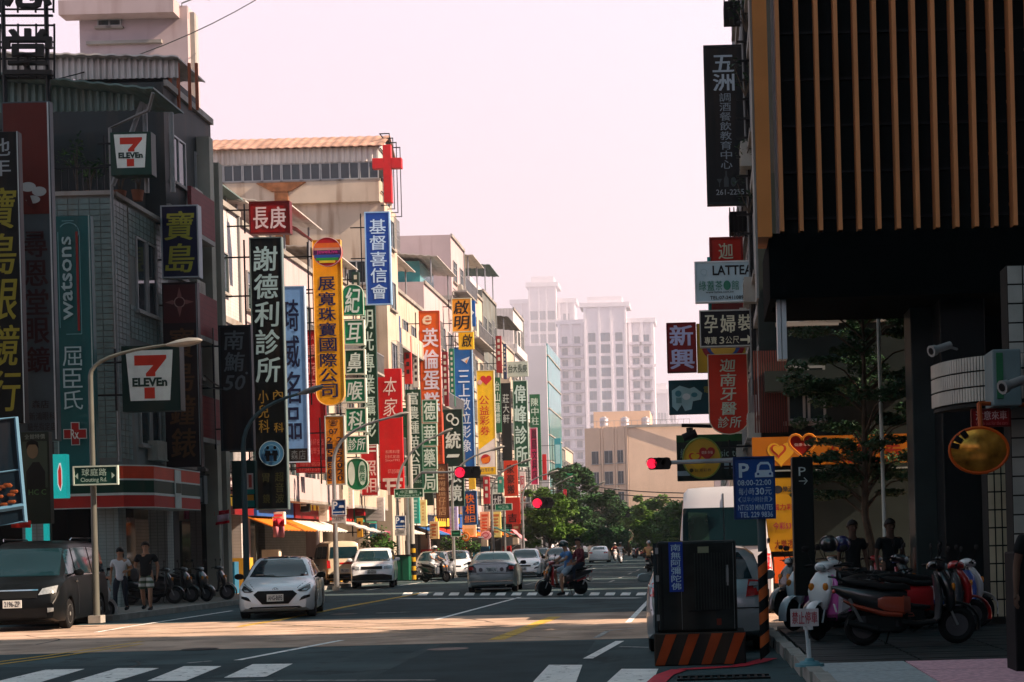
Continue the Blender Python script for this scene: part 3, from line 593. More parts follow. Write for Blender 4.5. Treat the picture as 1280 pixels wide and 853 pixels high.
STAND = dict(pel=(0, 0, .93), sp=(0, 0, 1.15), ch=(0, 0, 1.34), nk=(0, -.01, 1.47), hd=(0, -.02, 1.60), shR=(-.19, 0, 1.40), elR=(-.25, .02, 1.12), haR=(-.26, -.08, .87), shL=(.19, 0, 1.40), elL=(.25, .02, 1.12), haL=(.26, -.08, .87),
    hpR=(-.10, 0, .90), knR=(-.11, -.03, .50), anR=(-.11, .02, .08), hpL=(.10, 0, .90), knL=(.11, -.03, .50), anL=(.11, .02, .08))
def person(label, pose, top, legs, loc, rz=0, sc=1.0, hair='short', short_sleeve=True, shorts=False, shoe=M_black, helmet=None, skinm=None, group=None, slim=1.0, face=True):
    J = dict(STAND); J.update(pose); J = {k: Vector(v) for k, v in J.items()}; sk = skinm or M_skin; s_ = slim
    e = thing('person', label, 'person', (0, 0, 0), group)
    hd, nk = J['hd'], J['nk']; up = (hd - nk).normalized()
    T = lambda k: tuple(J[k]); mid = lambda a, b, t=.5: tuple(J[a].lerp(J[b], t))
    chains = [[(T('pel'), .125 * s_), (T('sp'), .115 * s_), (T('ch'), .135 * s_), (T('nk'), .055), (tuple(hd - up * .05), .072), (tuple(hd + up * .03), .088), (tuple(hd + up * .085), .065)]]
    for s in 'RL':
        dirf = (J['ha' + s] - J['el' + s]).normalized()
        chains.append([(T('ch'), .135 * s_), (T('sh' + s), .062 * s_), (mid('sh' + s, 'el' + s), .046 * s_), (T('el' + s), .038 * s_), (mid('el' + s, 'ha' + s, .4), .037 * s_), (T('ha' + s), .024), (tuple(J['ha' + s] + dirf * .07), .030)])
        chains.append([(T('pel'), .125 * s_), (T('hp' + s), .092 * s_), (mid('hp' + s, 'kn' + s), .075 * s_), (T('kn' + s), .052 * s_), (mid('kn' + s, 'an' + s, .4), .052 * s_), (T('an' + s), .033), ])
    skin_mesh('body', chains, sk, e)
    f = MB(); sh = MB()
    for s in 'RL':      # fingers and shoes
        d = (J['ha' + s] - J['el' + s]).normalized(); side = 1 if s == 'L' else -1
        a = d.cross(Vector((side, 0, 0))); a = a.normalized() if a.length > .1 else Vector((0, 0, 1)); base = J['ha' + s] + d * .08
        curl = Vector((-side, 0, 0)) * .6 + (Vector((0, 0, -1)) if abs(d.z) < .6 else Vector((0, 0, 0))) * .6
        for i, ln in enumerate((.070, .080, .074, .056)):
            p0 = base + a * (i - 1.5) * .019; p1 = p0 + d * ln * .55; p2 = p1 + (d * .5 + curl * .5).normalized() * ln * .5
            f.tube([p0 - d * .03, p0, p1, p2], [.010, .0095, .0085, .006], 6)
        p0 = J['ha' + s] + d * .03 - a * .028; f.tube([p0, p0 - a * .025 + d * .025, p0 - a * .03 + d * .06], [.012, .011, .007], 6)
        an = J['an' + s]; fw = J.get('ft' + s, Vector((0, -1, 0))); fw = Vector(fw).normalized()
        sh.tube([an + Vector((0, 0, .03)) - fw * .05, an - Vector((0, 0, .03)) - fw * .04], [.04, .048], 8)
        sh.tube([an - fw * .07 + Vector((0, 0, -.035)), an + fw * .05 + Vector((0, 0, -.035)), an + fw * .14 + Vector((0, 0, -.045)), an + fw * .19 + Vector((0, 0, -.055))], [.035, .048, .042, .022], 8)
    f.build('fingers', sk, e, smooth=True); sh.build('shoes', shoe, e, smooth=True)
    # shirt: torso with sleeves
    k = 1.0; ch2 = [[(tuple(J['pel'] + Vector((0, 0, -.09))), .152 * s_), (T('pel'), .152 * s_), (T('sp'), .143 * s_), (T('ch'), .155 * s_), (tuple(J['nk'] - up * .035), .075)]]
    for s in 'RL':
        se = mid('sh' + s, 'el' + s, .62) if short_sleeve else mid('el' + s, 'ha' + s, .85)
        c = [(T('ch'), .155 * s_), (T('sh' + s), .080 * s_), (mid('sh' + s, 'el' + s, .4), .070 * s_)] + ([(se, .068 * s_)] if short_sleeve else [(T('el' + s), .055 * s_), (se, .042)])
        ch2.append(c)
    skin_mesh('shirt', ch2, top, e)
    ch3 = [[(tuple(J['pel'] + Vector((0, 0, .13))), .136 * s_), (T('pel'), .145 * s_)]]
    for s in 'RL':
        c = [(T('pel'), .145 * s_), (T('hp' + s), .112 * s_), (mid('hp' + s, 'kn' + s), .098 * s_)]
        c += [(mid('hp' + s, 'kn' + s, .93), .098 * s_)] if shorts else [(T('kn' + s), .070 * s_), (mid('kn' + s, 'an' + s, .5), .064 * s_), (mid('kn' + s, 'an' + s, .93), .055 * s_)]
        ch3.append(c)
    skin_mesh('shorts' if shorts else 'trousers', ch3, legs, e)
    fwd = Vector(J.get('look', Vector((0, -1, 0)))).normalized(); rt = fwd.cross(up).normalized(); c = hd + up * .03
    if helmet:
        h = MB(); rs = []
        for i in range(1, 10):
            a = math.pi * i / 10 * .66; rs.append([c + up * .02 + (rt * math.cos(t) + fwd * math.sin(t) * 1.15) * .135 * math.sin(a) + up * .135 * math.cos(a) for t in [2 * math.pi * j / 16 for j in range(16)]])
        h.rings(rs); h.build('helmet', helmet, e, smooth=True)
        v = MB(); v.rings([[c + up * z + (rt * math.cos(t) * .142 + fwd * math.sin(t) * .168) for t in [math.pi * (.15 + .7 * j / 8) for j in range(9)]] for z in (.045, .06)], caps=False)
        vv = [c + up * .05 + (rt * math.cos(t) * .142 + fwd * math.sin(t) * .165) for t in [math.pi * (.15 + .7 * j / 8) for j in range(9)]]
        v.add(vv + [p - up * .085 + fwd * .012 for p in vv] + [p - fwd * .012 for p in vv] + [p - up * .085 for p in vv], [(i, i + 1, i + 10, i + 9) for i in range(8)] + [(i + 18, i + 27, i + 28, i + 19) for i in range(8)])
        v.build('visor', M_cg, e)
    else:
        h = MB(); rs = []
        low = {'short': .55, 'long': .66}[hair]
        for i in range(1, 9):
            a = math.pi * i / 9 * low; rs.append([c + up * .01 - fwd * .018 + (rt * math.cos(t) * .98 + fwd * math.sin(t) * 1.08) * .103 * math.sin(a) + up * .125 * math.cos(a) - (up * .02 * max(0, -math.sin(t)) * i / 4) + up * .035 * max(0, math.sin(t)) * (i > 5) for t in [2 * math.pi * j / 14 for j in range(14)]])
        h.rings(rs)
        if hair == 'long': h.tube([c - fwd * .07, c - fwd * .09 - up * .12, c - fwd * .08 - up * .24], [.08, .085, .04], 10)
        h.build('hair', M_hair, e, smooth=True)
    if face:
        n = MB(); n.tube([c + fwd * .080 + up * .0, c + fwd * .108 - up * .038, c + fwd * .085 - up * .045], [.008, .014, .010], 6)
        for s in (-1, 1): n.ell(tuple(c + rt * .088 * s - up * .02), (.012, .022, .03), 6, 5)
        n.build('nose_and_ears', sk, e, smooth=True)
        y = MB()
        for s in (-1, 1): y.ell(tuple(c + fwd * .080 + rt * .033 * s + up * .003), (.012, .008, .007), 6, 5)
        y.build('eyes', M_black, e); l = MB(); l.ell(tuple(c + fwd * .079 - up * .066), (.022, .008, .006), 8, 5); l.build('mouth', mat('lips', (.30, .10, .09), .5), e)
    e.location = loc; e.rotation_euler = (0, 0, rz); e.scale = (sc, sc, sc); return e
M_white = mat('white_cloth', (.62, .62, .66), .85, 0, .06, 5); M_blackc = mat('black_cloth', (.012, .012, .014), .85); M_denim = mat('dark_denim', (.02, .025, .04), .85)
M_bluec = mat('blue_cotton', (.10, .24, .50), .85, 0, .15, 6); M_pale = mat('pale_blue_cotton', (.36, .44, .52), .85, 0, .15, 6); M_maroon = mat('maroon_check_cloth', (.15, .035, .045), .85, 0, .5, 16)
M_check = mat('striped_cotton', (.5, .5, .48), .85); 
def stripe_mat():
    m = M_check; N, L = m.node_tree.nodes, m.node_tree.links; g = N.new('ShaderNodeNewGeometry'); s = N.new('ShaderNodeSeparateXYZ'); L.new(g.outputs['Position'], s.inputs[0])
    d = N.new('ShaderNodeMath'); d.operation = 'MULTIPLY'; d.inputs[1].default_value = 6.5; L.new(s.outputs[2], d.inputs[0]); f = N.new('ShaderNodeMath'); f.operation = 'FRACT'; L.new(d.outputs[0], f.inputs[0]); t = N.new('ShaderNodeMath'); t.operation = 'GREATER_THAN'; t.inputs[1].default_value = .52; L.new(f.outputs[0], t.inputs[0])
    mx = N.new('ShaderNodeMix'); mx.data_type = 'RGBA'; L.new(t.outputs[0], mx.inputs[0]); mx.inputs[6].default_value = (.62, .60, .56, 1); mx.inputs[7].default_value = (.10, .13, .08, 1); L.new(mx.outputs[2], N['Principled BSDF'].inputs['Base Color'])
stripe_mat()
walkA = dict(knR=(-.11, -.16, .52), anR=(-.10, -.18, .10), knL=(.10, .02, .48), anL=(.09, .22, .14), elR=(-.27, .08, 1.12), haR=(-.26, .0, .88), elL=(.27, -.02, 1.12), haL=(.24, -.18, .92))
walkB = dict(knL=(.11, -.12, .50), anL=(.11, -.12, .08), knR=(-.10, .0, .48), anR=(-.10, .16, .12), elL=(.28, .06, 1.12), haL=(.26, .02, .88), elR=(-.28, .05, 1.13), haR=(-.27, -.10, .90))
g = G(184, 763.5, .13); person('man in black polo shirt and striped shorts walking along the kerb', walkB, M_blackc, M_check, (g.x, g.y, .13), .15, 1.04, shorts=True, slim=1.12, shoe=M_black)
g = G(152, 766, .13); wm = person('woman in white top and dark jeans walking beside the man in shorts', dict(walkA, elL=(.30, .05, 1.16), haL=(.20, -.10, 1.12)), M_white, M_denim, (g.x, g.y, .13), .1, .96, hair='long', short_sleeve=True, slim=.92)
hb = MB(); hb.loft([(-.09, 1.02, .02, .10), (-.05, 1.02, .10, .16), (.07, 1.0, .11, .18), (.11, 1.0, .02, .10)], 1, 12, 3, x=.36); hb.tube([(.36, 0, 1.16), (.30, 0, 1.30), (.21, 0, 1.44), (.26, .03, 1.30), (.34, .05, 1.16)], .012, 5)
bag = hb.build('shoulder_bag', mat('grey_leather', (.04, .04, .045), .5), None, smooth=True, label='grey shoulder bag hanging at the side of the woman in white', cat='bag'); bag.location = wm.location; bag.rotation_euler = wm.rotation_euler; bag.scale = wm.scale
# ---------------------------------------------------------------- scooters
M_dalu = mat('dark_alloy', (.10, .10, .11), .4, .6); M_seat = mat('black_vinyl', (.012, .012, .013), .42)
def scooter(label, main, trim, loc, rz, group=None, box=None, detail=True, lean=0.0, mirrors=True):
    e = thing('scooter', label, 'scooter', (0, 0, 0), group)
    for wy in (-.62, .60):
        w = thing('wheel', None, None); w.parent = e; w.location = (0, wy, .245)
        t = MB(); pr = [(.055 * math.cos(a) * 1.0, .19 + .055 * math.sin(a)) for a in [2 * math.pi * i / 8 for i in range(9)]]; t.wheel((0, 0, 0), pr, 24)
        o = bpy.data.objects.new('tyre', t.mesh('tyre', [M_rubber], smooth=True)); COL.objects.link(o); o.parent = w
        r = MB()
        for j in range(5): a = 2 * math.pi * j / 5; r.cbox((0, .08 * math.cos(a), .08 * math.sin(a)), (.03, .035, .14), 0, Matrix.Rotation(a - math.pi / 2, 3, 'X'))
        r.wheel((0, 0, 0), [(-.03, .135), (-.03, .155), (.03, .155), (.03, .135)], 20); r.wheel((0, 0, 0), [(-.04, .001), (-.04, .045), (.04, .045), (.04, .001)], 10); r.wheel((0, 0, 0), [(.035, .06), (.035, .10), (.041, .10), (.041, .06)], 16)
        o = bpy.data.objects.new('rim', r.mesh('rim', [M_dalu], smooth=True)); COL.objects.link(o); o.parent = w
    P = lambda b, n, m, **k: b.build(n, m, e, smooth=True, **k)
    b = MB(); rs = []
    for i in range(9):
        a = R(-15 + 150 * i / 8); c = Vector((0, -.62 + -.29 * math.cos(a), .245 + .29 * math.sin(a))); n = Vector((0, -math.cos(a), math.sin(a)))
        rs.append([c + Vector((.075 * math.cos(t), 0, 0)) + n * (.022 * math.sin(t)) for t in [2 * math.pi * j / 8 for j in range(8)]])
    b.rings(rs); P(b, 'front_fender', main)
    b = MB()
    for s in (-1, 1): b.tube([(s * .075, -.62, .245), (s * .075, -.46, .62)], .018, 6)
    b.tube([(0, -.46, .60), (0, -.36, .95)], .03, 6); P(b, 'fork', M_steel)
    b = MB(); b.loft([(.42, -.52, .10, .04), (.52, -.54, .15, .07), (.68, -.52, .185, .075), (.82, -.47, .17, .07), (.93, -.42, .11, .05), (.97, -.40, .05, .02)], 2, 16, 2.6); P(b, 'front_shield', main)
    b = MB(); b.loft([(.26, -.30, .14, .02), (.35, -.38, .20, .03), (.60, -.40, .225, .03), (.80, -.37, .20, .03), (.90, -.34, .12, .02)], 2, 14, 3); P(b, 'leg_shield', trim)
    b = MB(); b.loft([(-.50, 1.0, .04, .03), (-.46, 1.01, .11, .06), (-.36, 1.03, .14, .065), (-.28, 1.02, .10, .05), (-.25, 1.0, .05, .03)], 1, 14, 2.4); P(b, 'handlebar_cover', main)
    b = MB(); b.ell((0, -.485, 1.0), (.075, .035, .05), 12, 8); P(b, 'headlight', M_lampw)
    for s in (-1, 1):
        b = MB(); b.ell((s * .11, -.57, .74), (.045, .03, .06), 8, 6); P(b, 'indicator', mat('amber_lens', (.6, .2, .03), .2))
        b = MB(); b.tube([(s * .12, -.34, 1.02), (s * .24, -.30, 1.035), (s * .36, -.25, 1.02)], [.015, .017, .019], 8); b.tube([(s * .20, -.37, 1.04), (s * .34, -.35, 1.03)], .007, 5); P(b, 'grip', M_black)
        if mirrors:
            b = MB(); b.tube([(s * .2, -.33, 1.04), (s * .25, -.36, 1.16), (s * .27, -.36, 1.24)], .008, 5); b.wheel((0, 0, 0), [(0, 0)], 3) if False else None
            b.ell((s * .30, -.36, 1.27), (.065, .015, .045), 10, 6); P(b, 'wing_mirror', M_black)
    b = MB(); b.loft([(-.36, .30, .15, .03), (-.1, .27, .17, .035), (.12, .30, .16, .05)], 1, 12, 4); P(b, 'footboard', M_black)
    b = MB(); b.loft([(.02, .50, .07, .20), (.10, .52, .145, .21), (.35, .56, .165, .17), (.65, .64, .15, .13), (.88, .72, .10, .075), (1.0, .76, .05, .03)], 1, 16, 2.8); P(b, 'tail_body', main)
    b = MB(); b.loft([(.10, .40, .150, .05), (.35, .42, .172, .05), (.70, .52, .15, .035), (.86, .60, .09, .02)], 1, 12, 2.6); P(b, 'side_trim', trim)
    b = MB(); b.loft([(-.02, .74, .06, .03), (.06, .755, .13, .045), (.34, .76, .15, .05), (.42, .79, .145, .055), (.72, .83, .12, .05), (.86, .84, .05, .02)], 1, 16, 3); P(b, 'seat', M_seat)
    b = MB(); b.tube([(-.12, .78, .82), (-.14, .95, .90), (0, 1.03, .91), (.14, .95, .90), (.12, .78, .82)], .014, 6); P(b, 'grab_rail', M_dark)
    b = MB(); b.cbox((0, .38, .30), (.22, .38, .18)); b.cbox((.11, .52, .26), (.09, .42, .13)); b.tube([(0, .25, .22), (0, .30, .04), (.12, .30, .01)], .012, 5); b.build('engine', M_dark, e, bevel=.02)
    b = MB(); b.tube([(-.10, .2, .2), (-.14, .42, .2), (-.15, .45, .22), (-.155, .82, .32)], [.02, .025, .05, .048], 10); P(b, 'exhaust', M_dark)
    b = MB(); b.tube([(.10, .60, .25), (.11, .78, .62)], .022, 8); b.tube([(-.10, .60, .25), (-.11, .78, .62)], .022, 8); P(b, 'shock_absorber', M_steel)
    b = MB(); b.ell((0, .97, .72), (.09, .03, .035), 10, 6); P(b, 'tail_light', M_lampr)
    b = MB(); b.add([(-.06, .70, .52), (.06, .70, .52), (.06, .92, .40), (-.06, .92, .40), (-.06, .70, .535), (.06, .70, .535), (.06, .93, .41), (-.06, .93, .41)], [(0, 1, 2, 3), (7, 6, 5, 4), (0, 4, 5, 1), (2, 6, 7, 3)]); P(b, 'rear_fender', M_black)
    b = MB(); b.cbox((0, .955, .50), (.20, .008, .11), 0, Matrix.Rotation(R(-15), 3, 'X')); P(b, 'number_plate', M_plate)
    if box: b = MB(); b.cbox((0, .92, 1.06), (.36, .32, .28)); b.build('luggage_box', box, e, bevel=.03)
    e.location = loc; e.rotation_euler = (0, R(lean), rz); return e
RIDE = dict(pel=(0, .22, .90), sp=(0, .22, 1.08), ch=(0, .16, 1.27), nk=(0, .12, 1.42), hd=(0, .08, 1.55), shR=(-.19, .16, 1.33), elR=(-.29, -.02, 1.13), haR=(-.33, -.24, 1.06), shL=(.19, .16, 1.33), elL=(.29, -.02, 1.13), haL=(.33, -.24, 1.06),
    hpR=(-.10, .20, .86), knR=(-.20, -.18, .74), anR=(-.16, -.13, .36), hpL=(.10, .20, .86), knL=(.20, -.18, .74), anL=(.16, -.13, .36))
PILL = dict(pel=(0, .62, .97), sp=(0, .62, 1.16), ch=(0, .60, 1.36), nk=(0, .57, 1.51), hd=(0, .54, 1.64), shR=(-.19, .60, 1.42), elR=(-.27, .50, 1.17), haR=(-.18, .30, 1.06), shL=(.19, .60, 1.42), elL=(.28, .56, 1.17), haL=(.20, .36, 1.03),
    hpR=(-.10, .60, .93), knR=(-.24, .28, .84), anR=(-.22, .30, .44), hpL=(.10, .60, .93), knL=(.24, .28, .84), anL=(.22, .30, .44))
def P_(n, c, r=.3, **k): return mat('scooter_paint_' + n, c, r, .0, .03, coat=.7, **k)
M_sred, M_sblk, M_swht = P_('red', (.38, .012, .015)), P_('black', (.012, .012, .014)), P_('white', (.66, .66, .68))
# moving scooter with two riders, crossing from right to left
g = G(704, 744.5); rz = R(-62)
sc_ = scooter('dark scooter with red tail carrying a rider and a passenger over the crossing', M_sblk, M_sred, (g.x, g.y, 0), rz)
for o in sc_.children:
    if o.name.startswith(('handlebar_cover',)): o.data.materials[0] = M_sred
hel = mat('helmet_dark', (.03, .05, .05), .2, coat=.8)
person('rider in blue T-shirt and pale shorts steering the scooter at the crossing', dict(RIDE, look=(-.35, -1, 0), anL=(.20, -.10, .10), knL=(.24, -.16, .62)), M_bluec, M_pale, (g.x, g.y, .0), rz, 1.0, helmet=hel, shorts=True, slim=1.12)
person('passenger in maroon checked shirt sitting behind the rider in blue', dict(PILL, look=(.5, -1, -.1)), M_maroon, M_denim, (g.x, g.y, .0), rz, 1.0, short_sleeve=False)
# rider near the left kerb, in front of the parked grey saloon
g = G(545, 728); scooter('dark scooter with lone rider passing the parked grey saloon', M_sblk, M_sblk, (g.x, g.y, 0), R(62)); person('rider in white helmet and pale shirt on the scooter by the left kerb', RIDE, M_pale, M_white, (g.x, g.y, 0), R(62), helmet=mat('helmet_white', (.6, .6, .6), .25, coat=.6), shorts=False)
# far riders in the right lane
for i, (px, py, hm, tp, lb1, lb2) in enumerate(((776, 704.5, 'helmet_dark', M_white, 'white scooter far up the road in the right lane', 'far rider in white shirt and dark helmet coming down the road'),
        (769, 701.5, 'helmet_white', M_maroon, 'white scooter just behind the far rider in white', 'far rider with pale helmet half hidden behind the one in white'))):
    g = G(px, py); scooter(lb1, M_swht, M_sblk, (g.x, g.y, 0), R(6)); person(lb2, RIDE, tp, M_denim, (g.x, g.y, 0), R(6), helmet=MATS[hm])
g = G(812, 715); scooter('black scooter ridden up the right lane beside the parked hatchback', M_sblk, M_sblk, (g.x, g.y, 0), R(175)); person('rider in tan jacket and grey helmet seen from behind beside the parked hatchback', RIDE, mat('tan_cloth', (.42, .28, .14), .85), M_denim, (g.x, g.y, 0), R(175), helmet=mat('helmet_grey', (.25, .27, .30), .2, coat=.8), short_sleeve=False)
g = G(112, 777, .0); scooter('scooter with white rear panel standing behind the black minivan', M_swht, M_sblk, (g.x, g.y, .0), R(160)); person('person in grey shirt and green cap astride the scooter behind the minivan', dict(RIDE, anL=(.24, .05, .10), knL=(.22, -.05, .55), anR=(-.24, .05, .10)), mat('grey_cotton', (.22, .24, .27), .85), M_blackc, (g.x, g.y, .0), R(160), helmet=mat('helmet_green', (.05, .08, .05), .3, coat=.5), shorts=True, shoe=M_white)
# parked scooters on the left pavement, in the shade
for i, (px, py, m, lb) in enumerate(((262, 752, M_sblk, 'black scooter parked on the pavement behind the white saloon'), (240, 753, M_sblk, 'black scooter parked in the shade under the flag poles'), (283, 750, M_sblk, 'black scooter parked close to the white saloon bonnet'), (216, 755, M_sblk, 'black scooter parked by the convenience shop entrance'))):
    g = G(px, py, .13); scooter(lb, m, M_sblk, (g.x - .6, g.y, .13), R(70 + 12 * i), group='scooters parked on the left pavement')
for i, (px, m, lb) in enumerate(((663, M_sred, 'red scooter standing under the far left trees'), (712, M_swht, 'white scooter standing near the far left kerb'), (735, M_sblk, 'black scooter waiting at the far junction'), (792, M_swht, 'white scooter waiting at the far right'), (800, M_sred, 'red scooter waiting at the far right'))):
    D = 118 if i < 2 else 165; w_ = W(px, 690, D); scooter(lb, m, M_sblk, (w_.x, D, 0), R(30 + 50 * i), mirrors=False, group='distant scooters')
# parked cluster at the right
M_spink, M_sorg, M_sblue = P_('pink', (.80, .16, .55)), P_('orange', (.34, .05, .02)), P_('blue', (.03, .08, .30))
cl = [(1137, 806, 91, M_sblk, M_sblk, 'big black scooter parked side on with orange side panel, front wheel to the right', 1.0),
      (1048, 797, -32, M_swht, M_spink, 'white and pink scooter with round headlight nearest the no-parking sign', 1.0), (1022, 786, -40, P_('grey', (.45, .50, .53)), M_spink, 'grey and magenta scooter at the left end of the parked row', 1.0),
      (1186, 784, 112, M_swht, M_sblue, 'white and blue scooter with upright mirror at the right end of the row', .96), (1150, 779, 80, M_sblk, M_sorg, 'black and orange scooter standing behind the big black scooter', 1.0),
      (1100, 777, 100, M_sblue, M_sred, 'blue and red scooter in the middle of the parked row', 1.0), (1072, 768, 60, M_sred, M_swht, 'red and white scooter in the second row left of the middle', 1.0), (1050, 766, -20, M_sblk, M_swht, 'black scooter with a helmet on its seat in the back row', 1.0), (1175, 772, 75, M_sred, M_sorg, 'red and orange scooter in the back row beside the pillar', 1.0), (1125, 767, 95, M_sblk, M_sblue, 'black and blue scooter in the back row behind the red one', 1.0),
      (1070, 790, -62, M_swht, M_sblk, 'white scooter with black leg shield squeezed behind the tail of the big black one', 1.0), (1095, 785, 70, M_sblk, M_sred, 'black and red scooter turned to the right in the second row', 1.05), (1168, 790, 100, M_sred, M_sblk, 'dark red scooter close behind the front wheel of the big black one', .95), (1010, 770, -50, M_sblk, M_spink, 'black and pink scooter half hidden behind the pylon', 1.0)]
for px, py, rz, m, t, lb, s in cl:
    g = G(px, py, .15); o = scooter(lb, m, t, (g.x, g.y, .15), R(rz), group='scooters parked on the right pavement'); o.scale = (s, s, s)
    if rz == 91:
        g0 = o
        for c in o.children:
            if c.name.startswith('side_trim'): c.data.materials[0] = M_sorg
        b = MB(); b.loft([(-.02, .52, .05, .10), (.08, .52, .162, .14), (.34, .55, .181, .12), (.42, .56, .172, .08)], 1, 12, 3.5); b.build('side_panel', M_sorg, o, smooth=True)
        b = MB(); b.tube([(.19, -.1, .36), (.20, .3, .37), (.20, .32, .40), (.19, -.08, .40), (.19, -.1, .36)], .008, 5); b.build('trim_strip', M_sorg, o)
g = G(1058, 763, .15)
for px, D, z, lb, mm in ((1052, 23.2, 1.0, 'dark blue helmet resting on the seat of a back row scooter', P_('navy', (.02, .02, .09))), (1036, 22.0, 1.08, 'black helmet hung on the mirror of the grey scooter', M_sblk)):
    h = MB(); h.ell((0, 0, 0), (.14, .17, .13), 16, 10); w_ = W(px, 680, D); o = h.build('helmet', mm, None, smooth=True, label=lb, cat='helmet'); o.location = (w_.x, D, w_.z)
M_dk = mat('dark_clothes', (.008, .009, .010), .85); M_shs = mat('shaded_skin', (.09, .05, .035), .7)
for px, py, D, lb, hm in ((1065, 664, 26.5, 'person in dark clothes standing in shade behind the parked scooters', None), (1112, 664, 26, 'person in dark shirt standing behind the middle scooters', None), (1185, 672, 27.5, 'person in shade leaning near the dark pillar', None)):
    w_ = W(px, py, D); person(lb, {}, M_dk, M_dk, (w_.x, D, .12), .3, 1.0, helmet=hm, short_sleeve=True, skinm=M_shs)
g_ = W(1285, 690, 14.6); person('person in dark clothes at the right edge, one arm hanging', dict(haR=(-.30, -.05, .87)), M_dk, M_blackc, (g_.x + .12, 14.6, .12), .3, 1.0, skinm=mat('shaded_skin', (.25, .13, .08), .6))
# ---------------------------------------------------------------- buildings
M_tile = mat('pale_tile', (.27, .31, .30), .45, 0, .14, 1.2, grid=(.22, .10, .62), dirt=.25); M_tileW = mat('white_tile', (.56, .53, .53), .45, 0, .1, 1.0, grid=(.30, .12, .75), dirt=.12)
M_pinkw = mat('pink_render', (.46, .37, .38), .8, 0, .08, .5, dirt=.25); M_cream = mat('cream_render', (.50, .415, .335), .8, 0, .12, .6, dirt=.55)
M_grey = mat('grey_render', (.15, .165, .16), .85, 0, .2, .7, dirt=.5); M_dgrey = mat('dark_grey_cladding', (.03, .036, .037), .6, 0, .2, .8, dirt=.2)
M_apric = mat('apricot_render', (.60, .44, .33), .85, 0, .06, .4, dirt=.08); M_apt = mat('apartment_tile', (.74, .70, .76), .6, 0, .05, .2); M_aptd = mat('apartment_dark_tile', (.50, .47, .56), .6, 0, .05, .2)
M_corrg = mat('green_corrugated', (.13, .20, .19), .5, .2, .15, 1, dirt=.3); M_corrw = mat('white_corrugated', (.52, .49, .46), .5, .1, .12, 1, dirt=.5); M_corrr = mat('rusty_corrugated', (.42, .25, .19), .7, .1, .3, 1, dirt=.6)
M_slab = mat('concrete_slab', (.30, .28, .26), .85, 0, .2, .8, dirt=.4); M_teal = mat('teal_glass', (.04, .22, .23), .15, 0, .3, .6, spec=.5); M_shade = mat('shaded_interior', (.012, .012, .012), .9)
M_shut = mat('roller_shutter', (.22, .23, .23), .5, .4, .15, 2, grid=(40, .12, .5)); M_redp = mat('red_panel', (.16, .025, .025), .6, 0, .15, 1.5, grid=(50, .18, .7)); M_pipe = mat('grey_pipe', (.22, .23, .23), .5)
CM = {}
def win_meshes(w, h, style):
    k = (w, h, style)
    if k not in CM:
        f = MB(); t = .055
        f.box(-w / 2, w / 2, -.07, .02, h - t, h); f.box(-w / 2, w / 2, -.07, .02, 0, t); f.box(-w / 2, -w / 2 + t, -.07, .02, t, h - t); f.box(w / 2 - t, w / 2, -.07, .02, t, h - t)
        if style != 'one': f.box(-.03, .03, -.065, .02, t, h - t)
        if style == 'tall': f.box(-w / 2 + t, w / 2 - t, -.062, .02, h * .66 - .02, h * .66 + .02)
        s = MB(); s.box(-w / 2 - .08, w / 2 + .08, -.14, .02, -.09, -.002)
        p = MB(); p.box(-w / 2 + t, w / 2 - t, -.025, .015, t, h - t)
        g = MB(); n = int(w / .14)
        for i in range(n + 1): x = -w / 2 + w * i / n; g.box(x - .012, x + .012, -.34, -.32, -.1, h + .06)
        for z in (-.1, h * .33, h * .66, h + .05): g.box(-w / 2, w / 2, -.345, -.315, z - .012, z + .012); g.box(-w / 2 - .01, -w / 2 + .012, -.33, 0, z - .01, z + .01); g.box(w / 2 - .012, w / 2 + .01, -.33, 0, z - .01, z + .01)
        CM[k] = (f.mesh('window', [M_alu]), p.mesh('pane', [M_glass]), s.mesh('sill', [M_slab]), g.mesh('window_grille', [M_alu]))
    return CM[k]
def window(parent, x, y, z, w, h, face, style='two', grille=False):      # face: 0 towards the camera, 90 towards the street on the left row, -90 on the right row
    f, p, s, g = win_meshes(round(w, 1), round(h, 1), style); o = inst('window', f, parent, (x, y, z), R(face))
    inst('pane', p, o, (0, 0, 0)); inst('sill', s, o, (0, 0, 0))
    if grille: inst('grille', g, o, (0, 0, 0))
    return o
def acunit(parent, x, y, z, face):
    if 'ac' not in CM:
        b = MB(); b.box(-.4, .4, -.30, 0, 0, .55); b.box(-.42, .42, -.32, .0, -.04, 0)
        for i in range(7): b.box(-.35, .12, -.315, -.3, .08 + i * .06, .10 + i * .06)
        CM['ac'] = b.mesh('air_conditioner', [mat('ac_beige', (.38, .37, .33), .6, dirt=.4)])
    inst('air_conditioner', CM['ac'], parent, (x, y, z), R(face))
def corr(parent, name, m, p0, p1, h0, h1, n=None, amp=.035, pitch=.2, label=None):
    """vertical corrugated sheet between plan points p0 and p1; bottoms/tops (z at each end) h0=(za,zb) bottom, h1 top"""
    p0, p1 = Vector(p0), Vector(p1); L_ = (p1 - p0).length; n = max(6, int(L_ / pitch * 4)); t = (p1 - p0) / n; nn = Vector((t.y, -t.x)).normalized(); b = MB(); vs = []
    for i in range(n + 1):
        o = nn * (amp * (1 if (i % 4) in (1, 2) else -1)); q = p0 + t * i + o; f = i / n; vs += [(q.x, q.y, h0[0] + (h0[1] - h0[0]) * f), (q.x, q.y, h1[0] + (h1[1] - h1[0]) * f)]
    b.add(vs, [(2 * i, 2 * i + 2, 2 * i + 3, 2 * i + 1) for i in range(n)])
    o = b.build(name, m, parent, label=label); so = o.modifiers.new('thick', 'SOLIDIFY'); so.thickness = .02; return o
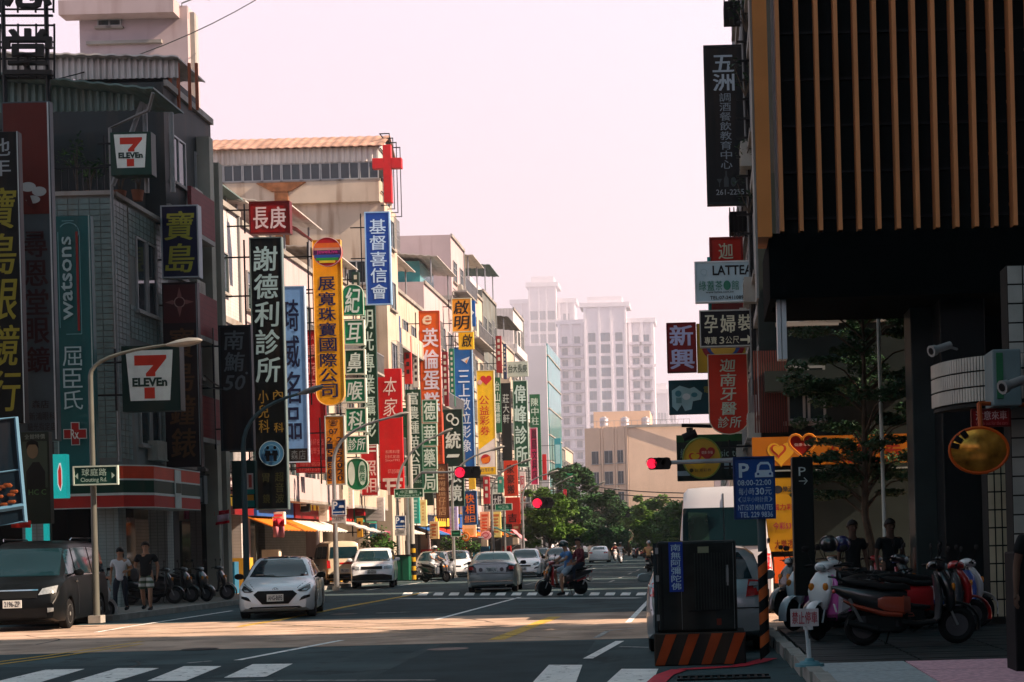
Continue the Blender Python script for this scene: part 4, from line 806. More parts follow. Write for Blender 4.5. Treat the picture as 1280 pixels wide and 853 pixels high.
def sheet_roof(parent, m, c, th=.05, rib=True, name='roof'):      # four corners, corrugated along edge 0-1
    c = [Vector(p) for p in c]; b = MB(); n = max(8, int((c[1] - c[0]).length / .12)); nm = (c[1] - c[0]).cross(c[3] - c[0]).normalized(); nm = nm if nm.z > 0 else -nm; v = []
    for i in range(n + 1):
        f = i / n; o = nm * (.03 if (i % 4) in (1, 2) else -.0); v += [c[0].lerp(c[1], f) + o, c[3].lerp(c[2], f) + o]
    v2 = [p - nm * th for p in v]; N_ = len(v); b.add(v + v2, [(2 * i, 2 * i + 2, 2 * i + 3, 2 * i + 1) for i in range(n)] + [(N_ + 2 * i + 1, N_ + 2 * i + 3, N_ + 2 * i + 2, N_ + 2 * i) for i in range(n)] + [(2 * i, N_ + 2 * i, N_ + 2 * i + 2, 2 * i + 2) for i in range(n)] + [(2 * i + 1, 2 * i + 3, N_ + 2 * i + 3, N_ + 2 * i + 1) for i in range(n)] + [(0, 1, N_ + 1, N_), (2 * n, N_ + 2 * n, N_ + 2 * n + 1, 2 * n + 1)])
    return b.build(name, m, parent)
def tank(label, x, y, z, r=.7, h=1.5):
    e = thing('water_tank', label, 'water tank', (x, y, z)); b = MB(); prof = [(z + .35, r), (z + .35 + h * .3, r * 1.02), (z + .35 + h * .33, r * .98), (z + .35 + h * .6, r * 1.02), (z + .35 + h * .63, r * .98), (z + .35 + h, r), (z + .5 + h, r * .5), (z + .56 + h, r * .48)]
    b.rings([[(x + q * math.cos(2 * math.pi * j / 18), y + q * math.sin(2 * math.pi * j / 18), zz) for j in range(18)] for zz, q in prof]); b.build('drum', mat('stainless_tank', (.45, .42, .43), .35, .6), e, smooth=True)
    b = MB()
    for i in range(4): a = math.pi / 4 + i * math.pi / 2; b.tube([(x + r * .8 * math.cos(a), y + r * .8 * math.sin(a), z), (x + r * .8 * math.cos(a), y + r * .8 * math.sin(a), z + .36)], .04, 5)
    b.build('stand', M_steel, e)
XL = -17.3; FH = 3.3
def building(label, D0, D1, zt, wm, x=None, depth=14, side=-1, floors=None, front=True, grille=.3, cam=True, ground='shop', band=M_slab, parapet=.9, ww=1.3, zlow=6.0, balc=0.0, seed=0):
    """one house of a row; side=-1 left row (street face towards +X), +1 right row"""
    x = XL if x is None else x; rr = random.Random(seed + int(D0)); e = thing('building', label, 'building', (x, D0, 0)); s = side; fx = 90 if s < 0 else -90
    X = lambda d: x + s * d      # d metres behind the street face
    bx_ = lambda b, d0, d1, y0, y1, z0, z1: b.box(min(X(d0), X(d1)), max(X(d0), X(d1)), y0, y1, z0, z1)
    b = MB(); bx_(b, 0, depth, D0, D1, 3.5, zt); b.build('wall', wm, e)
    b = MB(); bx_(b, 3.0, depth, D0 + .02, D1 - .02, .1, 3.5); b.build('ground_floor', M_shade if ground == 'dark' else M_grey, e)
    for y in (D0 + .02, D1 - .52): b = MB(); bx_(b, .03, .5, y, y + .5, .1, 3.5); b.build('column', wm, e)
    b = MB(); bx_(b, 2.7, 3.0 - .005, D0 + .7, D1 - .7, .13, 2.9); b.build('shopfront', rr.choice([M_shut, M_glass, M_shut]) if ground != 'dark' else M_glass, e)
    n = int((zt - parapet - 3.5) / FH + .35); W_ = D1 - D0; nw = max(1, int(W_ / (ww + .9))) if front else 0; fh = (zt - parapet - 3.5) / max(n, 1)
    for i in range(n):
        z = 3.5 + i * fh
        b = MB(); bx_(b, -.10, .0, D0 + .03, D1 - .03, z - .12, z + .10); b.build('ledge', band, e)
        bal = rr.random() < balc
        if bal:
            b = MB(); bx_(b, -1.0, .0, D0 + .3, D1 - .3, z + .11, z + .22); b.build('balcony_slab', band, e); b = MB()
            if rr.random() < .5:
                k = int((W_ - .6) / .16)
                for j in range(k + 1): y = D0 + .32 + (W_ - .64) * j / k; bx_(b, -.98, -.95, y - .012, y + .012, z + .22, z + 1.15)
                bx_(b, -.99, -.94, D0 + .3, D1 - .3, z + 1.15, z + 1.2); b.build('balcony_railing', M_steel, e)
            else: bx_(b, -.99, -.90, D0 + .3, D1 - .3, z + .22, z + 1.15); bx_(b, -.9, -.0, D0 + .3, D0 + .38, z + .22, z + 1.15); b.build('balcony_wall', wm, e)
        for j in range(nw):
            y = D0 + W_ * (j + .5) / nw; window(e, x, y, z + .95, ww, 1.5, fx, rr.choice(['two', 'tall']), grille=(rr.random() < grille and not bal))
            if rr.random() < .35 and j < nw - 1: acunit(e, x, y + W_ / nw * .5, z + .5, fx)
        if cam and z > zlow:
            for d in (2.2, 5.6): window(e, X(d), D0, z + 1.0, 1.1, 1.3, 0, 'two', grille=rr.random() < .3)
    if front and ground == 'shop' and side < 0:
        k_ = max(1, int(W_ / 4.2))
        for j in range(k_):
            ya, yb = D0 + W_ * j / k_ + .15, D0 + W_ * (j + 1) / k_ - .15; cc = rr.choice(['C8322A', '2A8A6A', 'E0B03A', 'D8D4D0', '2A5AA0', 'D8702A', '7A1A20', 'E8E0D8', '1A6A60', 'B04878']); h_ = rr.uniform(.8, 1.3); b = MB(); bx_(b, -.35, -.02, ya, yb, 3.0, 3.0 + h_); fo = b.build('fascia_board', sm(cc), e)
            b = MB(); n_ = rr.randint(3, 6)
            for t in range(n_): y_ = ya + (yb - ya) * (.15 + .7 * t / n_); bx_(b, -.362, -.352, y_, y_ + (yb - ya) * .08, 3.0 + h_ * .3, 3.0 + h_ * .72)
            b.build('fascia_marks', sm(rr.choice(['F0E8E0', '20242A', 'F0C83A'])), fo, kind='stuff')
            if rr.random() < .6: c2 = rr.choice(['C83A30', '2A7A5A', 'D8D0C8', '3A6AA8', 'D87A2A']); sheet_roof(e, sm(c2), [(x - .0 * s, ya, 2.98), (x - .0 * s, yb, 2.98), (x - s * 1.3, yb, 2.45), (x - s * 1.3, ya, 2.45)], name='awning')
            for t in range(2): b = MB(); y_ = ya + rr.uniform(.3, max(.4, yb - ya - .8)); zz_ = rr.uniform(.2, 1.2); bx_(b, -.25 - .3 * t, .4, y_, y_ + .5, .14, zz_ + .6); b.build('display_stand', sm(rr.choice(['B82A2A', 'E8D8C0', '2A6A8A', '3A3A3A', 'D8A03A'])), e)
        b = MB(); y_ = D1 - .15; b.tube([(x - s * .06, y_, 3.2), (x - s * .06, y_, zt)], .05, 5); b.build('downpipe', M_pipe, e)
    if parapet: b = MB(); bx_(b, -.12, .0, D0 + .03, D1 - .03, zt - .12, zt + .08); b.build('cornice', band, e)
    return e
def shed(e, x0, x1, D0, D1, z0, z1, m, slope=.5, wallm=None, over=.5):      # light steel roof on posts
    b = MB()
    for x in (x0, x1):
        for y in (D0, D1): b.tube([(x, y, z0), (x, y, z1)], .05, 5)
    b.build('roof_post', M_steel, e); sheet_roof(e, m, [(x0 - over, D0 - over, z1 + slope), (x1 + over, D0 - over, z1), (x1 + over, D1 + over, z1), (x0 - over, D1 + over, z1 + slope)])
    if wallm: corr(e, 'shed_wall', wallm, (x0, D0), (x1, D0), (z0, z0), (z1 + slope * .8, z1))
Z = lambda px, py, D: W(px, py, D).z
# A: tiled corner house with tin roofed terrace
eA = thing('building', 'tiled corner house with convenience shop below and tin roofed terrace on top', 'building', (-16.7, 43.5, 0)); xa = -16.7; zp = Z(140, 243, 43.5)
b = MB(); b.box(-34, xa, 43.5, 48.0, 4.0, zp); b.build('wall', M_grey, eA)
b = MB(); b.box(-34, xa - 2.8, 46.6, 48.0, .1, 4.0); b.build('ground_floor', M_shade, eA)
tl = MB(); tw, th_ = .27, .165      # proud tiles on the corner piers
def tiles(tl, x0, x1, z0, z1, y=None, x=None, y0=0, y1=0):
    nz_ = int((z1 - z0) / th_)
    if y is not None:
        nx = max(1, int((x1 - x0) / tw))
        for i in range(nx):
            for j in range(nz_): a = x0 + (x1 - x0) * i / nx; tl.box(a + .012, a + (x1 - x0) / nx - .012, y - .02 - rnd.random() * .004, y + .01, z0 + (z1 - z0) * j / nz_ + .012, z0 + (z1 - z0) * (j + 1) / nz_ - .012)
    else:
        nx = max(1, int((y1 - y0) / tw))
        for i in range(nx):
            for j in range(nz_): a = y0 + (y1 - y0) * i / nx; tl.box(x - .01, x + .02 + rnd.random() * .004, a + .012, a + (y1 - y0) / nx - .012, z0 + (z1 - z0) * j / nz_ + .012, z0 + (z1 - z0) * (j + 1) / nz_ - .012)
tiles(tl, -18.55, xa - .01, 4.4, zp - .1, y=43.5); tiles(tl, 0, 0, 4.4, zp - .1, x=xa, y0=43.5, y1=44.6); tiles(tl, -22, -18.65, zp - 1.1, zp - .1, y=43.5)
tl.build('wall_tiles', mat('glazed_tile', (.13, .185, .18), .35, 0, .2, 3, dirt=.2), eA, kind='stuff')
tl = MB()
tiles(tl, 0, 0, 4.4, zp - .1, x=xa, y0=46.9, y1=47.9); tiles(tl, 0, 0, zp - 1.5, zp - .1, x=xa, y0=44.7, y1=46.8); tiles(tl, 0, 0, 8.0, 9.0, x=xa, y0=44.7, y1=46.8); tl.build('wall_tiles', mat('glazed_tile', 0), eA, kind='stuff')
for x in (-17.05, -19.2, -23): b = MB(); b.box(x - .3, x + .3, 43.52, 44.1, .1, 4.0); b.build('column', M_tile, eA)
b = MB(); b.box(xa - .6, xa - .02, 47.4, 47.95, .1, 4.0); b.build('column', M_tile, eA)
for z in (4.9, 8.9): 
    for y in (45.6, 46.5): window(eA, xa, y, z, .8, 2.2, 90, 'one')
for k in range(3): window(eA, -19.6 - k * 1.6, 43.5, 5.2, 1.2, 1.4, 0)
acunit(eA, xa + .02, 46.2, 4.5, 90)
b = MB(); b.box(-34, xa + .06, 43.42, 43.6, zp - .02, zp + .10); b.box(xa - .05, xa + .12, 43.6, 48, zp - .02, zp + .10); b.build('coping', M_slab, eA)
zr0, zr1 = Z(35, 100, 43.5), Z(192, 121, 43.5)
b = MB(); b.box(-34, -17.3, 47.0, 47.9, zp, zr1); b.build('terrace_wall', M_dgrey, eA)
corr(eA, 'gable_panel', M_corrg, (-24, 43.3), (W(168, 130, 43.3).x, 43.3), (Z(0, 140, 43.3), Z(168, 138, 43.3)), (zr0 + .5, Z(168, 119, 43.3)))
xr = W(192, 121, 42.7).x
sheet_roof(eA, M_corrg, [(-24, 42.7, zr0 + .55), (xr, 42.7, zr1), (xr, 45.2, zr1), (-24, 45.2, zr0 + .55)])
b = MB()
for px, pz in ((180, 130), (213, 140)): w_ = W(px, pz, 43.4); b.tube([(w_.x, 43.45, zp), (w_.x, 43.45, w_.z)], .07, 6)
w0, w1 = W(141, 232, 43.4), W(178, 128, 43.4); b.tube([(w0.x, 43.4, w0.z), (w1.x, 43.4, w1.z)], .07, 6); b.build('roof_post', M_pipe, eA)
b = MB(); xg = xr; b.tube([(xr - .05, 42.8, zr1 - .1), (xr - .3, 43.1, zr1 - .5), (xa + .05, 43.4, zr1 - .9), (xa + .05, 43.5, 4.3)], .05, 6); b.build('downpipe', M_pipe, eA)
b = MB(); nrl = 26
for i in range(nrl): x = -22 + i * (22 + xa) / nrl; b.box(x - .012, x + .012, 43.5, 43.53, zp + .1, zp + .75)
b.box(-22, xa, 43.49, 43.54, zp + .75, zp + .79); b.build('balcony_railing', M_dark, eA)
corr(eA, 'side_wall_panel', M_corrw, (-25, 49.0), (W(222, 80, 49).x, 49.0), (Z(75, 99, 49), Z(222, 97, 49)), (Z(75, 60, 49), Z(222, 72, 49)))
sheet_roof(eA, M_corrw, [(-26, 48.7, Z(40, 57, 48.7)), (W(222, 70, 48.7).x, 48.7, Z(222, 70, 48.7)), (W(222, 70, 48.7).x, 51.4, Z(222, 70, 48.7)), (-26, 51.4, Z(40, 57, 48.7))])
b = MB()
for px in (212, 222, 236, 245): w_ = W(px, 125, 49); b.tube([(w_.x, 49.1, w_.z - .3), (w_.x, 49.1, Z(px, 78, 49))], .06, 5)
b.build('roof_post', mat('rusty_post', (.25, .07, .03), .7), eA)
b = MB(); b.box(-26, W(215, 100, 50).x, 50, 52.5, zp, Z(215, 97, 50)); b.build('roof_room', M_dgrey, eA)
# shop fascia: stripes orange, green, red with white lines (camera face and street face)
M_fo, M_fg, M_fr, M_fw = sm('D8502A', emit=0), sm('0E3A2E'), sm('B02C26'), sm('C0CAC6')
M_fo = sm('C8452C'); f = thing('shop_fascia', 'striped orange green and red shop fascia wrapping the corner under the tiled house', 'sign', (xa, 43.2, 0))
z0, z1 = Z(149, 635, 43.3), Z(149, 583, 43.3); hgt = z1 - z0
for nm, a, c, m in (('stripe', .70, 1.0, M_fo), ('stripe', .36, .66, M_fg), ('stripe', .02, .30, M_fr), ('white_band', .66, .70, M_fw), ('white_band', .30, .36, M_fw), ('white_band', .0, .02, M_fw), ('white_band', 1.0, 1.03, M_fw)):
    b = MB(); w_ = .0 if nm == 'stripe' else .012; zz0, zz1 = z0 + hgt * a, z0 + hgt * c
    b.prism([(-23, 43.2 - w_), (xa + .25 + w_, 43.2 - w_), (xa + .9 + w_, 43.8), (xa + .9 + w_, 47.8), (xa + .05, 47.8), (xa + .05, 43.45), (-23, 43.45)], 2, zz0, zz1); b.build(nm, m, f)
b = MB(); b.box(xa + .9, xa + .93, 45.5, 46.0, z0 + .02, z1 - .02); b.build('emblem_panel', M_fw, f); b = MB(); b.box(xa + .93, xa + .945, 45.55, 45.95, z0 + hgt * .4, z0 + hgt * .65); b.build('emblem', M_fg, f)
# plants on the terrace
M_leaf = mat('leaf_green', (.045, .11, .02), .6, 0, .35, 2.5); M_leafd = mat('leaf_dark', (.02, .055, .02), .6, 0, .35, 2.5); M_bark = mat('bark', (.09, .065, .045), .9, 0, .3, 6, bump=.5)
def leaf_mesh(name, m, pts, size, seed=1, flat=.5, n=1):
    rr = random.Random(seed); b = MB()
    for p, r, k in pts:
        for _ in range(k):
            while True:
                q = Vector((rr.uniform(-1, 1), rr.uniform(-1, 1), rr.uniform(-1, 1)))
                if .25 < q.length < 1: break
            c = Vector(p) + Vector((q.x * r[0], q.y * r[1], q.z * r[2])); s = size * rr.uniform(.6, 1.3); u = Vector((rr.uniform(-1, 1), rr.uniform(-1, 1), rr.uniform(-flat, flat))).normalized(); w = u.cross(Vector((rr.uniform(-.6, .6), rr.uniform(-.6, .6), 1))).normalized() * .45
            b.v += [tuple(c - u * s), tuple(c + w * s), tuple(c + u * s), tuple(c - w * s)]; k4 = len(b.v); b.f.append((k4 - 4, k4 - 3, k4 - 2, k4 - 1)); b.m.append(0)
    return b
def plant(label, x, y, z, h, r, m=None, cnt=160, name='potted_plant', cat='plant', pot=True, sz=.07):
    e = thing(name, label, cat, (x, y, z)); b = MB()
    if pot: b.rings([[(x + q * math.cos(a), y + q * math.sin(a), zz) for a in [2 * math.pi * j / 12 for j in range(12)]] for zz, q in ((z, .13), (z + .28, .18), (z + .3, .19))]); b.build('pot', mat('terracotta', (.3, .12, .07), .8), e, smooth=True)
    b = MB(); rr = random.Random(int(x * 100)); tops = []
    for i in range(5): t = Vector((x + rr.uniform(-r, r) * .6, y + rr.uniform(-r, r) * .6, z + h * rr.uniform(.6, .95))); b.tube([(x, y, z + .2), (x + (t.x - x) * .4, y, z + h * .5), t], [.02, .015, .008], 5); tops.append((t, (r * .5, r * .5, h * .22), cnt // 5))
    b.build('stem', M_bark, e); leaf_mesh('foliage', m, tops, sz, int(x * 10)).build('foliage', m or M_leaf, e)
for i, (px, py) in enumerate(((97, 238), (112, 238), (150, 240), (172, 243))): w_ = W(px, py, 44.3); plant(['leafy plant in a pot at the left end of the terrace', 'leggy plant with yellow green leaves on the terrace', 'bushy plant on the terrace below the small square sign', 'trailing plant at the terrace corner by the downpipe'][i], w_.x, 44.3, zp - .02, (1.9, 1.3, 1.2, 1.0)[i], .5)
# pink stair block behind
eP = thing('building', 'pink rendered block with one small dark window rising behind the tin roofs', 'building', (-24, 60, 0)); a0, a1 = W(100, 60, 60), W(235, 60, 60)
b = MB(); b.box(a0.x, a1.x, 60, 61.3, 0, Z(200, 8, 60)); b.build('wall', M_pinkw, eP); b = MB(); b.box(W(73, 15, 59.3).x, a1.x - .3, 59.3, 60, Z(100, 26, 60), Z(100, 8, 60)); b.build('projecting_parapet', M_pinkw, eP)
b = MB(); b.box(a1.x, a1.x + .18, 60.3, 60.5, 10, Z(240, 12, 60)); b.box(a0.x + .3, a1.x - 1.0, 59.85, 60, Z(150, 56, 60), Z(150, 52, 60)); b.build('pipe', M_slab, eP)
window(eP, W(130, 30, 60).x, 60, Z(130, 34, 60), .5, .3, 0, 'one'); window(eP, W(130, 30, 60).x + .45, 60, Z(130, 34, 60), .5, .3, 0, 'one')
b = MB(); b.tube([(a1.x - .2, 60, Z(232, 8, 60)), (a1.x - .2, 60, Z(232, 4, 60)), (a1.x + .4, 60, Z(245, -3, 60)), (a1.x + .9, 60, Z(252, 0, 60))], .03, 5); b.build('roof_lamp', M_pipe, eP)
# B: dark clad narrow house
eB = building('narrow dark clad house with red balcony panels and pale corner column', 48.0, 52.6, Z(246, 125, 50), M_dgrey, x=-16.7, cam=False, ground='dark', grille=0, seed=3)
for i, z in enumerate((5.2, 8.5, 11.8)):
    b = MB(); b.box(-16.65, -16.0, 48.3, 50.6, z, z + .15); b.build('balcony_slab', M_slab, eB); b = MB(); b.box(-16.12, -16.0, 48.3, 50.6, z + .16, z + 1.5); b.build('balcony_panel', M_redp, eB)
b = MB(); b.box(-16.68, -16.25, 51.0, 51.4, .1, 15.6); b.box(-16.68, -16.3, 52.1, 52.5, .1, 15.0); b.build('corner_column', mat('pale_column', (.32, .31, .26), .7, 0, .15, 1, dirt=.3), eB)
# C1..: middle of the left row
e1 = building('white tiled house with wide window between the dark house and the black clinic sign', 52.7, 57.5, Z(292, 245, 54.5), M_tileW, ww=1.8, grille=.5, seed=5, cam=False); shed(e1, XL - 5, XL - .3, 53.2, 57, Z(292, 245, 54.5), Z(292, 225, 54.5), M_corrg, .4, M_corrg)
e2 = building('pinkish tiled house with rooftop shed behind the red square sign', 57.6, 68.5, Z(375, 305, 62), M_pinkw, balc=.4, seed=7); shed(e2, XL - 7, XL - .2, 58.0, 62.5, Z(375, 305, 62), Z(375, 268, 60), M_corrw, 1.0, M_corrw); shed(e2, XL - 4, XL + .1, 63.5, 67.5, Z(375, 305, 62), Z(400, 275, 66), M_corrw, .8)
b = MB(); b.box(XL - 3, XL + .03, 57.55, 57.62, Z(370, 330, 58), Z(370, 300, 58)); b.build('parapet', M_tileW, e2)
sheet_roof(e2, M_redp, [(XL - .1, 62.6, Z(392, 268, 63)), (XL + .9, 62.6, Z(410, 288, 63)), (XL + .9, 66, Z(410, 288, 63)), (XL - .1, 66, Z(392, 268, 63))], name='awning')
e3 = building('cream house with balconies between the yellow sign and the church block', 68.6, 79, Z(430, 350, 74), M_cream, balc=.5, seed=11); shed(e3, XL - 5, XL + .2, 69.5, 74, Z(430, 350, 74), Z(430, 325, 72), M_corrw, .5)
# church block
eC = thing('church', 'tall cream church block with rusty gable roof and band of dark windows', 'building', (XL, 79.5, 0)); D = 79.5; xc1 = W(474, 250, D).x; xc0 = W(255, 250, D).x
z255, z228, z203, z168, z345 = (Z(380, q, D) for q in (254, 226, 204, 186, 345))
b = MB(); b.box(xc0 - 6, xc1 + .2, D + .3, D + 3.4, 0, z255); b.build('lower_wall', M_cream, eC)
for k in range(5): window(eC, xc1 + .2, D + 1.8, 4.5 + k * 3.3, 1.4, 1.5, 90, 'two', grille=k % 2 == 0)
for k in range(4): window(eC, W(446, 400, D).x, D + .3, 6 + k * 3.2, 1.0, 1.2, 0)
b = MB(); b.box(xc0, xc1, D, D + 3.3, z255, z228); b.build('wall', M_cream, eC); b = MB(); b.box(xc0, xc1, D + .12, D + 3.3, z228, z203); b.build('window_band_wall', M_shade, eC)
nW = 9
for i in range(nW): window(eC, xc0 + (i + .5) * (xc1 - xc0) / nW, D + .12, z228 + .03, (xc1 - xc0) / nW - .05, z203 - z228 - .06, 0, 'two')
for i in range(1): window(eC, xc1, D + 1.7, z228 - 1.2, 1.6, 1.5, 90, 'two')
corr(eC, 'upper_panel', M_corrw, (xc0, D), (xc1, D), (z203, z203), (z168, z168), pitch=.3); b = MB(); b.box(xc0, xc1 - .02, D + .05, D + 3.3, z203, z168 - .05); b.build('attic', M_corrw, eC)
zt_ = Z(380, 168, D + 1.5)
sheet_roof(eC, M_corrr, [(xc1 + .3, D - .35, z168 - .02), (xc0 - .5, D - .35, z168 - .02), (xc0 - .5, D + 1.8, zt_ - .12), (xc1 + .3, D + 1.8, zt_ - .12)]); sheet_roof(eC, M_corrr, [(xc1 + .3, D + 1.8, zt_ - .12), (xc0 - .5, D + 1.8, zt_ - .12), (xc0 - .5, D + 3.9, z168 - .2), (xc1 + .3, D + 3.9, z168 - .2)])
b = MB(); b.prism([(D, z168 - .06), (D + 3.3, z168 - .06), (D + 1.8, zt_ - .2)], 0, xc1 - .1, xc1 + .02); b.build('gable', M_corrw, eC)
b = MB(); xm = W(352, 240, D).x; b.box(xm - .35, xm + .35, D - .12, D, z255 - 2.5, z228 - .15); b.prism([(xm - 1.3, z228 - .1), (xm + 1.3, z228 - .1), (xm + .5, z228 - .55), (xm - .5, z228 - .55)], 1, D - .14, D); b.build('rain_hopper', mat('rust', (.22, .09, .04), .8, 0, .4, 3), eC)
b = MB(); xv = xc1 + .05
for i in range(6): z = z255 - .2 + i * .75; b.box(xv, xv + .05, D + .2, D + 3, z, z + .04)
for y in (D + .2, D + 1.1, D + 2.0, D + 3): b.box(xv + .5, xv + .54, y, y + .04, z255 - .2, z255 + 3.6); b.box(xv, xv + .54, y, y + .04, z255 - .2, z255 - .16); b.box(xv, xv + .54, y, y + .04, z255 + 3.55, z255 + 3.6)
b.build('steel_frame', M_dark, eC)
eX = thing('cross', 'big red cross standing out from the gable end of the cream church block', 'cross', (xc1, 81, 0)); D = 78.6; c0, c1 = W(478, 181, D), W(490, 253, D); h0, h1 = W(465, 198, D), W(502, 210, D)
b = MB(); b.box(c0.x, c1.x, D, D + .35, c1.z, c0.z); b.build('upright', mat('red_lacquer', (.55, .018, .02), .4), eX, bevel=.02); b = MB(); b.box(h0.x, c0.x, D, D + .35, h1.z, h0.z); b.box(c1.x, h1.x, D, D + .35, h1.z, h0.z); b.build('cross_arm', mat('red_lacquer', 0), eX, bevel=.02)
rows = [('cream house with green awning beyond the church block', 83.2, 96, 345, 505, M_cream, .6, 13), ('pale house with white steel roof behind the orange cake shop sign', 96.1, 107, 352, 535, M_pinkw, .5, 17), ('tall pinkish grey block with blank camera side wall and water tank', 107.1, 113, 293, 583, M_pinkw, .3, 19),
        ('beige house with bay windows behind the yellow lottery sign', 113.1, 122, 352, 600, M_cream, .6, 23), ('grey house with rooftop canopy', 122.1, 130, 362, 612, M_grey, .3, 29), ('ochre house with overhanging dark roof behind the green clinic sign', 130.1, 142, 420, 640, M_cream, .5, 31),
        ('white tiled tower house with stepped cornice', 142.1, 150, 385, 655, M_tileW, .1, 37), ('low grey house before the big white wall', 150.1, 163, 520, 660, M_grey, .3, 41)]
for lb, D0, D1, py, px, m, bc, sd_ in rows:
    zz = Z(px, py, D0); e = building(lb, D0, D1, zz, m, balc=bc, seed=sd_, ww=1.5, zlow=9, cam=sd_ != 19)
    if sd_ == 13: shed(e, XL - 6, XL + .2, D0 + .5, D0 + 6, zz, zz + 1.4, M_corrw, .6)
    if sd_ == 17:
        shed(e, XL - 7, XL + .4, D0 + .5, D0 + 7, zz, zz + 1.6, M_corrw, .8); b = MB(); b.box(XL - 6, XL - .4, D0 + 1, D0 + 6, zz, zz + 1.5); b.build('roof_room', M_teal, e)
    if sd_ == 19:
        tank('silver water tank on the pinkish grey block', XL - 6.5, D0 + 2, zz - .2, .9, 2.0); b = MB(); b.box(XL - 12, XL - 5.5, D0 - .3, D0 - .002, 8, zz - 1.4); b.build('stair_wall', M_pinkw, e); b = MB(); b.box(XL - 5.4, XL + .05, D0 - .12, D0 - .003, zz - 4.6, zz - 4.3); b.build('ledge', M_slab, e)
    if sd_ in (23, 29): shed(e, XL - 3, XL + .2, D0 + .5, D0 + 5, zz, zz + 2.0, M_corrg if sd_ == 29 else M_corrw, .2)
    if sd_ == 31: shed(e, XL - 6, XL + .6, D0 + .3, D0 + 8, zz, zz + 1.6, M_dgrey, 1.0)
    if sd_ == 37: b = MB(); b.box(XL - 8, XL + .35, D0 - .3, D1, zz - 4.2, zz - 3.4); b.build('cornice', M_tileW, e); b = MB(); b.box(XL - 9, XL - 4, D0 + .5, D1, zz, zz + 3.2); b.build('roof_room', M_tileW, e)
eW = thing('building', 'big blank white wall block with green glass street side', 'building', (XL, 166, 0)); zz = Z(690, 432, 166)
b = MB(); b.box(XL - 16, XL + .6, 166, 181, 0, zz); b.build('wall', mat('white_render', (.60, .58, .62), .8, 0, .05, .2), eW)
b = MB()
for i in range(9): b.box(XL + .6, XL + .72, 166.5 + i * 1.6, 168.0 + i * 1.6, 5, zz + .3)
b.build('glass_panel', M_teal, eW); b = MB()
for i in range(7): b.box(XL + .6, XL + .8, 166.4, 181, 5 + i * 2.9, 5.15 + i * 2.9)
b.build('ledge', M_slab, eW)
building('grey house with flat canopy beyond the white block', 181.2, 192, Z(700, 556, 182), M_grey, balc=.2, seed=43, cam=False); building('beige house nearest the street trees', 192.2, 204, Z(715, 560, 194), M_cream, balc=.2, seed=47, cam=False)
# apricot office across the end of the street
eO = thing('building', 'apricot office block closing the street beyond the trees', 'building', (-10, 232, 0)); D = 232
l0, l1, r1 = W(730, 600, D), W(787, 600, D), W(862, 600, D); zo = Z(800, 532, D); zo2 = Z(760, 512, D + 6)
b = MB(); b.prism([(l1.x, D), (r1.x + 6, D + 1), (r1.x + 6, D + 25), (l0.x + .5, D + 25), (l0.x, D + 3.5)], 2, 0, zo); b.build('wall', M_apric, eO)
b = MB(); b.box(l0.x + 1, l1.x + 3, D + 10, D + 22, zo, zo2); b.build('roof_room', M_apric, eO)
dirv = Vector((l0.x - l1.x, 3.5)); dl = dirv.length; dirv.normalize(); ang = math.degrees(math.atan2(dirv.y, dirv.x)) - 180
for i, t in enumerate((.18, .45, .74)):
    for z in (4.4, 7.6, 10.8, 14.0):
        q = Vector((l1.x, D)) + dirv * dl * t; w_ = window(eO, q.x - .02, q.y - .05, z, 1.6, 2.0, 0, 'two'); w_.rotation_euler = (0, 0, R(ang))
for t in (.04, .10, .28, .34, .60, .66): 
    q = Vector((l1.x, D)) + dirv * dl * t; b = MB(); b.cbox((q.x, q.y, zo / 2), (.35, .25, zo - .1), 0, Matrix.Rotation(R(ang), 3, 'Z')); b.build('rib', M_apric, eO)
b = MB(); b.box(l1.x - .2, r1.x + 6, D - .25, D - .003, zo - .3, zo + .1); b.build('cornice', M_slab, eO)
for t in range(3): tank(['silver tank at the left on the office roof', 'silver tank in the middle of the office roof', 'silver tank at the right on the office roof'][t], l0.x + 3 + t * 3.2, D + 5 + t, zo, .7, 1.3)
b = MB()
for i in range(18): b.box(l1.x - 6 + i * .9, l1.x - 5.94 + i * .9, D + 4, D + 4.06, zo, zo + 1.1)
b.box(l1.x - 6, l1.x + 9.4, D + 4, D + 4.07, zo + 1.1, zo + 1.16); b.build('roof_railing', M_steel, eO)
building('low pale house at the far end right of the apricot office', 212, 222, Z(860, 590, 214), M_pinkw, x=-3.5 + 5.2, side=1, seed=51, cam=True, zlow=3)
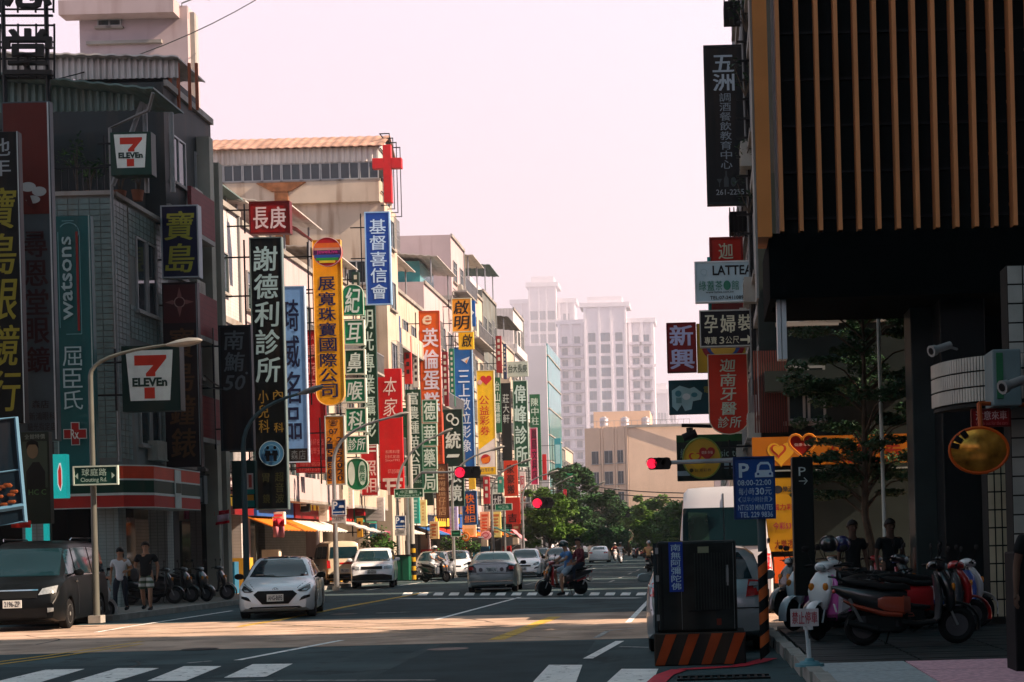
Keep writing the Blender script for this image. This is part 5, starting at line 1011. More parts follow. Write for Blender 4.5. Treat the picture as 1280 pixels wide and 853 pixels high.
# far apartment towers
def tower(label, px0, px1, pyt, D, m, dm, cols, fl=3.2):
    Ds = D; D, SCL = D * 1.0, D / 420.0
    q = 420.0; a, c = W(px0, 600, q), W(px1, 600, q); x0, x1 = a.x, c.x; zt = W((px0 + px1) / 2, pyt, q).z; e = thing('apartment_tower', label, 'tower', (x0, q, 0)); Wd = x1 - x0; D = q
    def big(b): b.v = [(x * SCL, y * SCL, CH + (z - CH) * SCL if z > .5 else z - 1.0) for x, y, z in b.v]; return b
    e.location = (x0 * SCL, q * SCL, 0); ORI[e.name] = Vector(e.location)
    b = MB(); b.box(x0, x1, D, D + 8, 0, zt - 6); big(b).build('wall', m, e)
    b = MB(); b.box(x0 + Wd * .28, x1 - Wd * .28, D - 2.5, D, 0, zt - 3); big(b).build('centre_bay', m, e); b = MB(); b.box(x0 + Wd * .24, x1 - Wd * .24, D - 3.2, D + 6, zt - 3, zt - 1.8); b.box(x0 + Wd * .32, x1 - Wd * .32, D - 1.5, D + 5, zt - 1.8, zt); big(b).build('crown_cornice', m, e)
    b = MB(); b.box(x0 - .6, x1 + .6, D - .8, D + 8.6, zt - 7.2, zt - 6); big(b).build('cornice', m, e); b = MB(); b.box(x0 - .4, x1 + .4, D - .6, D, zt - 19.5, zt - 18.8); big(b).build('string_course', m, e)
    b = MB()
    for f in (.0, .12, .24, .74, .86, .97): b.box(x0 + Wd * f, x0 + Wd * (f + .03), D - .7, D - .01, 1, zt - 7.2)
    for f in (.28, .43, .55, .70): b.box(x0 + Wd * f, x0 + Wd * (f + .02), D - 3.0, D - 2.51, 1, zt - 3)
    big(b).build('pilaster', m, e); b = MB(); k = int((zt - 10) / fl); wins = []
    for fc, w_, y in cols:
        f, p, s_, g_ = win_meshes(w_, 2.4 if y > 1 else 1.9, 'two'); p = MATS.setdefault('apane%s' % f.name, p.copy()); p.materials[0] = mat('apartment_glass', (.05, .12, .20), .2, 0, .2, .3)
        for i in range(k):
            z = 3 + i * fl; o = bpy.data.objects.new('window', f); COL.objects.link(o); o.parent = e; o.location = Vector(((x0 + Wd * fc) * SCL, (D - y) * SCL, CH + (z - CH) * SCL)) - ORI[e.name]; o.scale = (SCL, SCL, SCL); inst('pane', p, o, (0, 0, 0))
            if y < 1: b.box(x0 + Wd * fc - 1.7, x0 + Wd * fc + 1.7, D - 1.4, D - .01, z - .9, z - .2)
    big(b).build('balcony', dm, e); return e
tower('pale pink apartment tower with stepped crown and three window columns', 702, 822, 372, 1350, M_apt, M_aptd, ((.07, 1.6, 0), (.20, 1.6, 0), (.36, 2.0, 2.5), (.50, 3.0, 2.5), (.64, 2.0, 2.5), (.81, 1.8, 0), (.92, 1.6, 0)))
tower('apartment tower half hidden behind the white wall block', 646, 724, 347, 2300, M_apt, M_aptd, ((.12, 1.8, 0), (.36, 2.2, 2.5), (.5, 2.2, 2.5), (.64, 2.2, 2.5), (.86, 1.8, 0)))
tower('low faint apartment block right of the tall tower', 812, 848, 480, 2500, M_apt, M_aptd, ((.2, 2.2, 0), (.5, 2.2, 2.5), (.8, 2.2, 0)))
# right row, mostly hidden behind the louvred block; they give the street its shade
building('tall dark block with pipes and plants behind the louvred building', 33.6, 50, 33, M_dgrey, x=1.4, side=1, seed=61, ground='dark', grille=0, cam=True, zlow=30, balc=0)
for i, (D0, D1, h) in enumerate(((53.5, 66, 13), (70, 82, 12), (82.1, 97, 14), (101, 118, 13), (122, 140, 12), (146, 168, 13), (172, 200, 12))):
    building(['five storey house behind the tall dark block', 'low house of the right row', 'grey house of the right row', 'beige house of the right row', 'small house of the right row', 'plain house of the right row', 'last house of the right row'][i], D0, D1, h, (M_grey, M_cream, M_pinkw)[i % 3], x=2.5, side=1, seed=70 + i, cam=False)

for lb, X0, X1, D0, D1, h, m in (('unseen grey block added left of the camera to cut sky light', -48, -21.5, -60, 20, 21, M_grey), ('unseen dark block added behind the camera to cut sky light', -48, 40, -92, -75, 30, M_dgrey)):  # unseen blocks added beside and behind the camera to cut the sky light
    e = thing('building', lb, 'building', (X0, D0, 0)); b = MB(); b.box(X0, X1, D0, D1, 0, h); b.build('wall', m, e)
    for k in range(6):
        for j in range(10):
            if X1 < 0: window(e, X1, D0 + 4 + j * 7.6, 4 + k * 2.8, 2.2, 1.5, 90)
            else: window(e, X0 + 5 + j * 8, D1, 4 + k * 4, 2.2, 1.8, 180)
# ---------------------------------------------------------------- sign boards
def sign(label, x0, y0, x1, y1, D, base, items=(), border=None, th=.22, bracket=None, shape='rect', group=None, name='hanging_sign', emit=0, bw=.05, sub=None):
    cx, cy = (x0 + x1) / 2, (y0 + y1) / 2; c = W(cx, cy, D); s = D / F; hw, hh = (x1 - x0) / 2 * s, (y1 - y0) / 2 * s
    e = thing(name, label, 'sign', (c.x, D, c.z - hh), group); y = D
    conv = lambda a, b_, k=0: (c.x + (a - cx) * s, y - .012 - .004 * k, c.z - (b_ - cy) * s)
    b = MB(); m = [sm(base, emit=emit) if isinstance(base, str) else base, sm(border) if border else (sm('20262A') if True else None)]
    if shape == 'rect': b.box(c.x - hw, c.x + hw, y, y + th, c.z - hh, c.z + hh)
    else:
        pts = []; r = hw
        top = shape in ('roundtop', 'disc', 'pill'); bot = shape in ('roundbottom', 'disc', 'pill')
        if shape == 'disc': pts = [(c.x + hw * math.cos(a), c.z + hh * math.sin(a)) for a in [2 * math.pi * i / 32 for i in range(32)]]
        else:
            for i in range(13):
                a = math.pi * i / 12
                if top: pts.append((c.x + hw * math.cos(a), c.z + hh - r * .8 + r * .8 * math.sin(a)))
            if not top: pts += [(c.x + hw, c.z + hh), (c.x - hw, c.z + hh)]
            if bot:
                for i in range(13): a = math.pi + math.pi * i / 12; pts.append((c.x + hw * math.cos(a), c.z - hh + r * .8 + r * .8 * math.sin(a)))
            else: pts += [(c.x - hw, c.z - hh), (c.x + hw, c.z - hh)]
        b.prism(pts, 1, y, y + th)
    b.build('panel', m[0], e, bevel=.012)
    if border:
        f = MB()
        if shape == 'rect':
            f.box(c.x - hw - .01, c.x + hw + .01, y - .02, y + th + .01, c.z + hh - bw, c.z + hh + .012); f.box(c.x - hw - .01, c.x + hw + .01, y - .02, y + th + .01, c.z - hh - .012, c.z - hh + bw)
            f.box(c.x - hw - .012, c.x - hw + bw, y - .02, y + th + .01, c.z - hh + bw, c.z + hh - bw); f.box(c.x + hw - bw, c.x + hw + .012, y - .02, y + th + .01, c.z - hh + bw, c.z + hh - bw)
        else: k = len(pts); f.tube([(p[0], y - .0, p[1]) for p in pts + [pts[0]]], bw * .55, 5)
        f.build('frame', sm(border), e)
    lay = {}
    for k, it in enumerate(items):
        kind, col = it[0], it[1]; mb = lay.setdefault((col, 'lettering' if kind in 'vhsr' else 'emblem', k if kind not in 'vhsr' else -1), MB()); cv = lambda a, b_, k=k: conv(a, b_, k)
        if kind in ('v', 'h'):
            st, a0, b0, a1, b1 = it[2:7]; bo = it[7] if len(it) > 7 else .02; shr = it[8] if len(it) > 8 else 0
            (vtext if kind == 'v' else htext)(mb, st, a0, b0, a1, b1, cv, bo, shear=shr)
        elif kind == 's': put(mb, it[2], it[3], it[4], it[5], it[6], cv, it[7] if len(it) > 7 else .01, it[9] if len(it) > 9 else 0, it[8] if len(it) > 8 else 0)
        elif kind == 'R': a0, b0, a1, b1 = it[2:6]; mb.add([cv(a0, b1), cv(a1, b1), cv(a1, b0), cv(a0, b0)], [(0, 1, 2, 3)])
        elif kind == 'D': a0, b0, rx, ry = it[2:6]; mb.add([cv(a0 + rx * math.cos(t), b0 - ry * math.sin(t)) for t in [2 * math.pi * i / 24 for i in range(24)]], [tuple(range(24))])
        elif kind == 'P': mb.add([cv(*p) for p in it[2]][::-1], [tuple(range(len(it[2])))])
        elif kind == 'O':      # ring
            a0, b0, rx, ry, w = it[2:7]; n = 24; mb.add([cv(a0 + rx * math.cos(2 * math.pi * i / n), b0 - ry * math.sin(2 * math.pi * i / n)) for i in range(n)] + [cv(a0 + (rx - w) * math.cos(2 * math.pi * i / n), b0 - (ry - w) * math.sin(2 * math.pi * i / n)) for i in range(n)], [(i, (i + 1) % n, n + (i + 1) % n, n + i) for i in range(n)])
    for (col, nm, k), mb in lay.items():
        if mb.f:
            o = mb.build(nm, sm(col, emit=emit), e)
    if bracket is not None:      # steel arms back to the facade at x=bracket
        br = MB(); side = c.x - hw if bracket < c.x else c.x + hw; n = max(2, int(2 * hh / 1.6) + 1); xb = bracket
        for i in range(n):
            z = c.z - hh + 2 * hh * (i + .5) / n; br.box(min(xb, side), max(xb, side), y + th * .3, y + th * .3 + .05, z, z + .05)
        if abs(side - xb) > .35:
            xm_ = side + (.22 if xb > side else -.22); br.box(xm_ - .025, xm_ + .025, y + th * .3 - .001, y + th * .3 + .051, c.z - hh + .05, c.z + hh - .05)
        br.build('bracket', M_dark, e)
    return e
def heart(cx, cy, r): return [(cx + r * 16 * math.sin(t) ** 3 / 16, cy - r * (13 * math.cos(t) - 5 * math.cos(2 * t) - 2 * math.cos(3 * t) - math.cos(4 * t)) / 16) for t in [2 * math.pi * i / 28 for i in range(28)]]
XB = XL
S7 = lambda x0, y0, x1, y1: [('P', 'DDE3DC', [(x0, y0), (x1, y0), (x1 - (x1 - x0) * .08, y1), (x0 + (x1 - x0) * .08, y1)]),
    ('P', 'C2331F', [(x0 + (x1 - x0) * a, y0 + (y1 - y0) * b_) for a, b_ in ((.18, .10), (.86, .10), (.86, .17), (.62, .44), (.62, .52), (.42, .52), (.42, .46), (.58, .30), (.18, .30))]),
    ('R', 'C2331F', x0 + (x1 - x0) * .38, y0 + (y1 - y0) * .74, x0 + (x1 - x0) * .60, y0 + (y1 - y0) * .96), ('s', '12352A', 'ELEVEn', x0 + (x1 - x0) * .13, y0 + (y1 - y0) * .545, x0 + (x1 - x0) * .87, y0 + (y1 - y0) * .72, .09)]
sign('tall black sign with yellow brush characters and white edge at the far left', -34, 165, 27, 530, 37, '0A0B0C', [('v', '8B9297', '他年', -10, 172, 17, 222, .02), ('v', '857D2A', '寶島眼鏡行', -14, 232, 21, 518, .035, .12), ('R', 'AEB6B8', 25.5, 165, 27, 530)], bracket=-22)
sign('tall sign with red top and grey lower part beside the black and yellow sign', 7, 127, 67, 552, 38.5, '3E4A50', [('R', '561A12', 9, 129, 65, 268), ('D', 'A2A6A8', 38, 234, 10, 6), ('D', 'A2A6A8', 52, 240, 9, 6), ('D', 'A2A6A8', 44, 250, 9, 5), ('P', '4A1614', [(34, 246), (40, 243), (46, 262), (38, 258)]),
    ('v', '2E0C10', '尋恩堂眼鏡', 31, 288, 60, 468, .035), ('h', '2A2326', '森店', 36, 501, 58, 511, .03), ('h', '2A2326', '新鴻眼科', 32, 516, 66, 526, .02), ('h', '2A2326', '驗光指定店', 30, 529, 66, 539, .02), ('R', 'B9C0C2', 64.8, 129, 66.6, 550)], bracket=-19)
sign('teal pharmacy sign with white lettering reading upwards and a red cross', 71, 270, 117, 606, 41, '235A5C', [('s', 'A9C4C8', 'watsons', 79, 296, 93, 400, .012, 90), ('O', '6FA0A6', 90, 290, 13, 12, 1.2), ('R', '235A5C', 76.5, 284, 101, 304), ('R', '6FA0A6', 76, 290, 77, 410), ('R', '8A2B2A', 98.5, 290, 101.5, 414), ('R', '6FA0A6', 103, 290, 103.8, 418), ('R', '6FA0A6', 84, 417.5, 103.5, 418.5), ('R', '6FA0A6', 82, 276, 97, 277),
    ('s', 'A9C4C8', 'watsons', 79, 296, 93, 400, .012, 90), ('v', 'A9C4C8', '屈臣氏', 79, 432, 103, 514, .0), ('R', 'C0C6C6', 87, 528, 98, 557), ('R', 'C0C6C6', 77.5, 536.5, 107, 549), ('R', '9A2422', 88, 529, 97, 556), ('R', '9A2422', 78.5, 537.5, 106, 548), ('s', 'D8D4D0', 'Rx', 87, 537, 97, 549, .02), ('R', '9FB0AE', 115.6, 270, 117, 606), ('R', '9FB0AE', 70.8, 270, 72, 606)], bracket=-18)
sign('upper square green sign with white shield and red numeral seven on the terrace', 138, 165, 189, 219, 43.0, '14382E', S7(143, 168, 184, 210), th=.4, bracket=-16.9)
sign('lower larger square green sign with white shield and red numeral seven', 152, 432, 225, 514, 42.4, '0E2A24', S7(158, 438, 217, 501), th=.4, bracket=-16.9)
sign('navy sign with two yellow brush characters', 202, 257, 248, 347, 47, '11183A', [('v', 'A3A23C', '寶島', 208, 262, 242, 343, .035, .1)], border='A8AFB4', th=.3, bracket=-16.7, bw=.03)
sign('dim maroon sign with ring emblem under the navy sign', 205, 353, 249, 584, 47, '1A0A0E', [('R', '4A1C1E', 207, 356, 247, 404), ('O', 'A9847E', 227, 378, 7, 7, 1.3), ('P', '8C5A56', [(227, 359), (230, 371), (227, 373), (224, 371)]), ('P', '8C5A56', [(227, 397), (230, 385), (227, 383), (224, 385)]), ('P', '8C5A56', [(209, 378), (219, 375), (221, 378), (219, 381)]), ('P', '8C5A56', [(245, 378), (235, 375), (233, 378), (235, 381)]),
    ('v', '5C3A20', '寶島鐘錶', 213, 408, 243, 575, .035, .08), ('R', '8B9092', 247.6, 355, 248.8, 582)], th=.25, bracket=-16.7)
sign('black sign with faint brush characters and number fifty', 275, 407, 315, 563, 50, '0C1013', [('v', '5F6A70', '南鮪', 282, 412, 306, 466, .03, .1), ('s', '5F6A70', '50', 281, 469, 307, 488, .03, 0, .25), ('D', '5F6A70', 309, 467, 1.6, 1.6)], border='1D2A30', bracket=-16.7)
sign('tall black clinic sign with large white brush characters and round blue emblem', 316, 297, 356, 637, 54.5, '0A0F10', [('v', 'A9C6CC', '謝德利診所', 321, 306, 350, 480, .035, .06), ('v', '9A7A32', '小兒科', 322, 487, 335, 542, .02), ('s', '9A7A32', '內', 341, 488, 353, 500, .02), ('s', '9A7A32', '科', 341, 529, 353, 541, .02),
    ('D', '4A86B4', 337, 567, 15.5, 15.5), ('O', 'B5CCD6', 337, 567, 15.8, 15.8, .8), ('O', '8FB8CE', 337, 567, 11, 11, .7), ('D', '0A0F18', 332.5, 560, 1.9, 2.2), ('D', '0A0F18', 341.5, 560, 1.9, 2.2), ('P', '0A0F18', [(329.5, 563.5), (335.5, 563.5), (336.5, 570), (334.5, 570), (334.5, 577), (330.5, 577), (330, 570), (328.5, 570)]), ('P', '0A0F18', [(338.5, 563.5), (344.5, 563.5), (345.5, 570), (344, 570), (343.5, 577), (339.5, 577), (339.5, 570), (337.5, 570)]), ('R', '0A0F18', 335, 567, 339, 569),
    ('s', '4C4B2C', '胃', 325, 592, 334, 603, .0), ('s', '4C4B2C', '鏡', 325, 618, 334, 629, .0), ('v', '4C4B2C', '超音波', 341, 590, 352, 630, .0)], border='5E6F72', bracket=XB, bw=.03)
sign('small red square sign with two bold white characters', 312, 252, 362, 292, 56, '8E1719', [('s', 'E2C9CE', '長', 317, 259, 335, 286, .045), ('s', 'E2C9CE', '庚', 338, 259, 357, 286, .045)], border='5A0E10', th=.3, bracket=XB)
sign('long pale blue sign with dark blue characters behind the black clinic sign', 352, 358, 383, 578, 59, '6C9AD2', [('v', '121B3C', '琦威名品', 356, 372, 375, 552, .04), ('R', '101418', 352, 561, 383, 577), ('h', '6A737A', '森店', 361, 563, 380, 575, .01)], bracket=XB, border='A9C0DC', bw=.03)
sign('long crimson sign with pale pink characters beside the pale blue sign', 383, 413, 406, 592, 62, 'A01A20', [('s', 'D07A7C', 'DIANLI', 386, 420, 402, 425, .0), ('v', 'D98A8A', '寶琦華', 385, 429, 402, 494, .02), ('h', 'C65A5A', '琦軒名店', 385, 549, 404, 557, .01), ('h', 'C65A5A', '翡翠玉鑽', 385, 560, 404, 568, .01), ('s', 'C65A5A', '07-2413-518', 372, 583, 402, 588, .0)], border='5A0E12', bracket=XB)
sign('low wide red box sign under the crimson sign', 370, 576, 407, 591, 61.7, '9A1A1E', [('h', 'C8605A', '琦軒名店', 375, 578, 402, 583, .0), ('s', 'C8605A', '07-2413-518', 374, 585, 402, 589, .0)], bracket=XB)
ey = sign('long yellow jewellery sign with rounded foot and rainbow disc on top', 393, 300, 428, 507, 61, 'F2A51B', [('v', '1A2350', '展寬珠寶國際公司', 399, 345, 420, 498, .03), ], shape='roundbottom', border='D9B070', bracket=XB, bw=.04)
sign('rainbow striped disc on top of the yellow sign', 391, 297, 427, 333, 60.6, 'B81F24', [('R', 'D8662A', 393, 304, 425, 310), ('R', 'C08C7A', 393, 310, 425, 313), ('R', '4A1A50', 392, 313, 426, 318), ('s', 'C83A8C', 'JewelLive', 396, 312.5, 422, 318.5, .02), ('R', '2E4E9A', 393, 318.5, 425, 322.5), ('R', '2F8C3C', 395, 322.5, 423, 326), ('R', 'D8B52A', 399, 326, 419, 329)], shape='disc', border='C9A0A0', th=.18, bw=.03)
sign('orange telephone number sign below the yellow jewellery sign', 407, 520, 431, 606, 61, 'D9861E', [('s', '1A1C30', '☎', 412, 524, 423, 533, .02), ('s', '1A1C30', '07', 412, 536, 423, 543, .03)] + [('v', '1A1C30', '2151805', 409, 546, 416, 602, .04), ('v', '1A1C30', '2152020', 421, 546, 428, 602, .04)], border='B0B8B0', bracket=XB, bw=.03)
gc = [('紀', 428, 356, 454, 394, 'roundtop'), ('耳', 430, 400, 455, 431, 'rect'), ('鼻', 431, 437, 456, 468, 'rect'), ('喉', 431, 473, 457, 503, 'rect'), ('科', 432, 510, 458, 540, 'rect')]
for i, (ch, a, b0, c_, d, shp) in enumerate(gc):
    dk = '0F4A36' if i in (2,) else '15805A'
    sign(['rounded top panel of the green clinic column', 'second panel of the green clinic column', 'dark green third panel of the green clinic column', 'fourth panel of the green clinic column', 'fifth panel of the green clinic column'][i], a, b0, c_, d, 66, dk, [('s', 'D4E6E0', ch, a + 4, b0 + 4, c_ - 4, d - 3, .035, 0, .12)], shape=shp, border='C4CBBE', th=.25, bracket=XB, bw=.04, group='stacked green clinic sign panels')
sign('small lower panel with two characters on the green clinic column', 433, 545, 459, 567, 66, '15805A', [('h', 'D4E6E0', '診所', 435, 548, 457, 563, .03, .1)], border='C4CBBE', th=.25, bracket=XB, bw=.04, group='stacked green clinic sign panels')
sign('oval foot panel of the green clinic column', 433, 573, 460, 613, 66, '15704A', [('D', 'CFE0D6', 439.5, 592, 4.2, 15), ('D', 'B9D8C8', 453, 592, 5, 15), ('v', '15704A', '農保', 449.5, 581, 456.5, 603, .02)], shape='pill', border='C4CBBE', th=.25, bracket=XB, bw=.04)
sign('long dark green photography sign with white characters behind the clinic column', 452, 382, 471, 556, 73, '0E3324', [('v', 'BFD6CC', '明光專業攝影', 454, 386, 468, 548, .035, .0)], bracket=XB)
sign('red and white striped box with photo characters under the green photography sign', 451, 556, 472, 620, 72.5, 'B81E24', [('R', 'D9CFCB', 453, 558, 471, 560), ('R', 'D9CFCB', 453, 563, 471, 565), ('v', 'E6BDBA', '照相', 455, 575, 470, 617, .035)], bracket=XB, border='D9CFCB', bw=.03)
sign('blue church sign with white characters', 457, 265, 488, 381, 76, '14459A', [('v', 'BFD8F0', '基督喜信會', 463, 273, 483, 375, .02, .0)], border='8FB4D8', bracket=XB, bw=.05)
sign('plain bright red restaurant sign with two white brush characters', 474, 461, 503, 619, 79, 'C4161A', [('v', 'F0D8D2', '本家', 481, 470, 497, 522, .0, .15)] + [('h', 'E29A92', '和風料理', 481, 563, 499, 567, .0), ('h', 'E29A92', '日式家庭', 481, 569, 499, 573, .0), ('s', 'E29A92', 'Since1992', 481, 574, 499, 577, .0), ('s', 'E29A92', '07-2151888', 484, 587, 500, 592, .0), ('R', 'E8CFC8', 477, 598, 502, 602), ('R', 'E8CFC8', 480, 606, 500, 609), ('R', 'E8CFC8', 482, 598, 486, 619), ('R', 'E8CFC8', 494, 598, 498, 619)], bracket=XB)
sign('slim plain green sign left of the seed company sign', 504, 510, 513, 608, 84.5, '16563A', [], bracket=XB)
sign('dark green seed company sign with white characters', 508, 487, 527, 611, 84, '10402E', [('v', 'D2E2DA', '富農種苗公司', 511, 489, 524, 598, .03), ('h', 'A9C4B8', '電話七', 517, 600, 526, 604, .0)], bracket=XB)
sign('long orange cake shop sign with white characters', 526, 389, 551, 578, 90, 'E2601C', [('s', 'F4D8B8', 'e', 530, 394, 542, 406, .03, 0, .2), ('v', 'E6DCEC', '英倫蛋糕', 530, 409, 549, 516, .05), ('v', 'A02A1A', '咖啡西點', 546, 520, 551, 570, .01)], border='B8401A', bracket=XB)
for i, ch in enumerate('德華藥局'):
    y0 = 500 + i * 29.3
    sign(['first', 'second', 'third', 'lowest'][i] + ' panel of the dark green pharmacy column below the orange cake sign', 528, y0, 546, y0 + 28, 88, '1A6A48', [('s', 'D8EADF', ch, 530, y0 + 2.5, 544, y0 + 25, .045)], border='9FB8A8', bracket=XB, bw=.04, group='stacked dark green pharmacy panels')
sign('slim orange red panel behind the dark green pharmacy column', 546, 516, 554, 580, 91, 'C8441C', [('v', '7A1A14', '蛋糕專賣', 547.5, 519, 552.5, 577, .02)], bracket=XB)
sign('brown wooden food shop sign', 545, 580, 560, 648, 92, '8A5A3C', [('v', 'C89A72', '台南擔仔店', 548, 584, 557, 645, .02), ('R', '5A3424', 546, 600, 559, 601), ('R', '5A3424', 546, 614, 559, 615)], border='4A2A20', bracket=XB)
sign('dark green spectacles sign with S shaped emblem and white characters', 555, 512, 579, 633, 95, '0D2C24', [('O', 'D8E2DC', 564, 522, 5, 5.5, 1.8), ('O', 'D8E2DC', 570, 527, 5, 5.5, 1.8), ('s', 'D8E2DC', '統', 558, 540, 576, 561, .05), ('P', 'D8E2DC', [(560, 568), (575, 568), (573, 572), (558, 572)]), ('v', 'D8E2DC', '眼鏡', 559, 582, 576, 628, .045)], bracket=XB, border='3A5A4E', bw=.03)
sign('square orange yellow sign with two black brush characters', 565, 373, 589, 415, 103, 'E8961E', [('v', '1A1510', '啟明', 568, 375, 586, 413, .03, .1)], border='C8C8A8', bracket=XB, bw=.04)
sign('yellow panel with one black brush character under the orange yellow sign', 573, 415, 592, 437, 104, 'F0BE1E', [('s', '1A1510', '啟', 578, 418, 590, 434, .03, 0, .1)], bracket=XB)
sign('slim blue panel beside the orange yellow sign', 589, 376, 594, 408, 106, '1C58A0', [('P', 'D8E4F0', [(590, 388), (593, 391), (590, 394)])], bracket=XB)
sign('long blue digital imaging sign with white characters', 569, 434, 592, 596, 105, '1A5FA8', [('P', 'C8D8E8', [(578, 450), (589, 446), (585, 455)]), ('P', 'D89A5A', [(583, 452), (587, 448), (585, 455)]), ('v', 'D6E4F2', '三上數位影像', 574, 462, 588, 566, .02)], border='8CB0D0', bracket=XB, bw=.04)
sign('long yellow and white lottery sign with red heart', 597, 463, 619, 594, 113, 'F2C41A', [('P', 'E8E0D8', [(598, 562), (618, 548), (618, 592), (598, 592)]), ('P', 'C8242C', heart(609, 475, 7)), ('D', 'E8B8A8', 601, 478, 3, 3), ('v', 'C8341C', '公益彩券', 600, 494, 612, 545, .02), ('D', 'B82028', 606, 574, 6, 6), ('P', 'E87A1C', [(600, 574), (612, 570), (610, 578), (602, 580)]), ('R', 'F2C41A', 598, 584, 618, 592), ('h', '2A2A5A', '台灣彩券', 600, 585, 616, 590, .0)], border='D8D0B0', bracket=XB, bw=.04)
sign('navy sign with orange photo characters below the blue imaging sign', 578, 614, 596, 656, 100, '1C3E78', [('v', 'E07A1E', '快相', 582, 617, 593, 643, .03), ('h', 'D88A3A', '昼日', 580, 645, 594, 653, .02)], bracket=XB, border='3A70A8', bw=.03)
sign('cream panel under the navy photo sign', 578, 657, 595, 673, 99.5, 'E2CDA0', [('R', 'C8A868', 581, 661, 592, 669)], bracket=XB)
sign('slim green sign with white characters between the yellow and the black signs', 618, 472, 626, 541, 121, '165A3A', [('v', 'CFE2D8', '台山蓮霧', 619.5, 476, 625, 530, .03)], bracket=XB)
sign('narrow black sign with white characters', 627, 479, 639, 576, 124, '101412', [('v', 'C8D0CC', '莊大軒', 629, 492, 637, 530, .0)], bracket=XB)
sign('pale sign with dark characters above the dark green clinic sign', 634, 452, 660, 471, 131, 'B9C2B6', [('h', '1E3A2C', '台大長庚', 635, 456, 659, 466, .03)], bracket=XB)
sign('bold dark green clinic sign with white characters', 642, 476, 660, 584, 129, '145038', [('v', 'CFE6DC', '偉峰診所', 644, 480, 658, 582, .05)], border='A8C0B0', bracket=XB, bw=.05)
sign('green dentist sign with white brush characters farthest of the tall ones', 663, 493, 676, 600, 139, '166040', [('v', 'C8E0D4', '陳中柱', 665, 497, 674, 532, .02)], bracket=XB)
sign('narrow magenta sign with black characters before the farthest green sign', 663, 535, 672, 606, 134, 'C8245A', [('v', '2A1420', '鳳凰文具店', 665, 537, 671, 600, .03)], bracket=XB, border='E0B0C0', bw=.05)
sign('red sign with dark characters above the hanging lamps', 630, 576, 647, 620, 118, 'C83A20', [('v', '3A100C', '家豪搬', 634, 580, 643, 618, .04)], bracket=XB)
sign('small black sign with white characters beside the face mascot', 610, 618, 628, 637, 112, '121416', [('h', 'D8DCDC', '莊大軒', 611, 620, 627, 632, .02)], bracket=XB)
sign('red sign with yellow edge under the black sign', 632, 622, 650, 655, 120, 'B82A1C', [('s', '2A0C0A', '吉', 635, 642, 646, 653, .03)], bracket=XB)
sign('tall slim white sign with red script', 650, 590, 657, 650, 128, 'E8D4D4', [('v', 'C8243C', '阿婆冰', 651, 594, 656, 645, .03)], bracket=XB)
sign('red pillar sign at the end of the sign row', 678, 568, 683, 600, 150, 'C01E24', [], bracket=XB)
sign('tall cyan glass sign near the big white wall', 694, 548, 702, 640, 158, '3A9AA8', [('R', 'A8D8DC', 695, 556, 701, 580), ('R', 'D8E8E0', 695, 590, 701, 606)], bracket=XB)
sign('white sign with navy characters near the street trees', 694, 598, 703, 620, 150, 'D8DCE8', [('v', '24306A', '國冊', 695.5, 599, 701.5, 619, .04)], bracket=XB)
sign('green and teal banner in front of the far trees', 705, 592, 718, 640, 148, '1E8A5A', [('P', 'B8E0D0', [(707, 600), (714, 597), (716, 604), (709, 606)])], bracket=XB)
sign('small red sign beside the green banner', 704, 612, 708, 623, 146, 'B0243A', [], bracket=XB)
# little shop boxes at awning height
lows = [(340, 640, 355, 662, 60, 'E8D8D0', 'E04A5A', 'pink and white cloth notice under the black clinic sign'), (372, 615, 386, 640, 64, '1A1A1C', 'C8C8C0', 'small black box sign with pale marks'), (398, 615, 409, 652, 67, 'D8C8BC', 'B8A898', 'narrow cream box sign with dark frame'), (410, 605, 441, 636, 70, 'E0D0CC', 'B0D0C0', 'white box sign behind the parking sign'),
        (443, 622, 455, 645, 74, '9A1A20', 'C85A50', 'dark red box sign with a fringe'), (457, 622, 480, 652, 76, 'CFC8C8', 'B8B0B0', 'plain white box sign over the awning'), (490, 622, 497, 645, 82, '5AC0A0', 'D8F0E0', 'mint shop sign left of the street name plate'), (511, 622, 524, 655, 84, '2A9A90', 'A0D8D0', 'teal shop sign behind the street name plate'),
        (525, 625, 533, 658, 87, 'D8C890', 'C09A60', 'cream notice box with orange edge'), (537, 652, 548, 674, 90, 'E8C08A', 'B85A30', 'pale orange menu board'), (562, 632, 572, 668, 97, 'B8B4E0', '8A8AD0', 'lilac shop banner hanging left of the navy photo sign'), (600, 640, 612, 668, 110, 'E0A888', 'C85030', 'salmon menu board on the far shops'), (614, 640, 626, 672, 116, 'E8D07A', 'C06A30', 'yellow menu board on the far shops'),
        (640, 655, 650, 668, 126, 'C84A3A', 'E8C0A0', 'small red shop box sign under the far green awning')]
for a, b0, c_, d, D, c1, c2, lb in lows:
    it = [('R', c2, a + 2, b0 + 3, c_ - 2, b0 + 6)] + [('R', c2, a + 2.5, b0 + 8 + 4 * k, c_ - 3, b0 + 10 + 4 * k) for k in range(int((d - b0 - 10) / 4))]
    sign(lb, a, b0, c_, d, D, c1, it, bracket=XB, th=.3, name='shop_sign')
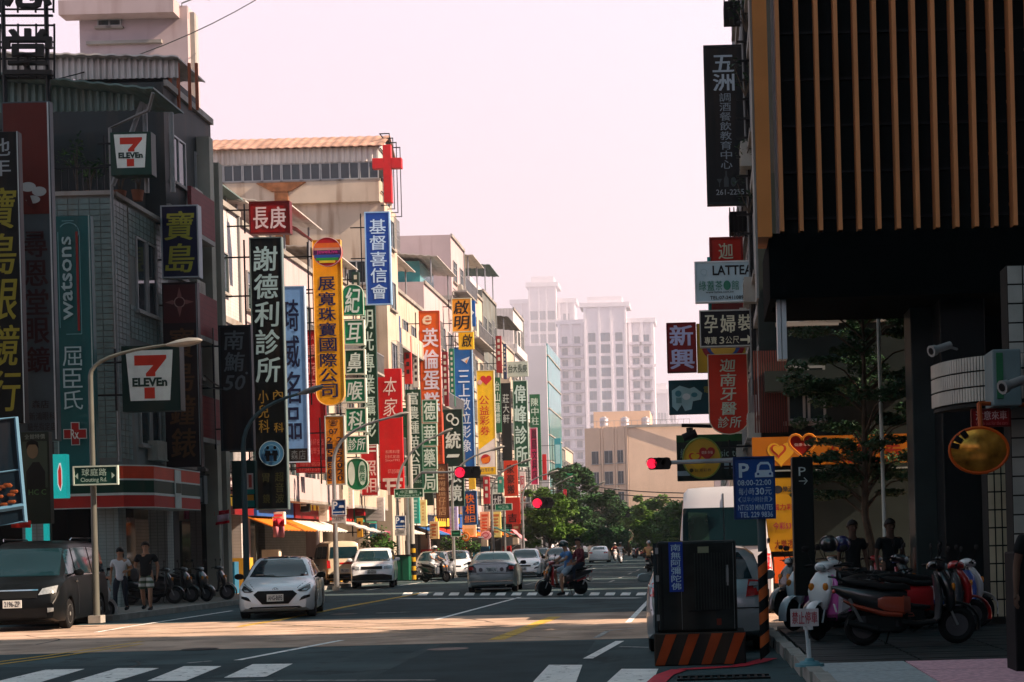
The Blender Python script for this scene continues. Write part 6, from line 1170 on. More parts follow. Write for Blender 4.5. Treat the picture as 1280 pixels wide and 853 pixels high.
slim = [(440, 340, 449, 380, 71, '1E3A34', 'slim dark green sign above the green clinic column'), (492, 395, 500, 455, 83, '2A4A8A', 'slim navy sign above the plain red restaurant sign'), (505, 420, 514, 480, 86, 'C8302A', 'slim red sign over the seed company sign'), (516, 430, 523, 484, 88, 'D8D0C4', 'slim off white sign left of the orange cake sign'),
    (553, 440, 560, 508, 97, '7A1E24', 'slim maroon sign above the spectacles sign'), (562, 436, 568, 508, 101, '1A6A50', 'slim green sign left of the blue imaging sign'), (620, 420, 627, 466, 118, '8A2A2A', 'slim brick red sign above the slim green one'), (629, 430, 633, 474, 127, '2A3A5A', 'very slim dark blue sign by the clinic signs'),
    (446, 648, 453, 672, 72, 'D8A03A', 'small amber box sign above the off-roader'), (462, 655, 470, 672, 77, '2A6A8A', 'small blue box sign above the off-roader'), (505, 655, 512, 676, 83, 'E0D8D0', 'small white box sign over the green cabinet'), (531, 606, 541, 632, 89, '1A2A24', 'small black box under the green pharmacy column'),
    (586, 598, 594, 612, 102, 'E0B83A', 'small yellow box above the navy photo sign'), (604, 596, 612, 630, 109, 'A8242A', 'small crimson sign below the yellow lottery sign'), (622, 596, 629, 616, 117, '2A8A7A', 'small teal sign right of the lottery sign foot'), (652, 652, 660, 664, 130, 'D8C0A0', 'small cream box above the last shops')]
for a, b0, c_, d, D, c1, lb in slim:
    w = c_ - a; sign(lb, a, b0, c_, d, D, c1, [('R', 'C8C4B4' if c1[0] in '1278A' else '3A2A28', a + w * .3, b0 + 4 + k * (w * .95 + 1), a + w * .72, b0 + 4 + k * (w * .95 + 1) + w * .6) for k in range(int((d - b0 - 8) / (w * .95 + 1)))], bracket=XB)
# bird logo shop sign, dark green sign with posters, cyan sign
sign('white shop sign with a coloured wing emblem beside the striped fascia', 209, 596, 255, 630, 49, '9FB0B4', [('P', 'C0602A', [(214, 613), (219, 600), (221, 604), (217, 614)]), ('P', '2A4A8A', [(218, 612), (228, 605), (240, 604), (232, 611), (222, 617)]), ('P', '5A7AB0', [(218, 614), (232, 611), (228, 616), (221, 619)]), ('D', '3A5A9A', 221, 617, 4, 3.5), ('h', '3A4A60', '彩色沖印中心', 229, 615, 248, 619, .0), ('R', '5A8A8C', 212, 625, 246, 627)], bracket=-16.7, th=.3, border='49575A')
sign('dark green box sign with small pictures on its right end', 290, 576, 319, 636, 52.8, '0E3A38', [('s', '3A6A64', 'KIMBERLY', 301, 596, 304, 624, .0, 90), ('R', 'D8CFCB', 309, 592, 317, 612), ('R', 'C85A50', 311, 594, 315, 610), ('R', 'D8982A', 309, 619, 317, 626), ('R', '1E8A84', 309, 612, 318, 618), ('R', '1E8A84', 309, 626, 318, 634)], bracket=XB, th=.3)
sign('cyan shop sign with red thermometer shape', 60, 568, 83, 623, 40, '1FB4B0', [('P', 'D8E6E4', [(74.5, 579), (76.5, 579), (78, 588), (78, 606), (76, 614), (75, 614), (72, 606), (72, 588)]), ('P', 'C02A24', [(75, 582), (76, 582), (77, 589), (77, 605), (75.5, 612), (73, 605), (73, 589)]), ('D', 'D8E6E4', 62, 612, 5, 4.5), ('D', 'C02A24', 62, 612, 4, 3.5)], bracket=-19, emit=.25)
pc = thing('post_pair', 'pair of cyan posts standing behind the black minivan', 'post', (W(45, 700, 39).x, 39.5, .13))
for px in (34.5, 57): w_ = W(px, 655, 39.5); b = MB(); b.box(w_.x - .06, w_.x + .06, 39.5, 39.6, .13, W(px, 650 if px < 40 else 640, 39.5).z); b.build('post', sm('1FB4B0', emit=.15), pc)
# leaning light-blue framed billboard and portrait poster at the far left
eb = thing('billboard', 'light blue framed billboard leaning over the pavement at the left edge', 'billboard', (-15.5, 34, 0)); cs = [W(-30, 528, 33.2), W(20, 522, 33.4), W(32, 652, 33.4), W(-30, 662, 33.2)]
b = MB(); b.add([tuple(p) for p in cs] + [(p.x, p.y + .12, p.z) for p in cs], [(3, 2, 1, 0), (4, 5, 6, 7), (0, 1, 5, 4), (1, 2, 6, 5), (2, 3, 7, 6), (3, 0, 4, 7)]); b.build('panel', sm('10202C'), eb)
b = MB(); b.tube(cs + [cs[0]], .05, 6); b.tube([cs[0].lerp(cs[3], .5), cs[1].lerp(cs[2], .5)], .02, 5); b.tube([cs[0].lerp(cs[3], .85), cs[1].lerp(cs[2], .85)], .07, 6); b.build('frame', sm('5A84A0'), eb)
b = MB(); q = cs[1].lerp(cs[2], .72).lerp(cs[0].lerp(cs[3], .72), .35)
for k in range(9): a = k * 1.1; b.ell((q.x + .22 * math.cos(a) * (.5 + .06 * k), q.y - .03, q.z + .22 * math.sin(a)), (.10, .02, .05), 8, 4)
b.build('crest', sm('8A4A2A'), eb); b = MB(); b.tube([(-15.9, 33.5, .13), (-15.9, 33.5, cs[3].z)], .05, 6); b.tube([(-16.6, 33.5, .13), (-16.6, 33.5, cs[3].z)], .05, 6); b.build('post', M_dark, eb)
ep = sign('dark poster of a person with short hair beside the leaning billboard', 26, 540, 62, 655, 37, '20281E', [('R', '3A4438', 29, 552, 60, 610), ('h', '7A8078', '全館特價', 32, 543, 58, 549, .01), ('P', '151512', [(34, 615), (33, 590), (42, 578), (50, 578), (57, 590), (57, 615)]), ('D', '6A5A44', 42, 564, 7, 9.5), ('P', '0C0C0A', [(34, 562), (35, 553), (42, 550), (49, 553), (50, 561), (46, 556), (38, 556)]), ('s', '4A6A40', 'HC C', 36, 612, 58, 619, .03)], bracket=-18)
# rooftop letter frames, top left
def frame_char(label, ch, x0, y0, x1, y1, D):
    e = thing('rooftop_letter', label, 'rooftop letter', (W(x0, y1, D).x, D, W(x0, y1, D).z)); b = MB(); put(b, ch, x0 + 5, y0 + 4, x1 - 5, y1 - 3, lambda a, c: tuple(W(a, c, D)), .04, tight=True)
    o = b.build('character', mat('weathered_letter', (.02, .018, .016), .6), e); so = o.modifiers.new('thick', 'SOLIDIFY'); so.thickness = .1
    b = MB(); 
    for k in range(4): p, q = W(x0, y0 + (y1 - y0) * k / 3, D + .3), W(x1, y0 + (y1 - y0) * k / 3, D + .3); b.tube([p, q], .03, 5)
    for k in range(4): p, q = W(x0 + (x1 - x0) * k / 3, y0 - 2, D + .3), W(x0 + (x1 - x0) * k / 3, y1 + 4, D + .3); b.tube([p, q], .03, 5)
    b.build('frame', M_dark, e)
frame_char('big dark roof letter in a steel frame below the cropped one', '堂', 0, 32, 68, 95, 41.5); frame_char('roof letter cut off by the top edge of the view', '恩', 0, -50, 67, 12, 41.5)
b = MB(); 
for px in (6, 60): p = W(px, 100, 41.8); b.tube([(p.x, 41.8, 8.5), (p.x, 41.8, W(px, -45, 41.8).z)], .06, 6)
for py in (20, 98, 60): b.tube([W(-10, py, 41.85), W(66, py, 41.85)], .04, 5)
o = b.build('rooftop_frame', M_dark, None, label='dark steel rack carrying the roof letters at top left', cat='steel frame'); o.name = 'letter_rack'
# flags
def flag(label, x0, y0, x1, y1, D, cols, pole=True, tilt=0):
    e = thing('flag', label, 'flag', (W(x0, y1, D).x, D, .13)); n = 8
    for k, (c, f0, f1) in enumerate(cols):
        b = MB(); vs = []
        for i in range(n + 1):
            for f in (f0, f1): p = W(x0 + (x1 - x0) * i / n, y0 + (y1 - y0) * f + tilt * i / n, D); vs.append((p.x, D + .06 * math.sin(i * 1.3 + k) - .004 * k, p.z))
        b.add(vs, [(2 * i, 2 * i + 2, 2 * i + 3, 2 * i + 1) for i in range(n)]); o = b.build('cloth', sm(c, rough=.8), e, smooth=True); so = o.modifiers.new('t', 'SOLIDIFY'); so.thickness = .006
    if pole: b = MB(); p = W((x0 + x1) / 2, y1, D + .1); b.tube([(p.x, D + .1, .13), (p.x, D + .1, W(x0, y0 - 2, D).z)], .02, 6); b.build('pole', M_alu, e)
flag('red and white striped flag on a pole by the tiled pillar', 268, 640, 287, 657, 51, [('C81E2E', 0, .3), ('D8B8C8', .3, .8), ('C81E2E', .8, 1)], tilt=-3)
flag('dark green banner with a white swoosh by the dark shopfront', 200, 642, 222, 662, 48.5, [('234A34', 0, .8), ('A8C4C0', .8, 1)], pole=False); flag('small pink paper notice on a string', 230, 634, 237, 649, 48.7, [('B85A78', 0, 1)], pole=False)
flag('red and pink banner hanging on the pale wall behind the white saloon', 341, 649, 356, 672, 56.5, [('D83A48', 0, .4), ('D88A94', .4, 1)], pole=False); flag('pink banner over the awning near the red pillars', 473, 664, 488, 676, 75, [('D87A94', 0, 1)], pole=False)
b_ = flag('red umbrella shaped cloth below the billboard', 14, 651, 40, 660, 36.5, [('B8281E', 0, 1)], pole=False)
# awnings and red pillars further up
def awning(label, x0, y0, x1, y1, D, m, dp=1.6):
    e = thing('awning', label, 'awning', (W(x0, y0, D).x, D, W(x0, y1, D).z)); p, q = W(x0, y0, D), W(x1, y1, D); sheet_roof(e, m, [(p.x, D - .8, p.z), (q.x, D - .8, q.z), (q.x, D + dp, q.z), (p.x, D + dp, p.z)], name='canopy')
    b = MB(); b.tube([(q.x, D - .8, q.z), (q.x, D + dp, q.z)], .04, 5); b.tube([(q.x - .05, D - .7, q.z), (p.x, D - .7, q.z - .6)], .025, 5); b.build('arm', M_steel, e)
awning('white awning sloping over the pavement beside the tan van', 428, 652, 474, 666, 70, M_tileW); awning('dark green awning far along the left shops', 614, 658, 640, 668, 110, M_leafd if False else sm('1C4A40')); awning('pink and white awning at the last shops', 640, 662, 656, 676, 120, sm('D8909A')); awning('orange brown awning behind the round orange sign', 565, 668, 600, 672, 98, sm('C86A3A'))
ePl = thing('pillar_pair', 'pair of bright red pillars beside the plants', 'pillar', (W(485, 690, 81).x, 81, .13))
for px in (481, 488): w_ = W(px, 690, 81); b = MB(); b.box(w_.x - .16, w_.x + .16, 81, 81.3, .13, W(px, 652, 81).z); b.build('pillar', sm('C82A2C'), ePl)
eo = sign('round orange sign on a pole behind the silver saloon', 577, 665, 587, 677, 93, 'E87A1E', [('O', 'F8D0A0', 582, 671, 3.5, 3.5, 1.2)], shape='disc', th=.1)
sign('round pink and white sign beside the round orange sign', 601, 664, 614, 675, 100, 'E8A8B0', [('O', 'C03A4A', 607, 669, 4, 3.4, 1)], shape='disc', th=.1)
# bushes by the kerb
for i, (px, py, D, h, r) in enumerate(((484, 718, 70, 2.0, .9), (470, 710, 72, 2.4, .8), (570, 705, 92, 2.2, 1.0), (583, 700, 95, 2.0, .9), (552, 712, 88, 1.4, .6))): w_ = W(px, py, D); plant(['leafy potted shrub left of the green cabinet', 'dark tall potted shrub under the white awning', 'bright shrub behind the silver saloon', 'second shrub behind the silver saloon below the round orange sign', 'low shrub behind the lone scooter rider'][i], w_.x, D, .13, h, r, M_leaf, 500, sz=.12)
# ---------------------------------------------------------------- lamps, signals, poles
def lamp(label, bx_, by_, D, top, tip, r=.09, col=None, grp=None):
    """curved-arm street lamp: base pixel, pixel of bend, pixel of lamp head"""
    base = W(bx_, by_, D); t, p = W(*top, D), W(*tip, D); e = thing('street_lamp', label, 'street lamp', (base.x, D, base.z if by_ > 0 else 0), grp); m = col or M_steel
    H = Vector((base.x, D, base.z)); T = Vector((base.x, D, t.z)); sx_ = 1 if p.x > base.x else -1; d = p - T
    b = MB(); c = [H, H.lerp(T, .5), T]; P1 = T + Vector((0, 0, (p.z - T.z) * .75)); pts = [T]
    for k in range(1, 9): u = k / 8; pts.append(T * (1 - u) ** 2 + P1 * 2 * u * (1 - u) + Vector(p) * u * u)
    b.tube(c + pts[1:], [r, r * .85, r * .7] + [r * (.65 - .03 * k) for k in range(1, 9)], 10); b.build('pole', m, e, smooth=True)
    dr = (pts[-1] - pts[-2]).normalized(); hl = D / 40 * .0 + .75; b = MB(); c0 = Vector(p); ww_ = .14; q = [c0 + dr * hl * f for f in (-.1, 0, .25, .6, .9, 1)]
    up = Vector((0, 0, 1)); rs = [[x + Vector((0, 1, 0)) * ww_ * w * math.cos(a) + up * .09 * w * math.sin(a) for a in [2 * math.pi * j / 10 for j in range(10)]] for x, w in zip(q, (.3, .5, .9, 1.1, .7, .15))]
    b.rings(rs); b.build('lamp_head', mat('lamp_head_grey', (.28, .27, .25), .4, .3), e, smooth=True)
    b = MB(); b.box(base.x - .14, base.x + .14, D - .14, D + .14, base.z - .05, base.z + .12); b.build('base', M_kerb, e); return e
g1 = G(121, 776, .13); D1 = g1.y
lamp('tall pale street lamp at the left corner with long arm to the right', 121, 776, D1, (118, 470), (212, 431), .075, mat('pale_pole', (.13, .135, .12), .45, .3))
lamp('dark street lamp before the black clinic sign', 309, 745, 46, (305, 560), (375, 492), .10, mat('dark_teal_pole', (.05, .09, .10), .5))
lamp('street lamp with parking sign beside the tan van', 421, 737, 60.5, (421, 580), (488, 522), .11); lamp('street lamp with street name plate beside the green cabinet', 499, 722, 72, (498, 620), (548, 544), .10)
lamp('street lamp rising behind the silver saloon', 568, 722, 82, (569, 610), (614, 563), .10); lamp('street lamp by the yellow lottery sign', 617, 716, 92, (616, 620), (650, 579), .10); lamp('street lamp before the far green clinic sign', 655, 705, 112, (654, 625), (686, 592), .11)
lamp('street lamp in front of the left street tree', 681, 702, 128, (681, 640), (706, 600), .12); lamp('street lamp at the left tree with arm to the right', 728, 700, 150, (727, 640), (748, 606), .13); lamp('farther street lamp right of the left tree', 727.5, 698, 165, (727, 650), (766, 613), .13); lamp('last street lamp by the far junction', 758, 697, 185, (758, 650), (778, 630), .13)
M_sigr = mat('lit_red_signal', (.80, .012, .045), .4, 0, .05, 5, emit=.75)
def signal(label, x0, y0, x1, y1, D, pole_px, base_py, armdy=0, arch=True):
    c = W((x0 + x1) / 2, (y0 + y1) / 2, D); s = D / F; hw, hh = (x1 - x0) / 2 * s, max((y1 - y0) / 2 * s, .14); e = thing('traffic_light', label, 'traffic light', (W(pole_px, base_py, D).x, D, 0)); b = MB()
    b.box(c.x - hw, c.x + hw, D, D + .2, c.z - hh, c.z + hh); b.build('housing', M_black, e, bevel=.05)
    for i in range(3):
        x = c.x - hw + (i + .5) * 2 * hw / 3; b = MB(); b.prism([(x + hh * .85 * math.cos(a), c.z + hh * .85 * math.sin(a)) for a in [2 * math.pi * k / 16 for k in range(16)]], 1, D - .03, D); b.build('lens', M_sigr if i == 0 else M_dark, e, label='lit red lens' if i == 0 else None)
        b = MB(); n = 10
        for k in range(n): a, a2 = math.pi * k / n, math.pi * (k + 1) / n; b.add([(x + hh * .95 * math.cos(t), y, c.z + hh * .95 * math.sin(t)) for t, y in ((a, D), (a2, D), (a2, D - .2), (a, D - .2))], [(0, 1, 2, 3)])
        b.build('hood', M_black, e)
    P0, P1_ = W(pole_px, base_py, D + .15), W(pole_px, (y0 + y1) / 2 + armdy, D + .15); b = MB(); b.tube([(P0.x, D + .15, 0), (P0.x, D + .15, P1_.z - .7), (P0.x + (c.x - P0.x) * .05, D + .15, P1_.z - .2), (P0.x + (c.x - P0.x) * .25, D + .15, c.z + .05), (c.x, D + .15, c.z + .02)], [.10, .085, .08, .065, .045], 8); b.build('pole', M_steel, e, smooth=True); return e
signal('traffic light with red lens on a curved arm over the left lanes', 570, 583, 600, 598, 76, 511, 720, 12); signal('farther traffic light with red lens before the left tree', 668, 622, 690, 636, 122, 632, 705, 0)
signal('traffic light with red lens on an arm from the right edge', 810, 574, 838, 585, 36.0, 1010, 745, 0); signal('small distant traffic light with red lens over the far junction', 776, 639, 786, 647, 190, 752, 695, 0)
def plate(label, x0, y0, x1, y1, D, items, col='14563A', pole=None, name='street_name_sign', brd='B8C8BC'):
    return sign(label, x0, y0, x1, y1, D, col, items, border=brd, th=.05, name=name, bw=.02)
plate('green street name sign with white arrows on the left street lamp', 92, 583, 147, 606, D1 - .15, [('h', '9FB8AC', '球庭路', 102, 586, 134, 595, .02), ('s', '9FB8AC', 'Ciouting Rd.', 101, 597, 134, 604, .02), ('P', '9FB8AC', [(94, 595), (98, 591), (98, 599)]), ('P', '9FB8AC', [(144, 595), (140, 591), (140, 599)])], '0F3A34')
plate('green street name sign on the lamp beside the green cabinet', 493, 611, 529, 622, 71.8, [('h', 'B0D0C0', '中正一路', 500, 613, 522, 617, .01), ('s', 'B0D0C0', 'Jhongjheng 1st Rd.', 498, 618, 524, 621, .01), ('P', 'B0D0C0', [(495, 617), (497, 615), (497, 619)]), ('P', 'B0D0C0', [(527, 617), (525, 615), (525, 619)])])
plate('green street name sign on the lamp by the yellow lottery sign', 619, 630, 640, 638, 91.5, [('h', 'B0D0C0', '中正路', 623, 632, 636, 636, .01)], '1A7A5A'); plate('small green plate on the pole behind the silver saloon', 564, 663, 576, 671, 81.5, [('R', '3A8A6A', 566, 666, 574, 668)]); plate('pale green street name sign at the far junction', 749, 652, 764, 657, 180, [('R', 'B8E0D0', 751, 654, 762, 655.5)], '3AA88A')
for lb, x0, y0, x1, y1, D in (('blue parking sign with arrow on the lamp beside the tan van', 415, 625, 432, 644, 60.2), ('second blue parking sign, on the lamp beside the green cabinet', 494, 645, 507, 661, 71.7)):
    w = x1 - x0; h = y1 - y0
    sign(lb, x0, y0, x1, y1, D, '1A4A8A', [('s', 'E0E6EC', 'P', x0 + w * .08, y0 + h * .1, x0 + w * .42, y0 + h * .62, .04), ('P', 'E0E6EC', [(x0 + w * .5, y0 + h * .52), (x0 + w * .56, y0 + h * .36), (x0 + w * .84, y0 + h * .36), (x0 + w * .92, y0 + h * .52)]), ('R', 'E0E6EC', x0 + w * .08, y0 + h * .78, x0 + w * .8, y0 + h * .84), ('P', 'E0E6EC', [(x0 + w * .8, y0 + h * .7), (x0 + w * .94, y0 + h * .81), (x0 + w * .8, y0 + h * .92)])], border='C8CCD0', th=.04, bw=.02, name='parking_sign')
    sign('white plate with small dark characters under the ' + ('first' if w > 15 else 'second') + ' blue parking sign', x0 - .5, y1 + 1, x1 + .5, y1 + h * .55, D, 'D8D4D0', [('h', '2A2A2A', '汽車停車格', x0 + 2, y1 + 3, x1 - 2, y1 + 6, .02)], th=.04, name='parking_sign')
# green utility cabinet and striped pole on the left pavement
ec = thing('utility_cabinet', 'green utility cabinet by the second lamp on the left pavement', 'cabinet', (W(502, 720, 71).x, 71, .13)); p, q = W(494, 722, 71), W(511, 695, 71); b = MB(); b.box(p.x, q.x, 71, 71.6, .13, q.z); b.build('body', sm('1A5A44'), ec, bevel=.03); b = MB(); b.box((p.x + q.x) / 2 - .01, (p.x + q.x) / 2 + .01, 70.99, 71.0, .2, q.z - .08); b.box(p.x - .04, q.x + .04, 70.95, 71.65, q.z + .0005, q.z + .06); b.build('door_seam_and_lid', M_dark, ec)
def striped_pole(label, px, D, y0, y1, r=.12, ctop='', cols=('B8902A', '14161A')):
    e = thing('striped_post', label, 'pole', (W(px, y1, D).x, D, .13)); X_ = W(px, y1, D).x; z0, z1 = .13, W(px, y0, D).z; n = 8
    for k in range(n): b = MB(); b.tube([(X_, D, z0 + (z1 - z0) * k / n), (X_, D, z0 + (z1 - z0) * (k + 1) / n - .003)], r, 12); b.build('band', sm(cols[k % 2]), e, smooth=True)
    return e
striped_pole('yellow and black banded concrete pole foot beside the green cabinet', 517, 73, 680, 722, .13); up = thing('utility_pole', 'tall concrete utility pole standing beside the green cabinet', 'pole', (W(516.5, 720, 73).x, 73, .13)); b = MB(); X_ = W(516.5, 720, 73).x; b.tube([(X_, 73, 1.6), (X_, 73, 9.0)], [.12, .09], 10); b.build('shaft', mat('pole_concrete', (.36, .35, .32), .8), up)
# overhead wires
wr = MB(); wires = [((-30, 120, 44), (320, 0, 60)), ((200, 590, 45), (330, 560, 60)), ((250, 480, 46), (330, 455, 60)), ((700, 600, 120), (1000, 612, 60)), ((700, 606, 120), (1000, 618, 60)), ((256, 470, 48), (320, 468, 58))]
for i, (a, c) in enumerate(wires):
    p, q = W(*a), W(*c); pts = [p.lerp(q, k / 10) - Vector((0, 0, .5 * 4 * (k / 10) * (1 - k / 10))) for k in range(11)]; b = MB(); b.tube(pts, .018 if i < 3 else .03, 4); b.build('overhead_cable', M_dark, None, label=['thin cable crossing the sky at top left', 'cable over the pavement by the striped fascia', 'cable between the dark sign and the black clinic sign', 'upper cable before the apricot office', 'lower cable before the apricot office', 'short slack cable by the pale column'][i], cat='cable')
# ---------------------------------------------------------------- right side: louvred block and what stands before it
eL = thing('building', 'louvred block on pillars with orange fins and deep black recesses', 'building', (2, 24, 0)); DL = 23.8
xa0 = W(953, 290, DL).x; zf = W(960, 301, DL).z; xr_ = 5.6
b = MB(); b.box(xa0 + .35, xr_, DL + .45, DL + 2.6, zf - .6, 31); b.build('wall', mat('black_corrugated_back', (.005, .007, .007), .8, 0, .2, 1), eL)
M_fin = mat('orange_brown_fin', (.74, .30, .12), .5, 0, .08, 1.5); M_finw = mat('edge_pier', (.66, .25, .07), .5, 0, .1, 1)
b = MB(); b.box(W(947, 290, DL).x, W(965, 290, DL).x, DL - .05, DL + .9, zf + .05, 31); b.build('edge_pier', M_finw, eL)
b = MB(); b.box(W(944, 290, DL).x, W(946.7, 290, DL).x, DL - .04, DL + .6, zf - .9, 31); b.build('edge_trim', M_slab, eL)
fb = MB(); fw = .063
for zz in range(6): fb.box(0, fw, 0, .32, zz * 4.1, zz * 4.1 + 4.09)
for zz in range(30): fb.box(fw * .3, fw * .7, .3, .46, .4 + zz * .82, .45 + zz * .82)
fb.box(.004, fw - .004, .01, .31, 0, 24.6); fm = fb.mesh('fin', [M_fin])
for i in range(15):
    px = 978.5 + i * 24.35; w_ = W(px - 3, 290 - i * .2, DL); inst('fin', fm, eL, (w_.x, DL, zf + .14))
b = MB()
for i in range(34):
    b.box(xa0 + .4, xr_, DL + .42, DL + .45, zf + .4 + i * .74, zf + .44 + i * .74)
b.build('wall_seam', M_dark, eL)
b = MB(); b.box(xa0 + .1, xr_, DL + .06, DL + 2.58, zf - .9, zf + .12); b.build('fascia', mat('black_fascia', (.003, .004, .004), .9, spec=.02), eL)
b = MB(); b.box(W(965, 330, DL + 1).x, W(969, 330, DL + 1).x + .02, DL + .9, DL + 1.5, zf - .9, zf + .03); b.build('bracket', M_slab, eL)
# white lantern box hanging at the corner
q = W(977, 452, DL + .4); b = MB(); b.box(W(971.5, 400, DL + .2).x, W(977, 400, DL).x, DL + .2, DL + .5, W(977, 447, DL).z, W(977, 351, DL).z); b.box(W(978, 400, DL).x, W(984, 400, DL).x, DL + .2, DL + .5, W(977, 447, DL).z, W(977, 351, DL).z)
el = b.build('corner_lantern', mat('opal_panel', (.62, .65, .68), .4), None, label='pair of tall white light panels hanging below the orange edge pier', cat='lamp')
b = MB(); b.tube([(q.x, DL + .35, W(977, 351, DL).z), (q.x, DL + .35, W(977, 318, DL).z)], .02, 5); o = b.build('hanger', M_alu, None, ori=None); o.parent = el
# pillars and dark entrance
M_pil = mat('dark_stone_pillar', (.028, .036, .036), .35, 0, .2, 1.5); M_pil2 = mat('black_stone_wall', (.012, .014, .015), .35, 0, .2, 1.5)
for lb, x0, x1, D0, D1 in (('dark stone pillar behind the middle of the parked scooters', 1143, 1172, 25.2, 26.0), ('wide black stone pillar behind the right end of the scooters', 1180, 1236, 24.4, 26.2)):
    p, q = W(x0, 600, D0), W(x1, 600, D0); b = MB(); b.box(p.x, q.x, D0, D1, .1, zf - .05); o = b.build('entrance_pillar', M_pil if x0 < 1160 else M_pil2, None, label=lb, cat='pillar', bevel=.02)
b = MB(); p = W(1175, 500, 27.5); b.box(p.x, 6.5, 27.5, 28.0, .1, zf + 1); b.box(5.7, 6.5, 26.2, 27.5, .1, zf); b.build('entrance_wall', M_pil2, eL)
b = MB(); b.box(W(1196, 765, 26).x, W(1240, 765, 26).x, 23.9, 24.38, .1, .3); b.build('entrance_step', M_kerb, eL)
# tiled corner pillar (individual tiles) and upper tiled wall
et = thing('tiled_wall', 'cream tiled wall with corner pillar at the right edge', 'wall', (5.2, 22, 0)); M_ct = mat('cream_glazed_tile', (.62, .55, .40), .3, 0, .14, 1.8, dirt=.15); M_jt = mat('dark_joint', (.03, .03, .028), .8)
def tile_field(parent, D, px0, px1, py0, py1, nx, nz, m, stag=0):
    p, q = W(px0, (py0 + py1) / 2, D), W(px1, (py0 + py1) / 2, D); z0, z1 = W((px0 + px1) / 2, py1, D).z, W((px0 + px1) / 2, py0, D).z; tw, th_ = (q.x - p.x) / nx, (z1 - z0) / nz; g = .012
    b = MB(); b.box(p.x, q.x, D + .02, D + .5, z0, z1); b.build('backing', M_jt, parent)
    t = MB(); t.box(g, tw - g, -.0, .03, g, th_ - g); me = t.mesh('tile', [m])
    for i in range(nx):
        for j in range(nz): inst('tile', me, parent, (p.x + i * tw, D + rnd.uniform(-.003, .003), z0 + j * th_))
tile_field(et, 23.6, 1236, 1262, 570, 772, 3, 9, M_ct); tile_field(et, 21.8, 1263, 1400, 330, 690, 7, 15, mat('grey_glazed_tile', (.42, .43, .40), .3, 0, .16, 1.8, dirt=.2))
b = MB(); b.box(W(1400, 500, 21.8).x, 30, -30, 23.6, 0, 33); o = b.build('side_building', M_dgrey, None, label='tall dark office block beyond the right edge beside the camera', cat='building', kind=None); 
# curved ribbed balcony
ebal = thing('balcony', 'curved balcony faced with vertical ribs left of the metal box', 'balcony', (W(1215, 510, 21).x, 21, W(1215, 505, 21).z)); M_rib = mat('ribbed_tile', (.52, .48, .42), .35, 0, .15, 2, dirt=.2)
cx_, zb0, zb1 = W(1258, 470, 22.6).x, W(1180, 500, 21).z, W(1180, 441, 21).z; rx_ = cx_ - W(1181, 470, 21.5).x; ang = [R(180 + 95 * i / 40) for i in range(41)]
pt = lambda a, r=0: (cx_ + (rx_ + r) * math.cos(a), 22.6 + (rx_ + r) * 1.25 * math.sin(a))
b = MB(); vs = [pt(a) + (z,) for a in ang for z in (zb0, zb1)] ; b.add(vs, [(2 * i, 2 * i + 2, 2 * i + 3, 2 * i + 1) for i in range(40)]); o = b.build('core', M_jt, ebal); so = o.modifiers.new('t', 'SOLIDIFY'); so.thickness = .1
for j in range(3):
    b = MB(); h = (zb1 - zb0) / 3
    for i in range(40):
        a, a2 = ang[i] + .004, ang[i + 1] - .006; z0, z1 = zb0 + j * h + .012, zb0 + (j + 1) * h - .012; P0, P1_, P2, P3 = pt(a, .003), pt(a2, .003), pt(a2, .03), pt(a, .03)
        b.add([P0 + (z0,), P1_ + (z0,), P2 + (z0,), P3 + (z0,), P0 + (z1,), P1_ + (z1,), P2 + (z1,), P3 + (z1,)], [(0, 1, 2, 3), (7, 6, 5, 4), (3, 2, 6, 7), (0, 3, 7, 4), (1, 5, 6, 2)])
    b.build('rib_course', M_rib, ebal)
b = MB(); vs = [pt(a)[0:2] for a in ang]; b.prism([(x, y) for x, y in vs] + [(cx_ + .6, 22.6), (cx_ + .6, 22.6 - rx_ * 1.2)], 2, zb0 - .06, zb0 - .01); b.build('slab', M_jt, ebal)
# metal box, cameras, warning sign, mirror
ex = thing('meter_box', 'grey metal box mounted on the tiled wall right of the curved balcony', 'box', (W(1258, 510, 20.6).x, 20.6, W(1258, 510, 20.6).z)); p, q = W(1242, 508, 20.6), W(1276, 436, 20.6); b = MB(); b.box(p.x, q.x, 20.6, 21.2, p.z, q.z); b.build('body', sm('6E8084'), ex, bevel=.02); b = MB(); b.box(p.x + .05, p.x + .14, 20.585, 20.6, p.z + .1, q.z - .05); b.build('green_panel', sm('2E6A48'), ex)
for i in range(4): b = MB(); b.box(p.x + .2, p.x + .3, 20.585, 20.6, p.z + .25 + i * .03, p.z + .262 + i * .03); b.build('slot', M_dark, ex)
def cctv(label, px, py, D, s=1, to=-1):
    w_ = W(px, py, D); e = thing('security_camera', label, 'camera', w_); b = MB(); d = Vector((to, -.6, -.35)).normalized(); c = Vector(w_); b.tube([c - d * .16 * s, c + d * .14 * s], .055 * s, 10); b.tube([c + d * .12 * s, c + d * .2 * s], [.075 * s, .085 * s], 10); b.build('housing', M_alu, e, smooth=True); b = MB(); b.tube([c - d * .1 * s, c + Vector((-.1 * to, .05, .02)) * s, c + Vector((-.25 * to, .2, .0)) * s], .02, 5); b.build('bracket', M_steel, e); b = MB(); b.tube([c + d * .2 * s, c + d * .205 * s], .05 * s, 10); b.build('lens', M_black, e)
cctv('small white security camera on the left end of the curved balcony', 1177, 435, 21.3); cctv('security camera in front of the metal box at the right edge', 1268, 479, 20.2, 1.15)
